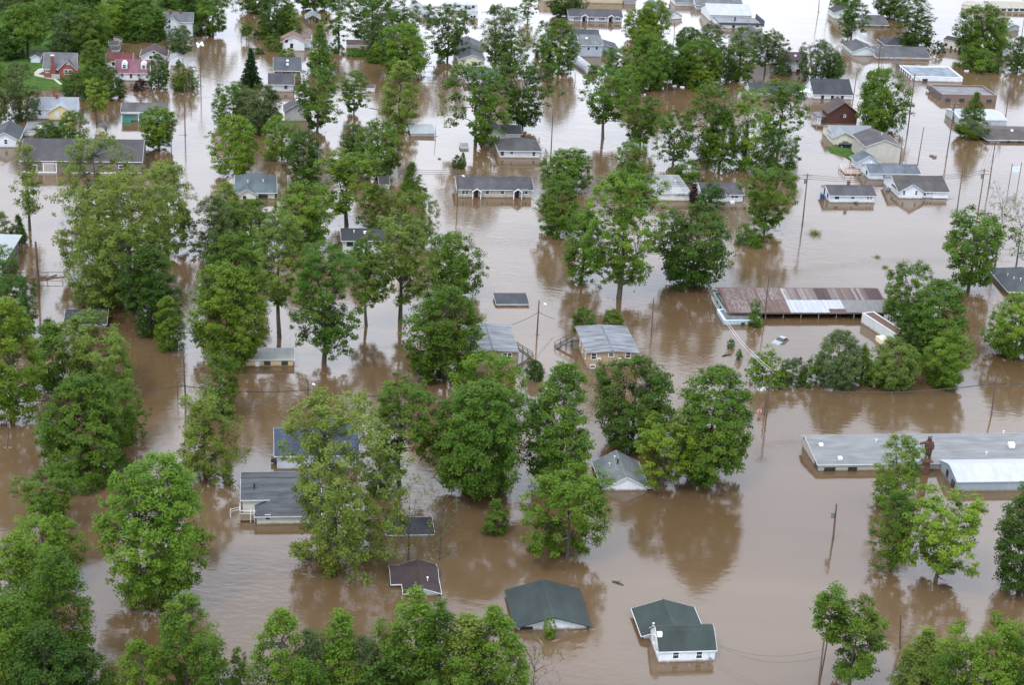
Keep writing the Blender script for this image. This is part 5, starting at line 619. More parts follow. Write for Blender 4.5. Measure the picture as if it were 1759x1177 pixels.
POLES = [
 ('utility_pole', 'thick dark topless pole in the left water', -98.37, 341.15, 10.33, 0.26, 0, '', (-0.011, 0.0)),
 ('utility_pole', 'thin dark post left of the thick topless pole', -102.51, 343.25, 6.43, 0.1, 0, '', (-0.028, 0.0)),
 ('utility_pole', 'tall pole with a cluster of floodlights by the left street', -95.76, 510.36, 12.36, 0.13, 0, 'f', (0.003, 0.0)),
 ('utility_pole', 'slim pole in front of the street-corner trees at upper left', -90.53, 458.74, 13.88, 0.14, 0, '', (0.004, 0.0)),
 ('utility_pole', 'pole with a lamp among the street-corner trees at upper left', -97.09, 501.91, 7.92, 0.13, 0, 'l', (-0.002, 0.0)),
 ('utility_pole', 'thin pole right of the pollarded lollipop tree', -89.23, 434.05, 7.53, 0.12, 0, '', (-0.006, 0.0)),
 ('utility_pole', 'pale pole right of the grey farmhouse', -105.7, 573.5, 6.73, 0.12, 0, '', (0.059, 0.0)),
 ('utility_pole', 'pole in the far left street beside the tiny tree', -93.36, 584.34, 7.23, 0.13, 1, '', (0.007, 0.0)),
 ('utility_pole', 'short thin post in the far left street', -93.41, 569.67, 4.22, 0.07, 0, '', (-0.014, 0.0)),
 ('utility_pole', 'bare pole right of the small spreading tree by the camper', -39.21, 479.54, 6.5, 0.12, 0, '', (-0.047, 0.0)),
 ('utility_pole', 'pole between the two fence rails right of the olive oval tree', -30.98, 511.31, 7.54, 0.13, 1, '', (-0.03, 0.0)),
 ('utility_pole', 'thin post at the right end of the open metal shelter', -23.76, 466.14, 4.08, 0.08, 0, '', (-0.053, 0.0)),
 ('utility_pole', 'tall pole right of the dark hip-roofed white house', 7.72, 460.41, 12.23, 0.15, 0, '', (-0.014, 0.0)),
 ('utility_pole', 'short stub post, nearer of two in the upper centre water', 3.76, 545.98, 2.6, 0.08, 0, '', (-0.021, 0.0)),
 ('utility_pole', 'short stub post, farther of two in the upper centre water', 0.52, 556.74, 2.08, 0.08, 0, '', (-0.009, 0.0)),
 ('utility_pole', 'short dark post below the white trailer', 15.2, 539.6, 2.76, 0.1, 0, '', (-0.064, 0.0)),
 ('utility_pole', 'pole in front of the dense upper grove', 42.51, 521.43, 6.62, 0.13, 1, '', (-0.031, 0.0)),
 ('utility_pole', 'pole above the dense upper grove near the top edge', 50.36, 608.67, 6.3, 0.12, 0, '', (-0.069, 0.0)),
 ('utility_pole', 'pole with a white fitting between the two tan flats', 4.95, 330.45, 7.55, 0.16, 0, 'l', (-0.001, 0.0)),
 ('utility_pole', 'slim pole right of the tan flats', 28.14, 332.83, 8.35, 0.14, 0, '', (-0.031, 0.0)),
 ('utility_pole', 'pole at the left end of the rusty shed', 40.96, 343.61, 5.97, 0.12, 0, '', (-0.012, 0.0)),
 ('utility_pole', 'tall dark pole in front of the rusty roof', 52.68, 346.96, 9.39, 0.15, 0, '', (-0.008, 0.0)),
 ('utility_pole', 'pale pole with crossarm at the right-hand road corner', 47.5, 297.44, 9.58, 0.16, 1, '', (0.0, 0.0)),
 ('utility_pole', 'dark short pole beside the road-corner crossarm pole', 47.14, 297.65, 4.59, 0.13, 0, '', (-0.011, 0.0)),
 ('utility_pole', 'leaning pole in the road water at far right', 90.3, 303.21, 7.86, 0.15, 0, '', (-0.044, 0.0)),
 ('utility_pole', 'lone pole with transformer in open water at lower right', 52.96, 250.96, 6.4, 0.17, 0, 't', (-0.033, 0.0)),
 ('utility_pole', 'pole with lamp on the wire above the big willow', -36.21, 290.16, 5.4, 0.15, 0, 'l', (0.023, 0.0)),
 ('utility_pole', 'dark leaning pole left of the ragged green tree', -58.12, 289.84, 10.02, 0.16, 0, '', (-0.026, 0.0)),
 ('utility_pole', 'short double post left of the dark leaning pole', -59.79, 291.15, 3.34, 0.09, 0, '', (-0.009, 0.0)),
 ('utility_pole', 'dark post in the water at the left edge, lower half', -83.95, 267.45, 4.66, 0.12, 0, '', (0.112, 0.0)),
 ('utility_pole', 'pole with lamp at the left front of the beige duplex', -15.05, 409.72, 8.69, 0.15, 0, 'l', (-0.012, 0.0)),
 ('utility_pole', 'pale pole left of the dense dark round street tree', -57.96, 418.91, 6.89, 0.15, 1, '', (0.03, 0.0)),
 ('utility_pole', 'pole with crossarms left of the small white ranch house', 68.95, 410.67, 12.99, 0.16, 2, 't', (-0.015, 0.0)),
 ('utility_pole', 'tall pole right of the cross-gabled white house', 110.61, 429.64, 11.95, 0.15, 0, '', (-0.012, 0.0)),
 ('utility_pole', 'pole with crossarms above the big right-hand tree', 114.39, 423.78, 12.73, 0.16, 2, 't', (-0.003, 0.0)),
 ('utility_pole', 'leaning tall pole before the low brown hip roof', 123.4, 450.51, 12.72, 0.16, 1, '', (-0.016, 0.0)),
 ('utility_pole', 'tallest pole with crossarms in the right-hand water', 117.8, 477.42, 15.93, 0.17, 2, 't', (0.007, 0.0)),
 ('utility_pole', 'tall pole with crossarm right of the large full tree', 111.57, 502.34, 17.27, 0.17, 1, 't', (-0.01, 0.0)),
 ('utility_pole', 'pole right of the beige two-storey house', 107.85, 467.75, 10.82, 0.14, 0, '', (0.023, 0.0)),
 ('utility_pole', 'pole right of the flat brick building', 145.15, 523.87, 10.96, 0.15, 0, 't', (-0.021, 0.0)),
 ('utility_pole', 'dark pole at the right corner of the beige two-storey house', 102.28, 465.07, 6.06, 0.12, 0, '', (-0.004, 0.0)),
 ('utility_pole', 'pole carrying the fan of wires before the long grey roof', 114.69, 571.47, 10.22, 0.17, 2, '', (-0.046, 0.0)),
 ('utility_pole', 'slim pole right of the church roof', 99.8, 530.04, 11.23, 0.14, 0, '', (0.018, 0.0)),
 ('utility_pole', 'pole beside the leaning dark tree, upper right', 112.41, 620.92, 5.59, 0.14, 1, '', (-0.049, 0.0)),
 ('utility_pole', 'pole beyond the top edge whose reflection crosses the water', 118.35, 701.09, 15.29, 0.16, 1, '', (-0.075, 0.0)),
 ('utility_pole', 'pole on the top edge left of the leaning dark tree', 108.67, 667.93, 10.54, 0.14, 0, '', (-0.054, 0.0)),
 ('utility_pole', 'pole cut by the right edge, upper right', 176.79, 633.63, 8.43, 0.14, 0, '', (-0.037, 0.0)),
 ('utility_pole', 'short pole before the dark chapel wing roof', 82.41, 537.55, 5.88, 0.11, 0, '', (-0.065, 0.0)),
 ('utility_pole', 'dark pole among the bushes at lower right', 57.87, 219.0, 5.7, 0.14, 0, '', (-0.12, 0.0)),
 ('utility_pole', 'dark pole with guy wires at the lower right bottom edge', 44.2, 205.92, 9.25, 0.15, 0, '', (-0.015, 0.0)),
]
WIRES = [
 ('dark sagging cable across the right-hand road, centre span', (47.5, 297.24, 6.0), (89.96, 303.01, 6.6), 1.6, 0.08),
 ('dark sagging cable leaving the right edge over the road', (89.96, 303.01, 6.6), (102.52, 309.53, 6), 0.8, 0.08),
 ('dark cable over the left road water to the left edge', (-58.38, 289.64, 3.2), (-91.58, 275.71, 4.0), 0.6, 0.08),
 ('dark cable over the left road between two poles', (-58.38, 289.64, 3.2), (-36.09, 289.96, 3.6), 0.8, 0.08),
 ('dark cable from the lamp pole toward the central trees', (-36.09, 289.96, 3.6), (-16.1, 291.26, 3.2), 0.7, 0.08),
 ('wire of the upper right fan, outermost left, top span', (111.04, 620.72, 5.39), (113.12, 571.27, 10.02), 1.0, 0.05),
 ('wire of the upper right fan, outermost left, second span', (113.12, 571.27, 10.02), (116.8, 477.22, 15.43), 1.6, 0.05),
 ('wire of the right-hand line, outermost left, span over the cone tree', (116.8, 477.22, 15.73), (122.11, 450.31, 12.22), 1.4, 0.05),
 ('wire of the right-hand line, outermost left, nearest span', (122.11, 450.31, 12.52), (113.25, 423.58, 12.23), 0.9, 0.05),
 ('wire of the upper right fan, inner left, top span', (111.74, 620.72, 5.39), (113.82, 571.27, 10.02), 1.0, 0.05),
 ('wire of the upper right fan, inner left, second span', (113.82, 571.27, 10.02), (111.0, 502.14, 16.77), 1.6, 0.05),
 ('wire of the right-hand line, inner left, span over the cone tree', (117.5, 477.22, 15.73), (122.81, 450.31, 12.22), 1.4, 0.05),
 ('wire of the right-hand line, inner left, nearest span', (122.81, 450.31, 12.52), (113.95, 423.58, 12.23), 0.9, 0.05),
 ('wire of the upper right fan, inner right, top span', (112.54, 620.72, 5.39), (114.62, 571.27, 10.02), 1.0, 0.05),
 ('wire of the upper right fan, inner right, second span', (114.62, 571.27, 10.02), (118.3, 477.22, 15.43), 1.6, 0.05),
 ('wire of the right-hand line, inner right, span over the cone tree', (118.3, 477.22, 15.73), (123.61, 450.31, 12.22), 1.4, 0.05),
 ('wire of the right-hand line, inner right, nearest span', (123.61, 450.31, 12.52), (114.75, 423.58, 12.23), 0.9, 0.05),
 ('wire of the upper right fan, outermost right, top span', (113.24, 620.72, 5.39), (115.32, 571.27, 10.02), 1.0, 0.05),
 ('wire of the upper right fan, outermost right, second span', (115.32, 571.27, 10.02), (112.5, 502.14, 16.77), 1.6, 0.05),
 ('wire of the right-hand line, outermost right, span over the cone tree', (119.0, 477.22, 15.73), (124.31, 450.31, 12.22), 1.4, 0.05),
 ('wire of the right-hand line, outermost right, nearest span', (124.31, 450.31, 12.52), (115.45, 423.58, 12.23), 0.9, 0.05),
 ('top wire of the street line above the beige duplex', (-57.76, 418.71, 6.69), (-15.15, 409.52, 9.49), 0.9, 0.045),
 ('top wire of the street line right of the beige duplex', (-15.15, 409.52, 9.49), (68.76, 410.47, 12.79), 2.6, 0.045),
 ('top wire of the street line over the right-hand houses', (68.76, 410.47, 12.79), (114.35, 423.58, 12.53), 1.6, 0.045),
 ('middle wire of the street line above the beige duplex', (-57.76, 418.71, 6.19), (-15.15, 409.52, 8.99), 0.9, 0.045),
 ('middle wire of the street line right of the beige duplex', (-15.15, 409.52, 8.99), (68.76, 410.47, 12.29), 2.6, 0.045),
 ('middle wire of the street line over the right-hand houses', (68.76, 410.47, 12.29), (114.35, 423.58, 12.03), 1.6, 0.045),
 ('lowest wire of the street line above the beige duplex', (-57.76, 418.71, 5.69), (-15.15, 409.52, 8.49), 0.9, 0.045),
 ('lowest wire of the street line right of the beige duplex', (-15.15, 409.52, 8.49), (68.76, 410.47, 11.79), 2.6, 0.045),
 ('lowest wire of the street line over the right-hand houses', (68.76, 410.47, 11.79), (114.35, 423.58, 11.53), 1.6, 0.045),
 ('guy wire left of the pole between the tan flats', (4.94, 330.25, 5.0), (-0.25, 331.63, 1.5), 0.2, 0.05),
 ('service wire right of the pole between the tan flats', (4.94, 330.25, 5.2), (8.42, 334.82, 2.0), 0.2, 0.05),
 ('upper service wire to the green-roofed house at lower right', (44.07, 205.72, 7.5), (31.47, 214.27, 1.9), 1.4, 0.016),
 ('lower service wire to the green-roofed house at lower right', (44.07, 205.72, 6.3), (31.52, 214.45, 1.6), 1.6, 0.016),
 ('far street wire left of the spruce', (-95.72, 510.16, 3.2), (-80.23, 504.67, 3.0), 0.5, 0.04),
 ('wire from the road-corner pole toward the rusty shed', (47.5, 297.24, 9.38), (40.07, 338.49, 7.5), 1.5, 0.04),
 ('second wire from the road-corner pole toward the rusty shed', (48.0, 297.24, 8.58), (40.18, 339.0, 6.8), 1.8, 0.04),
]
FENCES = [
 ('upper fence rail standing in the water right of the bright round tree', [(-34.98, 545.62), (-23.04, 547.93)], 0.9),
 ('lower fence rail standing in the water right of the bright round tree', [(-35.21, 531.43), (-22.32, 533.91)], 0.9),
 ('wire fence behind the thick topless pole at left', [(-108.15, 347.26), (-95.28, 349.61)], 0.7),
 ('wire fence in front of the thick topless pole at left', [(-106.67, 342.96), (-94.31, 344.86)], 0.6),
]
LAWN = [(-159.6, 480.7), (-148.9, 488.8), (-140.8, 492.5), (-133.6, 498.8), (-130.5, 506.9), (-127.4, 513.2), (-128.2, 526.0), (-130.8, 540.6), (-132.9, 557.7), (-129.0, 568.7), (-119.6, 574.4), (-108.9, 582.3), (-109.0, 608.0), (-112.8, 651.8), (-128.0, 732.3), (-174.2, 745.7), (-218.8, 731.6), (-241.1, 697.6), (-198.9, 553.3)]
LAWN2 = [(84.2, 481.3), (87.3, 483.7), (93.6, 484.3), (94.7, 477.6), (93.4, 470.6), (90.1, 468.3), (87.6, 472.8), (84.7, 475.1)]
PATH = [(-145.9, 513.3), (-145.9, 518.4), (-144.8, 520.1), (-143.4, 516.8), (-144.3, 512.3), (-139.2, 509.9), (-136.8, 506.2), (-134.7, 502.6), (-135.2, 501.8), (-138.5, 507.3), (-142.7, 509.1), (-145.2, 510.7)]
BEAR = (72.55, 276.43)
WHEEL = (70.8, 276.22)
CAR1 = (54.54, 334.41)
CAR2 = (56.46, 324.4)
CAR3 = (90.54, 481.39)
STOP = (46.13, 297.27)
SIGN = [(129.46, 453.65), (132.31, 455.2)]
TAN = (75.77, 336.49)
TARP = (89.82, 490.7)
DEBRIS = [(68.43, 237.8), (42.67, 325.15), (17.95, 233.3), (-16.15, 503.13), (-43.13, 495.57), (-102.5, 346.73), (-100.73, 347.0), (-98.38, 347.37), (-96.7, 347.98), (152.35, 584.68), (154.4, 585.14), (156.45, 585.61), (158.72, 585.31), (161.19, 585.06), (46.05, 541.22), (48.53, 540.31), (35.82, 528.3), (48.8, 310.57), (47.86, 309.08), (146.21, 583.3), (114.26, 476.75)]
JUNK = [(-128.74, 451.16), (-127.13, 452.05), (-125.09, 451.32), (-123.76, 452.72), (-128.44, 453.49), (-126.53, 454.45)]
# ------------------------------------------------------------------ trees
TONES = {'m': (0.061, 0.120, 0.0165), 'b': (0.087, 0.158, 0.0185), 'd': (0.040, 0.083, 0.0145), 'g': (0.066, 0.100, 0.034),
         'o': (0.106, 0.158, 0.031), 'y': (0.104, 0.178, 0.020), 'r': (0.036, 0.019, 0.024), 's': (0.016, 0.036, 0.014)}
def prof(kind, t):
    if kind == 'R': return max(0.0, 1 - abs((t - 0.45) / 0.57) ** 2.0) ** 0.52
    if kind == 'O': return max(0.0, 1 - abs((t - 0.38) / 0.64) ** 2.0) ** 0.6
    if kind == 'V': return max(0.0, 1 - abs((t - 0.60) / 0.64) ** 2.2) ** 0.5
    if kind == 'W': return max(0.0, 1 - abs((t - 0.46) / 0.62) ** 2.2) ** 0.5
    if kind == 'C': return max(0.0, 1 - t) ** 0.62 * min(1.0, 0.6 + 3.0 * t)
    if kind == 'B': return max(0.0, 1 - (max(t - 0.20, 0) / 0.82) ** 2) ** 0.5
    if kind == 'S': return max(0.03, 1 - t) ** 0.9
    if kind == 'P': return max(0.0, 1 - (max(t - 0.55, 0) / 0.46) ** 2) ** 0.5 * min(1.0, 0.62 + 0.7 * t)
    return 1.0
KN = {  # clump density, thinning, shell bias, clump sigma, leaves per clump, leaf length, bulge
    'R': (4.6, 0.13, 0.34, 0.56, 60, 0.36, 0.13), 'O': (4.8, 0.12, 0.34, 0.54, 60, 0.35, 0.11), 'V': (4.1, 0.24, 0.38, 0.52, 58, 0.35, 0.19),
    'W': (4.7, 0.15, 0.42, 0.50, 58, 0.32, 0.17), 'C': (5.2, 0.08, 0.34, 0.50, 56, 0.35, 0.10), 'B': (5.6, 0.08, 0.30, 0.48, 58, 0.32, 0.13),
    'P': (5.6, 0.05, 0.30, 0.50, 60, 0.36, 0.08), 'S': (0, 0, 0, 0, 0, 0.40, 0), 'D': (1.9, 0.30, 0.50, 0.45, 5, 0.30, 0.2)}
def quad_mesh(name, P, T, N, ln, wd, tone):
    """leaves (one face each): centre P, direction T, normal N"""
    n = len(P); Bn = np.cross(N, T)
    V = np.empty((n, 3, 3)); l2 = ln[:, None] * 0.5; w2 = wd[:, None] * 0.6
    V[:, 0] = P - T * l2 + Bn * w2; V[:, 1] = P - T * l2 * 0.7 - Bn * w2; V[:, 2] = P + T * l2
    me = bpy.data.meshes.new(name)
    me.vertices.add(n * 3); me.vertices.foreach_set('co', V.reshape(-1))
    me.loops.add(n * 3); me.loops.foreach_set('vertex_index', np.arange(n * 3, dtype=np.int32))
    me.polygons.add(n); me.polygons.foreach_set('loop_start', np.arange(0, n * 3, 3, dtype=np.int32))
    me.update(calc_edges=True)
    at = me.attributes.new('tone', 'FLOAT', 'FACE'); at.data.foreach_set('value', tone.astype(np.float32))
    me.materials.append(leaf_mat())
    return me
def unit(a):
    return a / np.maximum(np.linalg.norm(a, axis=1, keepdims=True), 1e-6)
def tree_mesh(kind, seed, H, R, cb, dens=1.0):
    """returns (trunk mesh, crown mesh) for a tree H tall, crown radius R, crown base at cb"""
    rs = np.random.RandomState(seed); rn = random.Random(seed)
    q = MB(); ch = H - cb
    P = []
    if kind == 'S':
        q.tube([(0, 0, -1.5), (0, 0, H * 0.5), (0, 0, H * 0.97)], [0.028 * H, 0.016 * H, 0.02], 7)
        nl = 17; PP = []; TT = []
        for i in range(nl):
            t = i / nl; z = cb + t * ch; r = R * prof('S', t) * rn.uniform(0.85, 1.1); nb = max(5, int(11 * (1 - t) + 4))
            for k in range(nb):
                a = 2 * math.pi * (k + rn.random() * 0.6) / nb; rr = r * rn.uniform(0.75, 1.1)
                q.tube([(0, 0, z + rr * 0.25), (math.cos(a) * rr * 0.9, math.sin(a) * rr * 0.9, z - rr * 0.12)], [0.05, 0.015], 3, False)
                m = int(95 * (0.35 + rr / R)); u = rs.rand(m) ** 0.7
                pos = np.stack([np.cos(a) * rr * u, np.sin(a) * rr * u, z + rr * 0.25 - rr * 0.38 * u + rr * 0.10 * u ** 3], 1) + rs.randn(m, 3) * np.array([0.2, 0.2, 0.14]) * (0.5 + u[:, None])
                PP.append(pos); d = rs.randn(m, 3) * 0.6 + np.array([math.cos(a), math.sin(a), -0.3]); TT.append(d)
        P = np.concatenate(PP); T = unit(np.concatenate(TT)); n = len(P)
        N = unit(np.cross(T, unit(rs.randn(n, 3)))); tone = np.clip(rs.rand(n), 0, 1)
        me = quad_mesh('crown', P, T, N, 0.5 * (0.7 + 0.6 * rs.rand(n)), 0.24 * np.ones(n), tone)
    elif kind == 'T':
        n = 420; a = rs.rand(n) * 6.283; e = rs.rand(n) * 1.25 + 0.2
        T = np.stack([np.cos(a) * np.cos(e), np.sin(a) * np.cos(e), np.sin(e)], 1); st = rs.randn(n, 3) * R * 0.28; st[:, 2] = 0
        ln = (0.35 + 0.65 * rs.rand(n)) * min(H, R) * 0.9; P = st + T * ln[:, None] * 0.5 + np.array([0, 0, -0.05])
        N = unit(np.cross(T, unit(rs.randn(n, 3)))); me = quad_mesh('crown', P, T, N, ln, 0.16 * np.ones(n), rs.rand(n))
        for k in range(9): q.tube([(st[k, 0], st[k, 1], -0.5), tuple(P[k])], [0.03, 0.015], 4)
    else:
        cd, thin, sb, sg, nlv, ll, bulge = KN[kind]
        big = R / 5.5
        nc = int(min(max(cd * R * ch, 60), 760))
        lean = np.array([rn.uniform(-0.03, 0.03) * H, rn.uniform(-0.03, 0.03) * H])
        zt = cb + ch * (0.74 if kind in 'ROPC' else 0.52)
        def trunk_at(z):
            s_ = max(0.0, min(1.0, z / zt)); w = math.sin(s_ * 3.0) * 0.012 * H
            return np.array([lean[0] * s_ + w, lean[1] * s_ - w * 0.6, z])
        r0 = max(0.09, 0.021 * H * min(1.0, 0.35 + 2.1 * R / H)) * (1.25 if kind == 'P' else 0.6 if kind == 'B' else 0.62 if kind == 'D' else 0.45 if cb > 0.4 * H else 1.0)
        zs = [-1.5, 0.0, 0.25 * zt, 0.5 * zt, 0.75 * zt, zt]
        q.tube([trunk_at(z) for z in zs], [r0 * 1.25, r0 * 1.12, r0 * 0.92, r0 * 0.74, r0 * 0.5, r0 * 0.28], 8)
        # clump centres fill an uneven envelope, thinned by a soft 3-D pattern so limbs and gaps appear
        wv = rs.randn(7, 3) * (2.6 / R); wp = rs.rand(7) * 6.28
        wl = rs.randn(5, 3) * (5.2 / R); wq = rs.rand(5) * 6.28
        hm = [(rn.choice((1, 2)), rn.uniform(-4, 4), rn.uniform(0, 6.28), 1.0), (3, rn.uniform(-7, 7), rn.uniform(0, 6.28), 0.8), (5, rn.uniform(-11, 11), rn.uniform(0, 6.28), 0.55)]
        C0 = []; tries = 0
        while len(C0) < nc and tries < nc * 6:
            tries += 1
            t = rn.random(); pr_ = prof(kind, t)
            if rn.random() > pr_ + 0.1: continue
            a = rn.uniform(0, 6.283)
            e = pr_ * (1 + sum(bulge * am * math.sin(m_ * a + k_ * t + f_) for m_, k_, f_, am in hm))
            rr = max(R * e - sg, 0.15) * rn.random() ** sb
            z = cb + t * ch - (0.05 * ch * (rr / R) ** 2 if kind in 'WV' else 0)
            if kind not in 'B': z = min(z, H - sg * 0.6)
            C0.append((math.cos(a) * rr + lean[0], math.sin(a) * rr + lean[1], max(z, 0.3)))
        C0 = np.array(C0)
        nz = np.cos(C0 @ wv.T + wp).sum(1) / 7 ** 0.5 + 0.7 * np.cos(C0 @ wl.T + wq).sum(1) / 5 ** 0.5
        if kind == 'V': nz = nz + 2.6 * (C0[:, 2] - cb) / ch     # the upper half keeps its leaves, limbs show below
        C0 = C0[nz > np.quantile(nz, thin)]
        # limbs: a handful of nodes inside the crown, each clump hangs on the nearest one
        nl = int(min(max(8 + R * 1.1, 8), 20)); idx = rs.choice(len(C0), min(nl, len(C0)), replace=False); ND = []
        for j in idx:
            c = C0[j].copy(); c[:2] *= 0.62; c[2] = max(c[2] - 0.12 * ch, cb * 0.9 + 0.3)
            hz = math.hypot(c[0], c[1]); zb = max(min(c[2] - 0.55 * hz, zt * 0.97), min(cb * 0.8 + 0.3, zt * 0.6)); b0 = trunk_at(zb)
            mid = b0 * 0.45 + c * 0.55; mid[2] += 0.10 * hz; mid[:2] += rs.randn(2) * 0.07 * hz
            br = r0 * rn.uniform(0.24, 0.42) * (0.75 if kind in 'WB' else 1.0)
            q.tube([b0, mid, c], [br, br * 0.7, br * 0.42], 5, False); ND.append((c, br * 0.42, rn.random()))
        NP = np.array([n_[0] for n_ in ND])
        PP = []; TN = []; CC = []
        for k, p in enumerate(C0):
            j = int(np.argmin(((NP - p) ** 2).sum(1) + 1.5 * np.maximum(NP[:, 2] - p[2], 0) ** 2)); c, cr, ft = ND[j]
            if k % 2 == 0 or kind == 'D':
                m_ = (c + p) * 0.5 + rs.randn(3) * 0.06 * np.linalg.norm(p - c); q.tube([c, m_, p], [cr * 0.7, cr * 0.4, 0.02], 3, False)
            if kind == 'D':
                for _ in range(3):
                    e = p + rs.randn(3) * R * 0.16; e[2] += R * 0.10; q.tube([p, (p + e) / 2 + rs.randn(3) * .1, e], [0.03, 0.02, 0.012], 3, False)
            m = max(2, int(nlv * dens * rn.uniform(0.5, 1.4)))
            s_ = sg * (0.72 + 0.3 * big) * rn.uniform(0.7, 1.3)
            g = rs.randn(m, 3); g = g / np.maximum(np.linalg.norm(g, axis=1, keepdims=True), 1e-6) * (rs.rand(m, 1) ** 0.5) * 1.65
            g = g * np.array([1, 1, 0.6]) * s_
            if kind == 'W': g[:, 2] -= np.abs(rs.randn(m)) * s_ * 0.4
            PP.append(p + g)
            out = p - np.array([lean[0], lean[1], cb + 0.35 * ch]); out /= max(np.linalg.norm(out), 1e-3)
            TN.append(np.repeat(out[None, :], m, 0)); CC.append(np.clip(rs.rand(m) * 0.36 + 0.36 * ft + rn.uniform(0.0, 0.28), 0, 1))
        P = np.concatenate(PP); O = np.concatenate(TN); tone = np.concatenate(CC); n = len(P)
        N = unit(O * 0.75 + np.array([0, 0, 0.55]) + rs.randn(n, 3) * 0.42)
        T = unit(np.cross(N, unit(rs.randn(n, 3))))
        # fit the crown to its measured spread and height
        mc = P[:, :2].mean(0); P[:, :2] -= mc * np.clip(P[:, 2:3] / H, 0, 1); q.v = [(v[0] - mc[0] * min(max(v[2] / H, 0), 1), v[1] - mc[1] * min(max(v[2] / H, 0), 1), v[2]) for v in q.v]
        kx = R / np.percentile(np.hypot(P[:, 0], P[:, 1]), 95.5); kz = H / np.percentile(P[:, 2], 99.3)
        P = P * np.array([kx, kx, kz]); q.v = [(v[0] * kx, v[1] * kx, v[2] * kz) for v in q.v]
        P[:, 2] = np.maximum(P[:, 2], 0.05)
        L_ = ll * (1.0 if dens > 0.9 else 1.12) * (0.75 + 0.25 * big) * (0.7 + 0.65 * rs.rand(n))
        me = quad_mesh('crown', P, T, N, L_, L_ * 0.62, tone)
    tm = q.mesh('trunk'); tm.materials.append(bark()); tm.shade_smooth()
    return tm, me
TREE_CACHE = {}
TREE_COUNT = {}
def tree(name, x, y, H, R, cbf0, kind, tone, label, cat, group, i):
    """one tree: an empty at the water line with trunk and crown"""
    asp = H / R; cbf = cbf0 * (0.42 if cbf0 < 0.3 else 0.66)
    hero = H / (y * 0.001) > 52 and R > 4.0 and kind != 'D'     # large in the picture: a mesh of its own
    ab = round(math.log(asp) / 0.34); cbk = round(cbf * 3.5)
    var = 0 if hero else i % 2
    key = (kind, ab, cbk, var, i if hero else -1)
    if key not in TREE_CACHE:
        H0, R0 = (H, R)
        if not hero:
            H0 = 15.0 if kind not in 'B' else min(max(H, 4.5), 8.0); R0 = H0 / asp
        tm, cm = tree_mesh(kind, 100 + 17 * i, H0, R0, cbf * H0, 0.97 if hero else 0.74)
        TREE_CACHE[key] = (tm, cm, H0, R0)
    tm, cm, H0, R0 = TREE_CACHE[key]
    rn = random.Random(i * 7 + 1)
    root = thing(name, label, cat, (x, y, 0.0), rn.uniform(0, 6.28), group)
    root.scale = (R / R0, R / R0, H / H0)
    t = link('trunk', tm, root); c = link('crown', cm, root)
    b = TONES[tone]; k = rn.uniform(0.88, 1.12); w = rn.uniform(-0.06, 0.06)
    c.color = (b[0] * k * (1 + w), b[1] * k, b[2] * k * (1 - w), 1)
    return root
# ------------------------------------------------------------------ buildings
def profile(b):
    k, W, D, He, r = b['k'], b['W'], b['D'], b['He'], b['rise']
    S = D if k[-1] == 'x' else W            # span across the ridge
    if k in ('gx', 'gy'): return [(0, He), (S / 2, He + r), (S, He)]
    if k in ('ax', 'ay'): rp = b.get('rp', 0.75); return [(0, He), (S * rp, He + r), (S, He + r * 0.55)]
    if k in ('mx', 'my'): q_ = b.get('rp', .36); return [(0, He), (S * q_, He + r * .84), (S / 2, He + r), (S * (1 - q_), He + r * .84), (S, He)]
    if k in ('sx', 'sy'): return [(0, He), (S, He + r)]
    if k in ('bx', 'by'): return [(0, He), (S * .10, He + r * .55), (S * .28, He + r * .9), (S * .5, He + r), (S * .72, He + r * .9), (S * .9, He + r * .55), (S, He)]
    return [(0, He), (S, He)]
def offset_line(pl, ov, dz):
    p = [list(q) for q in pl]
    (a, b), (c, d) = p[0], p[1]; s = (d - b) / max(c - a, 1e-6); p[0] = [a - ov, b - s * ov]
    (a, b), (c, d) = p[-1], p[-2]; s = (d - b) / (c - a) if abs(c - a) > 1e-6 else 0; p[-1] = [a + ov, b + s * ov]
    return [(u, v + dz) for u, v in p]
def wall_mat(b):
    return {'s': siding, 'b': brick}[b.get('wt', 's')](tuple(b['wc']))
def roof_mat(b, k):
    rc = tuple(b['rc'])
    if b.get('rt', 's') == 'm': return metal_roof(rc, axis='X' if k[-1] == 'x' else 'Y', rust=b.get('rust', 0.0))
    if b.get('rt') == 'w': return weathered(rc)
    if b.get('rt') == 'v': return weathered(rc, 0.36, 0.74, 1.2)
    return shingle(rc)
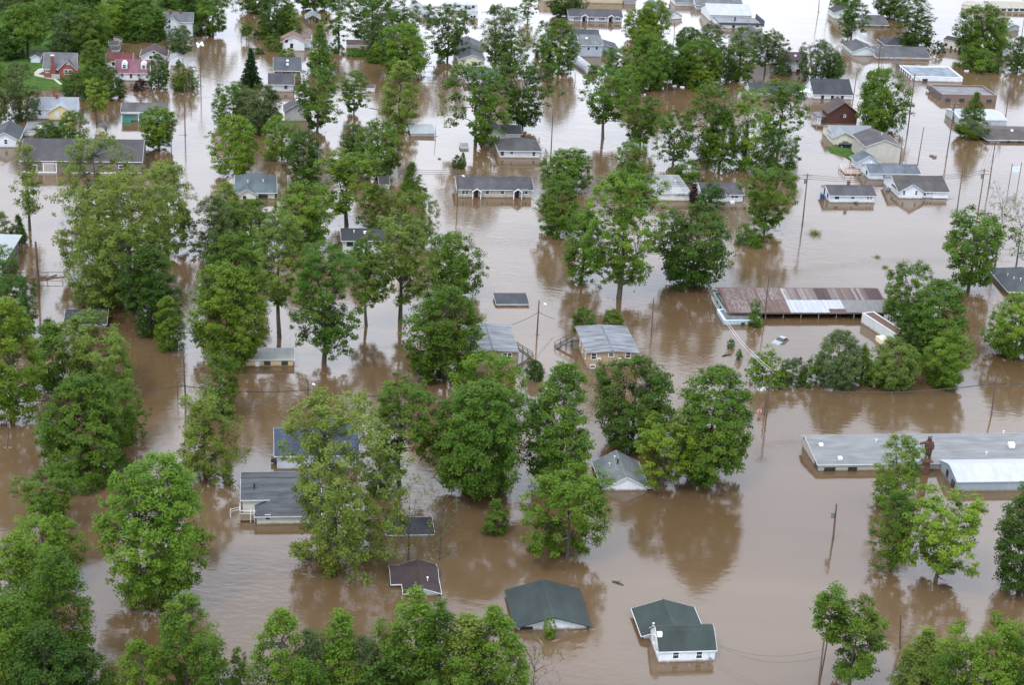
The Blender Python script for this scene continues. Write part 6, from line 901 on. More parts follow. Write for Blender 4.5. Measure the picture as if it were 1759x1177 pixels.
def block(root, b, ox, oy):
    """one roofed volume; ox, oy: its front left corner in the root's frame"""
    k, W, D, He, r = b['k'], b['W'], b['D'], b['He'], b['rise']; ov = b.get('ov', 0.45); t = 0.11
    wm = wall_mat(b); rm = roof_mat(b, k); tc = tuple(b.get('tc', (212, 214, 214))); tm = paint(tc)
    def fin(o): o.location = (ox, oy, 0); return o
    q = MB(); roof = None
    if k in ('hip', 'hipy'):
        q.box(0, W, 0, D, -1.6, He); fin(q.build('wall', wm, root))
        q = MB(); e = ov; s = min(W, D) / 2 + e; zl = He - r * e / (min(W, D) / 2)
        if W >= D: R1, R2 = (s - e, D / 2), (W - s + e, D / 2)
        else: R1, R2 = (W / 2, s - e), (W / 2, D - s + e)
        c = [(-e, -e), (W + e, -e), (W + e, D + e), (-e, D + e)]
        vs = [(x, y, zl) for x, y in c] + [(x, y, zl + t) for x, y in c] + [(*R1, He + r + t), (*R2, He + r + t)]
        if W >= D: fs = [(4, 5, 9, 8), (5, 6, 9), (6, 7, 8, 9), (7, 4, 8)]
        else: fs = [(4, 5, 8), (5, 6, 9, 8), (6, 7, 9), (7, 4, 8, 9)]
        fs += [(0, 1, 5, 4), (1, 2, 6, 5), (2, 3, 7, 6), (3, 0, 4, 7), (3, 2, 1, 0)]
        q.add(vs, fs); roof = fin(q.build('roof', rm, root))
        q = MB(); g = e + 0.03
        for (x0, x1, y0, y1) in ((-g, W + g, -g - .05, -g), (-g, W + g, D + g, D + g + .05), (-g - .05, -g, -g, D + g), (W + g, W + g + .05, -g, D + g)): q.box(x0, x1, y0, y1, zl - .04, zl + t - .01)
        fin(q.build('fascia', tm, root))
    elif k == 'par':
        pw = 0.3; ph = b.get('ph', 0.5)
        for (x0, x1, y0, y1) in ((0, W, 0, pw), (0, W, D - pw, D), (0, pw, pw, D - pw), (W - pw, W, pw, D - pw)): q.box(x0, x1, y0, y1, -1.6, He + ph)
        fin(q.build('wall', wm, root))
        q = MB(); q.box(pw, W - pw, pw, D - pw, He - 0.3, He); roof = fin(q.build('roof', rm, root))
        q = MB(); c = .06
        for (x0, x1, y0, y1) in ((-c, W + c, -c, pw + c), (-c, W + c, D - pw - c, D + c), (-c, pw + c, pw + c, D - pw - c), (W - pw - c, W + c, pw + c, D - pw - c)): q.box(x0, x1, y0, y1, He + ph, He + ph + .09)
        fin(q.build('coping', tm, root))
    else:
        ax = k[-1]; S, Ln = (D, W) if ax == 'x' else (W, D)
        pl = profile(b); low = [(u, v - .02) for u, v in pl]
        if not b.get('open'):
            q.prism([(0, -1.6)] + low + [(S, -1.6)], 0, Ln, ax); fin(q.build('wall', wm, root))
        else:
            for u0 in np.linspace(0.1, Ln - .25, b['open']):
                for c0 in (0.05, S - .2):
                    q = MB()
                    if ax == 'x': q.box(u0, u0 + .15, c0, c0 + .15, -1.6, He + .02)
                    else: q.box(c0, c0 + .15, u0, u0 + .15, -1.6, He + .02)
                    fin(q.build('post', wm, root))
        q = MB(); lo = offset_line(pl, ov, 0); hi = offset_line(pl, ov, t); n = len(lo)
        q.prism(lo + hi[::-1], -ov, Ln + ov, ax); roof = fin(q.build('roof', rm, root))
        if k[0] == 'g' and b.get('rt', 's') != 'm':      # ridge cap
            sl = r / (S / 2); zr = He + r + t
            q = MB(); q.prism([(S / 2 - .2, zr - .2 * sl + .004), (S / 2, zr + .004), (S / 2 + .2, zr - .2 * sl + .004), (S / 2 + .2, zr - .2 * sl + .04), (S / 2, zr + .045), (S / 2 - .2, zr - .2 * sl + .04)], -ov - .02, Ln + ov + .02, ax)
            q.build('ridge_cap', shingle(tuple(min(255, int(v * 1.12)) for v in b['rc'])), roof)
        q = MB(); lo2 = offset_line(pl, ov + .03, -.03); hi2 = offset_line(pl, ov + .03, t - .015)
        q.prism(lo2 + hi2[::-1], -ov - .045, -ov - .004, ax); q.prism(lo2 + hi2[::-1], Ln + ov + .004, Ln + ov + .045, ax)
        z0 = lo[0][1]; z1 = lo[-1][1]
        for (c0, c1, zz) in ((-ov - .07, -ov - .01, z0), (S + ov + .01, S + ov + .07, z1)):
            if ax == 'x': q.box(-ov, Ln + ov, c0, c1, zz - .05, zz + t - .02)
            else: q.box(c0, c1, -ov, Ln + ov, zz - .05, zz + t - .02)
        fin(q.build('fascia', tm, root))
    for (px, py, ty) in b.get('vents', []):
        zt = roof_z(b, px, py) + t
        q = MB()
        if ty == 'c':
            q.box(-.35, .35, -.3, .3, -.6, 1.0); q.box(-.42, .42, -.37, .37, 1.0, 1.12); nm, mm = 'chimney', brick((120, 70, 60))
        elif ty == 'w': q.box(-.35, .35, -.3, .3, -.25, .35); nm, mm = 'roof_vent', paint((235, 238, 240))
        elif ty == 'k': q.tube([(0, 0, -.5), (0, 0, .7)], .13, 8); q.tube([(0, 0, .7), (0, 0, .85)], .22, 8); nm, mm = 'flue', paint((50, 50, 52))
        elif ty == 'a': q.box(-.5, .5, -.5, .5, -.4, .7); q.tube([(0, 0, .7), (0, 0, .76)], .36, 12); nm, mm = 'air_conditioner', paint((225, 226, 226))
        else: q.tube([(0, 0, -.4), (0, 0, .45)], .08, 8); q.tube([(0, 0, .45), (0, 0, .6)], .16, 8); nm, mm = 'vent_pipe', paint((225, 225, 225))
        o = q.build(nm, mm, roof); o.location = (px, py, zt)
    for w in b.get('win', []): window(root, b, w, ox, oy)
    for (u, ww, hh, z0, col) in b.get('doors', []):
        q = MB(); q.box(-ww / 2, ww / 2, -.05, -.004, 0, hh); 
        d = q.build('door', paint(tuple(col)), root); d.location = (ox + u, oy, z0)
        q = MB(); q.tube([(ww * .36, -.10, hh * .48), (ww * .36, -.05, hh * .48)], .045, 6); q.build('handle', paint((60, 58, 55)), d)
    return roof
def roof_z(b, x, y):
    if b['k'] in ('hip', 'hipy'):
        m = min(b['W'], b['D']) / 2; d = min(x, b['W'] - x, y, b['D'] - y); return b['He'] + b['rise'] * max(0, min(1, d / m))
    if b['k'] == 'par': return b['He'] - .14
    pl = profile(b); c = y if b['k'][-1] == 'x' else x
    for (u0, z0), (u1, z1) in zip(pl, pl[1:]):
        if u0 <= c <= u1: return z0 + (z1 - z0) * (c - u0) / max(u1 - u0, 1e-6)
    return b['He']
WINM = {}
def window(root, b, w, ox, oy):
    """w: side, position along the wall, sill height, width, height, style"""
    side, u, z, ww, hh, st = w
    key = (round(ww, 1), round(hh, 1), st)
    if key not in WINM:
        ww, hh = max(key[0], .3), max(key[1], .25); fr = .10
        q = MB(); x0, x1 = -ww / 2, ww / 2
        q.box(x0 - fr, x0, -.07, -.003, -fr, hh + fr); q.box(x1, x1 + fr, -.07, -.003, -fr, hh + fr); q.box(x0, x1, -.07, -.003, hh, hh + fr); q.box(x0, x1, -.09, -.003, -fr, 0)
        if st in ('n', 'd', 's'): q.box(x0, x1, -.05, -.02, hh * .5 - .03, hh * .5 + .03)
        if st == 'd': q.box(-.06, .06, -.06, -.02, 0, hh)
        f = q.mesh('window'); f.materials.append(paint((238, 240, 240)) if st != 'k' else paint((40, 40, 42)))
        q = MB(); q.box(x0, x1, -.03, -.004, 0, hh); p = q.mesh('pane'); p.materials.append(glass())
        s = None
        if st == 's':
            q = MB(); q.box(-.19, .19, -.045, -.004, -.08, hh + .08); s = q.mesh('shutter'); s.materials.append(paint((28, 30, 34)))
        WINM[key] = (f, p, s)
    f, p, s = WINM[key]
    o = link('window', f, root)
    W, D = b['W'], b['D']
    if side == 'f': o.location = (ox + u, oy, z)
    elif side == 'l': o.location = (ox, oy + u, z); o.rotation_euler = (0, 0, -math.pi / 2)
    elif side == 'r': o.location = (ox + W, oy + u, z); o.rotation_euler = (0, 0, math.pi / 2)
    link('pane', p, o)
    if s:
        for sg in (-1, 1):
            h = link('shutter', s, o); h.location = (sg * (ww / 2 + .31), 0, 0)
def rail(root, pts, z, h, col, name='railing'):
    """a deck railing: top rail, mid rail and posts"""
    q = MB()
    for a, c in zip(pts, pts[1:]):
        a = Vector((*a, 0)); c = Vector((*c, 0)); n = max(1, int((c - a).length / 1.4))
        for zz in (z + h, z + h * .5): q.tube([a + Vector((0, 0, zz)), c + Vector((0, 0, zz))], .05, 4)
        for i in range(n + 1):
            p = a.lerp(c, i / n); q.box(p.x - .06, p.x + .06, p.y - .06, p.y + .06, -1.0, z + h + .05)
    return q.build(name, paint(col), root)
def building(B):
    m = B['blocks'][0]; W, D = m['W'], m['D']; rz = B['rz']
    cx, cy = W / 2, D / 2; c, s = math.cos(rz), math.sin(rz)
    loc = (B['o'][0] + c * cx - s * cy, B['o'][1] + s * cx + c * cy, B.get('z', 0.0))
    root = thing(B['n'], B['l'], B['c'], loc, rz, B.get('g'))
    roofs = []
    for b in B['blocks']:
        roofs.append(block(root, b, b['x'] - cx, b['y'] - cy))
    for e in B.get('ex', []):
        kind = e[0]
        if kind == 'porch':          # small gabled entry porch: x, width, depth, eave height
            _, x, w, d, he, col = e; q = MB()
            pr = [(x - w / 2 - .2, he - .1), (x, he + w * .33), (x + w / 2 + .2, he - .1)]
            q.prism(pr + [(a, z + .12) for a, z in pr[::-1]], -d - .2, -.02, 'y'); o = q.build('porch_roof', shingle(tuple(m['rc'])), root); o.location = (-cx, -cy, 0)
            q = MB(); pr = [(x - w / 2 - .22, he - .2), (x, he + w * .33 - .06), (x + w / 2 + .22, he - .2)]
            q.prism(pr + [(a, z + .26) for a, z in pr[::-1]], -d - .27, -d - .21, 'y'); o = q.build('porch_gable', paint((238, 240, 240)), root); o.location = (-cx, -cy, 0)
            for sg in (-1, 1):
                q = MB(); q.box(x + sg * w / 2 - .08, x + sg * w / 2 + .08, -d, -d + .16, -1, he); o = q.build('porch_post', paint((236, 238, 238)), root); o.location = (-cx, -cy, 0)
            q = MB(); q.box(x - .5, x + .5, -.06, -.004, .15, he - .15); o = q.build('door', paint(tuple(col)), root); o.location = (-cx, -cy, 0)
            q = MB(); q.box(x - w / 2, x + w / 2, -d, -.01, -.4, .12); o = q.build('porch_step', wood((110, 60, 48)), root); o.location = (-cx, -cy, 0)
        elif kind == 'rail': o = rail(root, e[1], e[2], e[3], tuple(e[4])); o.location = (-cx, -cy, 0)
        elif kind == 'box':          # named box part: name, x0,x1,y0,y1,z0,z1, colour
            _, nm, x0, x1, y0, y1, z0, z1, col = e; q = MB(); q.box(x0, x1, y0, y1, z0, z1); o = q.build(nm, paint(tuple(col)), root); o.location = (-cx, -cy, 0)
        elif kind == 'chim':         # brick chimney up the front wall, with a shoulder
            _, x, w, d, h = e; q = MB(); q.prism([(x - w, -1), (x - w, h * .42), (x - w * .55, h * .6), (x - w * .55, h), (x + w * .55, h), (x + w * .55, h * .6), (x + w, h * .42), (x + w, -1)], -d, -.01, 'y')
            o = q.build('chimney', brick((128, 66, 56)), root); o.location = (-cx, -cy, 0)
            q = MB(); q.box(x - w * .62, x + w * .62, -d - .05, .04, h + .003, h + .18); p = q.build('chimney_cap', paint((215, 212, 208)), o)
        elif kind == 'dormer':       # arched-roof dormer on the front slope: x, y, width, height
            _, x, y, w, h = e; z = roof_z(m, x, y) + .05; q = MB()
            q.prism([(x - w / 2, z), (x - w / 2, z + h), (x - w * .3, z + h + w * .28), (x, z + h + w * .4), (x + w * .3, z + h + w * .28), (x + w / 2, z + h), (x + w / 2, z)], y, y + h * 1.9, 'y')
            o = q.build('dormer', siding(tuple(m['wc'])), root); o.location = (-cx, -cy, 0)
            window(root, m, ('f', x, z + .2, w * .5, h * .8, 'n'), -cx, -cy + y)
        elif kind == 'ac':           # window air conditioner
            _, x, z = e; q = MB(); q.box(x - .35, x + .35, -.42, -.005, z, z + .45); o = q.build('air_conditioner', paint((222, 222, 218)), root); o.location = (-cx, -cy, 0)
            q = MB(); q.box(x - .25, x + .25, -.44, -.424, z + .08, z + .37); p = q.build('grille', paint((90, 92, 92)), o)
        elif kind == 'stair':        # outside stair: x at wall, y, direction, run, height, width
            _, x, y, dr, run, h, w = e; n = 9
            q = MB()
            for i in range(n):
                q.box(*sorted((x + dr * run * i / n, x + dr * run * (i + 1) / n)), y, y + w, h * (1 - (i + 1) / n) - .05, h * (1 - (i + 1) / n) + .03)
            o = q.build('stair_tread', wood((105, 100, 95)), root); o.location = (-cx, -cy, 0); o['kind'] = 'stuff'
            q = MB()
            for yy in (y, y + w):
                q.tube([(x - dr * 1.2, yy, h + 1), (x, yy, h + 1), (x + dr * run, yy, 1.0)], .06, 4); q.tube([(x - dr * 1.2, yy, h + .1), (x, yy, h), (x + dr * run, yy, .0)], .09, 4)
                for i in range(4): xx = x + dr * run * i / 3; q.box(xx - .05, xx + .05, yy - .05, yy + .05, -1, h * (1 - i / 3) + 1)
            o = q.build('stair_rail', paint((70, 66, 62)), root); o.location = (-cx, -cy, 0)
    return root

# ------------------------------------------------------------------ utility poles, wires
def pole(name, label, x, y, h, r, arms, extra, lean=(0, 0), cat='utility pole', group='utility poles', rz=0.15):
    root = thing(name, label, cat, (x, y, 0), rz, group)
    q = MB(); top = Vector((lean[0] * h, lean[1] * h, h))
    q.tube([(-lean[0] * 1.5, -lean[1] * 1.5, -1.5), top], [r * 1.15, r * 0.75], 8); q.build('shaft', wood((92, 76, 66)), root)
    for i in range(arms):
        z = h - .4 - i * .9; q = MB(); p = Vector((lean[0] * z, lean[1] * z, z)); q.box(p.x - 1.2, p.x + 1.2, p.y - r - .12, p.y - r * .6, z - .07, z + .07); a = q.build('crossarm', wood((120, 104, 92)), root)
        for dx in (-1.1, -.55, .55, 1.1):
            q = MB(); q.tube([(p.x + dx, p.y - r - .05, z + .07), (p.x + dx, p.y - r - .05, z + .3)], .06, 6); q.build('insulator', paint((200, 205, 205)), a)
    for e in extra:
        if e == 't':
            z = h - 2.0; q = MB(); q.tube([(lean[0] * z - .42, 0, z - .5), (lean[0] * z - .42, 0, z + .5)], .28, 10); q.tube([(lean[0] * z - .42, 0, z + .5), (lean[0] * z - .42, 0, z + .7)], .07, 6); q.build('transformer', paint((110, 112, 112)), root)
        elif e == 'l':
            z = h - .6; q = MB(); q.tube([(0, 0, z), (.5, -.5, z + .25), (.9, -.9, z + .2)], .05, 5); o = q.build('lamp_arm', paint((130, 130, 130)), root)
            q = MB(); q.tube([(.9, -.9, z + .22), (1.3, -1.3, z + .18)], .2, 8); q.build('lamp_head', paint((220, 222, 222)), o)
        elif e == 'f':
            for k in range(6):
                a = k * 1.05; q = MB(); q.tube([(.3 * math.cos(a), .3 * math.sin(a), h - .2 + .5 * (k % 2)), (1.1 * math.cos(a), 1.1 * math.sin(a), h - .05 + .5 * (k % 2))], [.18, .42], 8); q.build('flood_lamp', paint((228, 230, 232)), root)
    return root
def wire(label, a, b, sag, r=0.035, group='overhead wires', name='overhead_wire', col=(52, 50, 50)):
    a, b = Vector(a), Vector(b); n = 14; q = MB()
    pts = []
    for i in range(n + 1):
        t = i / n; p = a.lerp(b, t); p.z -= sag * 4 * t * (1 - t); pts.append(p)
    q.tube(pts, r, 4); o = q.build(name, paint(col, 0.6), None); tag(o, label, 'wire', group); return o
# ------------------------------------------------------------------ dry ground
def smooth_land(name, pts, z, mat, label, rim=2.5):
    """a low rise: the outline at the water line, an inner ring lifted to z"""
    n = len(pts); c = Vector((sum(p[0] for p in pts) / n, sum(p[1] for p in pts) / n)); vs = []; fs = []
    rn = random.Random(len(name)); fine = []
    for i in range(n):
        a = Vector(pts[i]); b = Vector(pts[(i + 1) % n]); m = max(1, int((b - a).length / 3))
        for k in range(m):
            p = a.lerp(b, k / m); nrm = (b - a).orthogonal().normalized(); fine.append(p + nrm * rn.uniform(-.5, .5))
    m = len(fine)
    for lev, (ins, zz) in enumerate(((0, -.35), (rim * .4, .12), (rim, z))):
        for p in fine:
            d = (c - p); q = p + d.normalized() * min(ins, d.length * .6); vs.append((q.x, q.y, zz))
    for lev in range(2):
        for i in range(m): fs.append((lev * m + i, lev * m + (i + 1) % m, (lev + 1) * m + (i + 1) % m, (lev + 1) * m + i))
    fs.append(tuple(range(2 * m, 3 * m)))
    q = MB(); q.add(vs, fs); o = q.build(name, mat); tag(o, label, 'ground', kind='structure'); return o
def grass_mat():
    m, nt, b = new_mat('lawn_grass'); noise_col(nt, b, (0.022, 0.048, 0.012), (0.060, 0.105, 0.022), 0.9, detail=9, lo=.3, hi=.7); b.inputs['Roughness'].default_value = 1.0; b.inputs['Specular IOR Level'].default_value = .05; return m
GR = grass_mat()
smooth_land('lawn', LAWN, .5, GR, 'green lawn and wood floor rising from the water at upper left', 4)
smooth_land('yard', LAWN2, .3, GR, 'small green yard left dry beside the beige two-storey house', 1.6)
q = MB(); q.add([(x, y, .56) for x, y in PATH] + [(x, y, .50) for x, y in PATH], [tuple(range(len(PATH)))] + [(i, (i + 1) % len(PATH), (i + 1) % len(PATH) + len(PATH), i + len(PATH)) for i in range(len(PATH))])
tag(q.build('path', paint((170, 164, 158), .9)), 'pale concrete garden path on the brick cottage lawn', 'path', kind='structure')

for B in BUILDINGS: building(B)

# loose metal sheets patching the rusty shed roof
for o in list(bpy.data.objects):
    if o.get('label', '').startswith('long open-fronted shed'):
        roof = [c for c in o.children if c.name.startswith('roof')][0]
        bb = [b for B in BUILDINGS if B['l'].startswith('long open-fronted') for b in B['blocks']][0]
        rn = random.Random(4); W, D = bb['W'], bb['D']; cols = [(168, 160, 156), (150, 136, 130), (176, 170, 168), (128, 104, 98), (160, 150, 146), (140, 120, 112)]
        n = 58
        for i in range(n):
            x0, x1 = W * i / n + .02, W * (i + 1) / n - .02
            f = i / n
            rows = [(.0, .4), (.4, .79)]
            for r_, (y0, y1) in enumerate(rows):
                col = rn.choice(cols)
                white = False
                if r_ == 1 and i in (22,): col = (214, 212, 210)
                if r_ == 0 and 22 <= i <= 41: white = True
                if r_ == 0 and i > 41: col = (164, 164, 164)
                if r_ == 1 and (34 <= i <= 38 or i > 52): col = (92, 68, 66)
                if r_ == 0 and 36 <= i <= 41: y0 = .10
                ya, yb = D * y0 + (-.2 if y0 == 0 else 0.02), D * y1 - .02
                za, zb = roof_z(bb, 0, max(ya, 0)) + .16 + (min(ya, 0) * .17), roof_z(bb, 0, yb) + .16
                h = rn.uniform(.01, .05) + .02 * (i % 2)
                q = MB(); q.add([(x0, ya, za + h), (x1, ya, za + h), (x1, yb, zb + h), (x0, yb, zb + h), (x0, ya, za + h + .03), (x1, ya, za + h + .03), (x1, yb, zb + h + .03), (x0, yb, zb + h + .03)],
                    [(0, 3, 2, 1), (4, 5, 6, 7), (0, 1, 5, 4), (1, 2, 6, 5), (2, 3, 7, 6), (3, 0, 4, 7)])
                mt = metal_roof((232, 236, 242)) if white else metal_roof(col, rust=.55 if i < 22 else .22)
                q.build('roof_sheet', mt, roof)

for i, d in enumerate(TREES):
    x, y, H, R, cbf, k, tone, lab = d
    nm = {'B': 'bush', 'S': 'spruce_tree', 'D': 'bare_tree', 'W': 'loose_tree', 'C': 'conical_tree', 'P': 'pollarded_tree', 'T': 'reed_clump'}.get(k, 'broadleaf_tree')
    tree(nm, x, y, H, R, cbf, k, tone, lab, 'bush' if (k == 'B' and H < 7) or k == 'T' else 'tree', 'bushes standing in the flood' if (k == 'B' and H < 7) or k == 'T' else 'trees standing in the flood', i)

for (n, l, x, y, h, r, arms, ex, lean) in POLES: pole(n, l, x, y, h, r, arms, ex, lean)
for (l, a, b, s_, r) in WIRES: wire(l, a, b, s_, r, col=(190, 188, 186) if 'toward the rusty' in l else (52, 50, 50))
for (l, pts, h) in FENCES:
    a, b = Vector((*pts[0], 0)), Vector((*pts[1], 0)); n = max(2, int((b - a).length / 3))
    root = thing('fence', l, 'fence', a, 0, 'fences in the water')
    q = MB(); q.tube([(0, 0, h), b - a + Vector((0, 0, h))], .06, 5); q.build('rail', wood((70, 62, 58)), root)
    for i in range(n + 1):
        p = (b - a) * (i / n); q = MB(); q.tube([(p.x, p.y, -1), (p.x, p.y, h + .15)], .06, 5); q.build('post', wood((70, 62, 58)), root)

# ------------------------------------------------------------------ bear statue on its plinth, with a wheel beside it
def skin_body(name, verts, edges, radii, mat, parent=None, levels=2):
    me = bpy.data.meshes.new(name); me.from_pydata(verts, edges, []); o = link(name, me, parent)
    m = o.modifiers.new('skin', 'SKIN'); sv = me.skin_vertices[0].data
    for i, r in enumerate(radii): sv[i].radius = r if isinstance(r, tuple) else (r, r)
    sv[0].use_root = True; m.use_smooth_shade = True
    s_ = o.modifiers.new('sub', 'SUBSURF'); s_.levels = levels; s_.render_levels = levels
    me.materials.append(mat); return o
BZ = 2.9
root = thing('bear_statue', 'tall brown standing bear statue with one arm stretched out before the grey roof', 'statue', (*BEAR, 0), 0.15)
q = MB(); q.box(-.55, .6, -.4, .4, -1.5, BZ - .35); q.box(-.85, .95, -.75, .6, BZ - .35, BZ - .1); q.build('plinth', brick((96, 62, 54)), root)
fur = wood((76, 48, 40))
V = [(0, 0, BZ + 1.5), (0, 0, BZ + 2.3), (0, 0, BZ + 3.1), (0, -.05, BZ + 3.65), (-.08, -.15, BZ + 4.1), (-.16, -.62, BZ + 4.05),
     (-.75, -.1, BZ + 3.25), (-1.35, -.25, BZ + 3.2), (-1.85, -.35, BZ + 3.15), (.6, -.05, BZ + 3.1), (.72, -.3, BZ + 2.5), (.55, -.65, BZ + 2.1),
     (-.32, 0, BZ + .95), (-.34, .02, BZ + .4), (-.34, -.1, BZ + .02), (.36, 0, BZ + .95), (.4, .02, BZ + .4), (.4, -.1, BZ + .02), (-.34, -.5, BZ + .04), (.4, -.5, BZ + .04)]
E_ = [(0, 1), (1, 2), (2, 3), (3, 4), (4, 5), (2, 6), (6, 7), (7, 8), (2, 9), (9, 10), (10, 11), (0, 12), (12, 13), (13, 14), (0, 15), (15, 16), (16, 17), (14, 18), (17, 19)]
Rr = [(.62, .55), (.7, .6), (.6, .48), (.34, .34), (.42, .4), (.18, .17), .28, .24, .23, .28, .24, .2, .36, .28, .24, .36, .28, .24, .16, .16]
body = skin_body('body', V, E_, Rr, fur, root)
for sx in (-.32, .16):
    q = MB(); q.tube([(sx, -.12, BZ + 4.25), (sx, -.12, BZ + 4.42), (sx, -.12, BZ + 4.48)], [.17, .15, .07], 8); q.build('ear', fur, body)
for sx in (-.26, .02):
    q = MB(); q.tube([(sx, -.5, BZ + 4.2), (sx, -.56, BZ + 4.2)], .06, 8); q.build('eye', paint((20, 18, 18), .3), body)
root = thing('wheel_ring', 'large grey tyre-like ring with red centre beside the bear statue', 'wheel', (*WHEEL, 0), 0.15)
q = MB(); ring = []
NR, NS = 28, 10; vs = []; fs = []
for i in range(NR):
    a = 2 * math.pi * i / NR
    for k in range(NS):
        b = 2 * math.pi * k / NS; rr = 1.35 + .38 * math.cos(b); vs.append((rr * math.cos(a), .32 * math.sin(b), 3.9 + rr * math.sin(a)))
for i in range(NR):
    for k in range(NS): fs.append((i * NS + k, ((i + 1) % NR) * NS + k, ((i + 1) % NR) * NS + (k + 1) % NS, i * NS + (k + 1) % NS))
q.add(vs, fs); q.build('tyre', paint((150, 158, 164), .7), root, True)
q = MB(); q.tube([(0, .1, 3.9), (0, -.25, 3.9)], [.6, .42], 14); q.build('hub', paint((128, 44, 38)), root)
for k in range(5):
    a = k * 1.2566; q = MB(); q.tube([(.4 * math.cos(a), 0, 3.9 + .4 * math.sin(a)), (1.1 * math.cos(a), 0, 3.9 + 1.1 * math.sin(a))], .09, 6); q.build('spoke', paint((200, 202, 204)), root)
q = MB(); q.tube([(0, .1, -1.5), (0, .1, 2.4)], .16, 8); q.build('support_post', paint((90, 84, 80)), root)

# ------------------------------------------------------------------ drowned cars
def car(label, loc, rz, tilt, col, z):
    root = thing('car', label, 'car', (*loc, z), rz); root.rotation_euler = (tilt, 0.06, rz)
    sec = [(-2.15, .35, .62), (-2.2, .62, .86), (-1.3, .86, .92), (-.75, .92, .92), (.1, .95, .92), (1.0, .95, .92), (1.8, .92, .9), (2.2, .8, .84), (2.15, .35, .7)]
    q = MB(); prof_ = [(-2.15, .2), (-2.25, .6), (-1.9, .8), (-.8, .95), (1.6, 1.0), (2.1, .92), (2.2, .55), (2.1, .2)]
    n = len(prof_); vs = [(x, s_ * (.86 if i in (1, 2, 5, 6) else .9), zz) for s_ in (-1, 1) for i, (x, zz) in enumerate(prof_)]
    q.add(vs, [tuple(range(n)), tuple(reversed(range(n, 2 * n)))] + [(i, i + n, (i + 1) % n + n, (i + 1) % n) for i in range(n)])
    body = q.build('body', paint(col, .25), root)
    q = MB(); q.add([(-.8, -.84, .94), (-.8, .84, .94), (1.55, -.84, .98), (1.55, .84, .98), (-.15, -.66, 1.45), (-.15, .66, 1.45), (1.05, -.66, 1.46), (1.05, .66, 1.46)],
                     [(0, 1, 5, 4), (2, 6, 7, 3), (0, 4, 6, 2), (1, 3, 7, 5), (4, 5, 7, 6), (0, 2, 3, 1)]); q.build('cabin_glass', glass(), root)
    q = MB(); q.add([(-.13, -.65, 1.47), (-.13, .65, 1.47), (1.04, .65, 1.48), (1.04, -.65, 1.48), (-.1, -.6, 1.52), (-.1, .6, 1.52), (1.0, .6, 1.53), (1.0, -.6, 1.53)], [(0, 1, 2, 3), (4, 7, 6, 5), (0, 4, 5, 1), (1, 5, 6, 2), (2, 6, 7, 3), (3, 7, 4, 0)]); q.build('car_roof', paint(col, .25), root)
    for x in (-1.35, 1.35):
        for s_ in (-1, 1):
            q = MB(); q.tube([(x, s_ * .7, .32), (x, s_ * .93, .32)], .33, 14); w = q.build('wheel', paint((24, 24, 25), .8), root)
            q = MB(); q.tube([(x, s_ * .931, .32), (x, s_ * .95, .32)], .19, 10); q.build('rim', paint((170, 172, 174), .3), w)
    for s_ in (-1, 1):
        q = MB(); q.box(-2.27, -2.2, s_ * .6 - .15, s_ * .6 + .15, .58, .7); q.build('headlight', paint((230, 230, 225), .2), root)
car('silver-grey car sunk to its roof in the flooded yard', CAR1, 0.9, 0.05, (136, 144, 150), -.75)
car('black car nearly sunk behind the yard hedge', CAR2, 1.2, -.04, (36, 38, 42), -.85)
car('dark car parked on the small green yard', CAR3, 2.95, 0.0, (30, 32, 36), .25)

# ------------------------------------------------------------------ signs
root = thing('stop_sign', 'red octagonal stop sign standing low in the road water', 'sign', (*STOP, 0), 0.1)
q = MB(); q.tube([(0, .05, -1.5), (0, .05, 1.3)], .04, 6); q.build('post', paint((120, 122, 122)), root)
oc = [(math.cos(math.pi / 8 + k * math.pi / 4), math.sin(math.pi / 8 + k * math.pi / 4)) for k in range(8)]
q = MB(); q.prism([(.44 * a, .85 + .44 * b) for a, b in oc], -.012, .012, 'y'); pl = q.build('plate_border', paint((235, 235, 235)), root)
q = MB(); q.prism([(.39 * a, .85 + .39 * b) for a, b in oc], -.02, -.0125, 'y'); pl = q.build('plate', paint((196, 30, 36)), root)
cu = bpy.data.curves.new('lettering', 'FONT'); cu.body = 'STOP'; cu.size = .26; cu.align_x = 'CENTER'; cu.align_y = 'CENTER'; cu.extrude = .002
tx = bpy.data.objects.new('lettering', cu); COL.objects.link(tx); tx.parent = root; tx.location = (0, -.024, .85); tx.rotation_euler = (math.pi / 2, 0, 0); cu.materials.append(paint((240, 240, 240)))
bpy.context.view_layer.update(); _lm = bpy.data.meshes.new_from_object(tx); bpy.data.objects.remove(tx); tx = link('lettering', _lm, root); tx.location = (0, -.024, .85); tx.rotation_euler = (math.pi / 2, 0, 0)
root = thing('post_sign', 'pale panel hung between two thin posts at the right edge', 'sign', (*SIGN[0], 0), 0)
dv = Vector(SIGN[1]) - Vector(SIGN[0])
for p_ in (Vector((0, 0)), dv):
    q = MB(); q.tube([(p_.x, p_.y, -1.5), (p_.x, p_.y, 6.0)], .09, 6); q.build('post', wood((84, 72, 66)), root)
q = MB(); q.add([(dv.x * .08, dv.y * .08 - .05, 3.4), (dv.x * .92, dv.y * .92 - .05, 3.4), (dv.x * .92, dv.y * .92 - .05, 4.9), (dv.x * .08, dv.y * .08 - .05, 4.9),
                 (dv.x * .08, dv.y * .08 + .05, 3.4), (dv.x * .92, dv.y * .92 + .05, 3.4), (dv.x * .92, dv.y * .92 + .05, 4.9), (dv.x * .08, dv.y * .08 + .05, 4.9)],
                [(0, 1, 2, 3), (7, 6, 5, 4), (0, 4, 5, 1), (1, 5, 6, 2), (2, 6, 7, 3), (3, 7, 4, 0)]); q.build('panel', paint((206, 220, 226)), root)
root = thing('crate', 'tan box lying beside the white rust-roofed trailer', 'box', (*TAN, 0), .35)
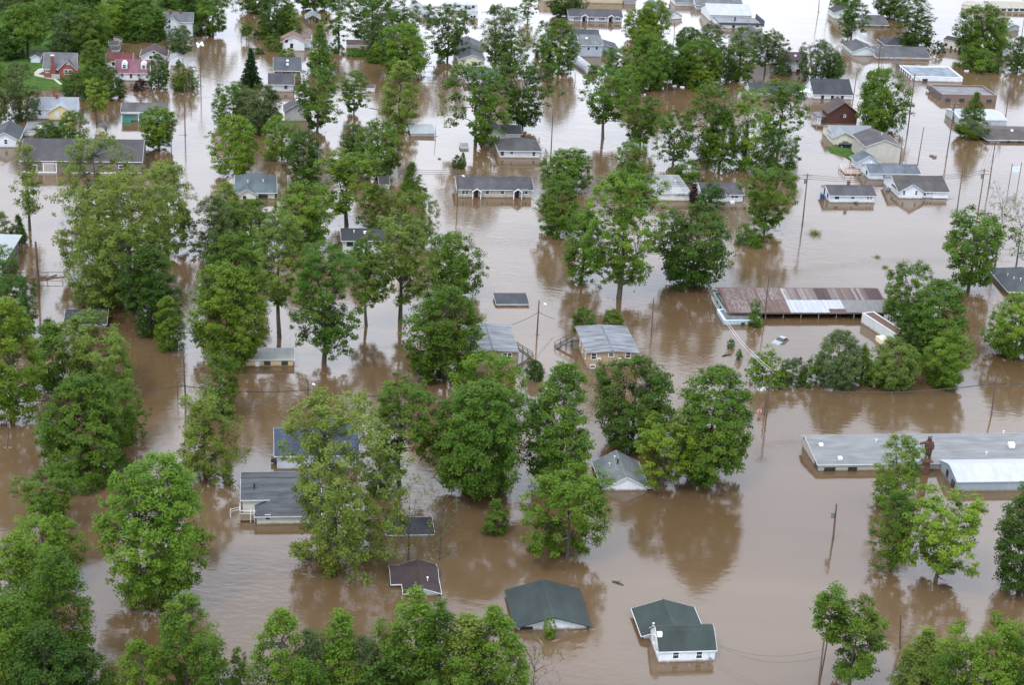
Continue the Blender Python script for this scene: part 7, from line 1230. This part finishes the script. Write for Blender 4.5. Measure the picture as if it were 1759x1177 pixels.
q = MB(); q.box(-.9, .9, -1.6, 1.6, -.6, .9); q.box(-.95, .95, -1.65, 1.65, .9, 1.0); q.build('box_body', paint((222, 206, 182)), root)
q = MB(); q.box(-.7, .7, -1.68, -1.61, .1, .8); q.build('end_flap', paint((206, 188, 160)), root)
# blue tarp over the doorway of the cream house
q = MB(); x, y = TARP; vs = []; fs = []
for j in range(5):
    for i in range(9): vs.append((x + i * .5, y - j * .5, 2.3 - .1 * j + .14 * math.sin(i * 1.3 + j) - .03 * (i - 4) ** 2 * .4))
for j in range(4):
    for i in range(8): a = j * 9 + i; fs.append((a, a + 1, a + 10, a + 9))
q.add(vs, fs); o = q.build('tarp', paint((40, 84, 170), .4), None, True); sm = o.modifiers.new('thickness', 'SOLIDIFY'); sm.thickness = .03
tag(o, 'blue tarp stretched as an awning on the cream metal-roofed house', 'tarp')

# ------------------------------------------------------------------ floating debris
rn = random.Random(8)
DL = ['floating log right of the thin trunk at lower right', 'dark floating log left of the greenery strip', 'small floating branch beside the green carport roof', 'floating plank right of the camper, upper centre', 'floating plank left of the bare pole by the camper',
      'brown debris heap left of the thick topless pole', 'brown debris raft at the thick topless pole', 'brown debris raft right of the thick topless pole', 'long floating plank right of the thick topless pole',
      'red floating barrel, leftmost of the heap at the upper right edge', 'dark floating tank second in the heap at the upper right edge', 'dark floating drum in the middle of the upper right heap', 'dark floating crate fourth in the upper right heap', 'pale floating panel last in the upper right heap',
      'white floating appliance, left of two before the upper grove', 'white floating appliance, right of two before the upper grove', 'white floating scrap left of the upper grove', 'white floating scrap at the left end of the yard hedge', 'white floating sheet before the road-corner pole', 'white floating scrap before the wide low upper right tree', 'small grey box pair floating in the right-hand street water']
DC = [(70, 54, 44), (40, 34, 32), (60, 52, 46), (96, 84, 76), (92, 80, 72), (96, 74, 56), (112, 84, 60), (104, 80, 60), (84, 68, 56), (176, 40, 60), (40, 44, 60), (34, 36, 44), (50, 50, 60), (206, 208, 212), (226, 228, 230), (226, 228, 230), (222, 224, 226), (220, 222, 224), (220, 222, 224), (224, 226, 226), (110, 106, 104)]
for i, (x, y) in enumerate(DEBRIS):
    q = MB(); c_ = DC[i]; wh = i >= 9
    if i in (0, 1, 2): q.tube([(-1.0, 0, .05), (-.2, .1, .12), (.9, -.1, .06)], [.14, .17, .08], 7); q.tube([(-.2, .1, .12), (.2, .6, .35)], [.07, .03], 5)
    elif i in (3, 4, 8): q.box(-1.8, 1.8, -.12, .12, .0, .09); q.box(-1.2, 2.0, .16, .4, -.02, .07)
    elif i in (5, 6, 7):
        for k in range(9): a = rn.uniform(-.5, .5); cx, cy = rn.uniform(-1.8, 1.8), rn.uniform(-.8, .8); q.tube([(cx - 1.0 * math.cos(a), cy - 1.0 * math.sin(a), rn.uniform(0, .2)), (cx + 1.0 * math.cos(a), cy + 1.0 * math.sin(a), rn.uniform(.02, .3))], rn.uniform(.06, .14), 5)
    elif i in (9, 10, 11): q.tube([(-.7, 0, .1), (-.65, 0, .12), (.65, 0, .14), (.7, 0, .13)], [.3, .42, .42, .3], 12)
    elif i == 20: q.box(-.5, .5, -.4, .4, -.2, .5); q.box(-.4, .5, .9, 1.6, -.2, .4)
    else: q.add([(-.7, -.45, -.2), (.7, -.5, -.15), (.75, .45, -.2), (-.65, .5, -.2), (-.66, -.4, .35), (.62, -.45, .48), (.68, .4, .4), (-.6, .45, .3)], [(0, 3, 2, 1), (4, 5, 6, 7), (0, 1, 5, 4), (1, 2, 6, 5), (2, 3, 7, 6), (3, 0, 4, 7)])
    o = q.build('floating_log' if i in (0, 1, 2) else 'floating_plank' if i in (3, 4, 8) else 'debris_raft' if i in (5, 6, 7) else 'floating_drum' if i in (9, 10, 11) else 'floating_box', paint(c_, .6)); o.location = (x, y, 0); o.rotation_euler = (0, 0, rn.uniform(-.6, .6))
    tag(o, DL[i], 'debris', 'floating debris')
JL = ['first board from the left on the junk-topped shed roof', 'second board from the left on the junk-topped shed roof', 'third board from the left on the junk-topped shed roof', 'rightmost board on the junk-topped shed roof', 'rear left board on the junk-topped shed roof', 'rear right board on the junk-topped shed roof']
for i, (x, y) in enumerate(JUNK):
    q = MB(); q.box(-.9, .9, -.3, .3, 0, .16); q.box(-.5, .6, -.15, .5, .165, .3); o = q.build('board_pile', wood(((110, 90, 84), (206, 204, 200), (84, 72, 70))[i % 3])); o.location = (x, y, 1.72); o.rotation_euler = (0, 0, rn.uniform(-.5, .5)); tag(o, JL[i], 'boards', 'junk on the flat shed roof')

# ------------------------------------------------------------------ leaves, twigs and scum gathered at trunks and walls
rs = np.random.RandomState(5); V_ = []; F_ = []
spots = [(d[0], d[1], .5, 2.2 + d[3] * .5) for d in TREES] + [(B['o'][0] + math.cos(B['rz']) * u * B['blocks'][0]['W'], B['o'][1] + math.sin(B['rz']) * u * B['blocks'][0]['W'], .3, 1.8) for B in BUILDINGS for u in (0, .35, .7, 1)] + [(p_[2], p_[3], .2, .8) for p_ in POLES]
for (x, y, r0_, r1_) in spots:
    for k in range(rs.randint(2, 9)):
        a = rs.rand() * 6.283; r_ = r0_ + (r1_ - r0_) * rs.rand() ** 1.5; cx, cy = x + math.cos(a) * r_, y + math.sin(a) * r_; w = .06 + .22 * rs.rand() ** 3; l_ = w * (1 + 5 * rs.rand() ** 2); b = rs.rand() * 3.14
        c_, s_ = math.cos(b), math.sin(b); o = len(V_)
        V_ += [(cx + c_ * l_, cy + s_ * l_, .012), (cx - s_ * w, cy + c_ * w, .03), (cx - c_ * l_, cy - s_ * l_, .012), (cx + s_ * w, cy - c_ * w, .008)]; F_.append((o, o + 1, o + 2, o + 3))
q = MB(); q.add(V_, F_); o = q.build('floating_litter', wood((120, 104, 84))); tag(o, 'leaves, twigs and scum floating around trunks and walls', 'litter', kind='stuff')
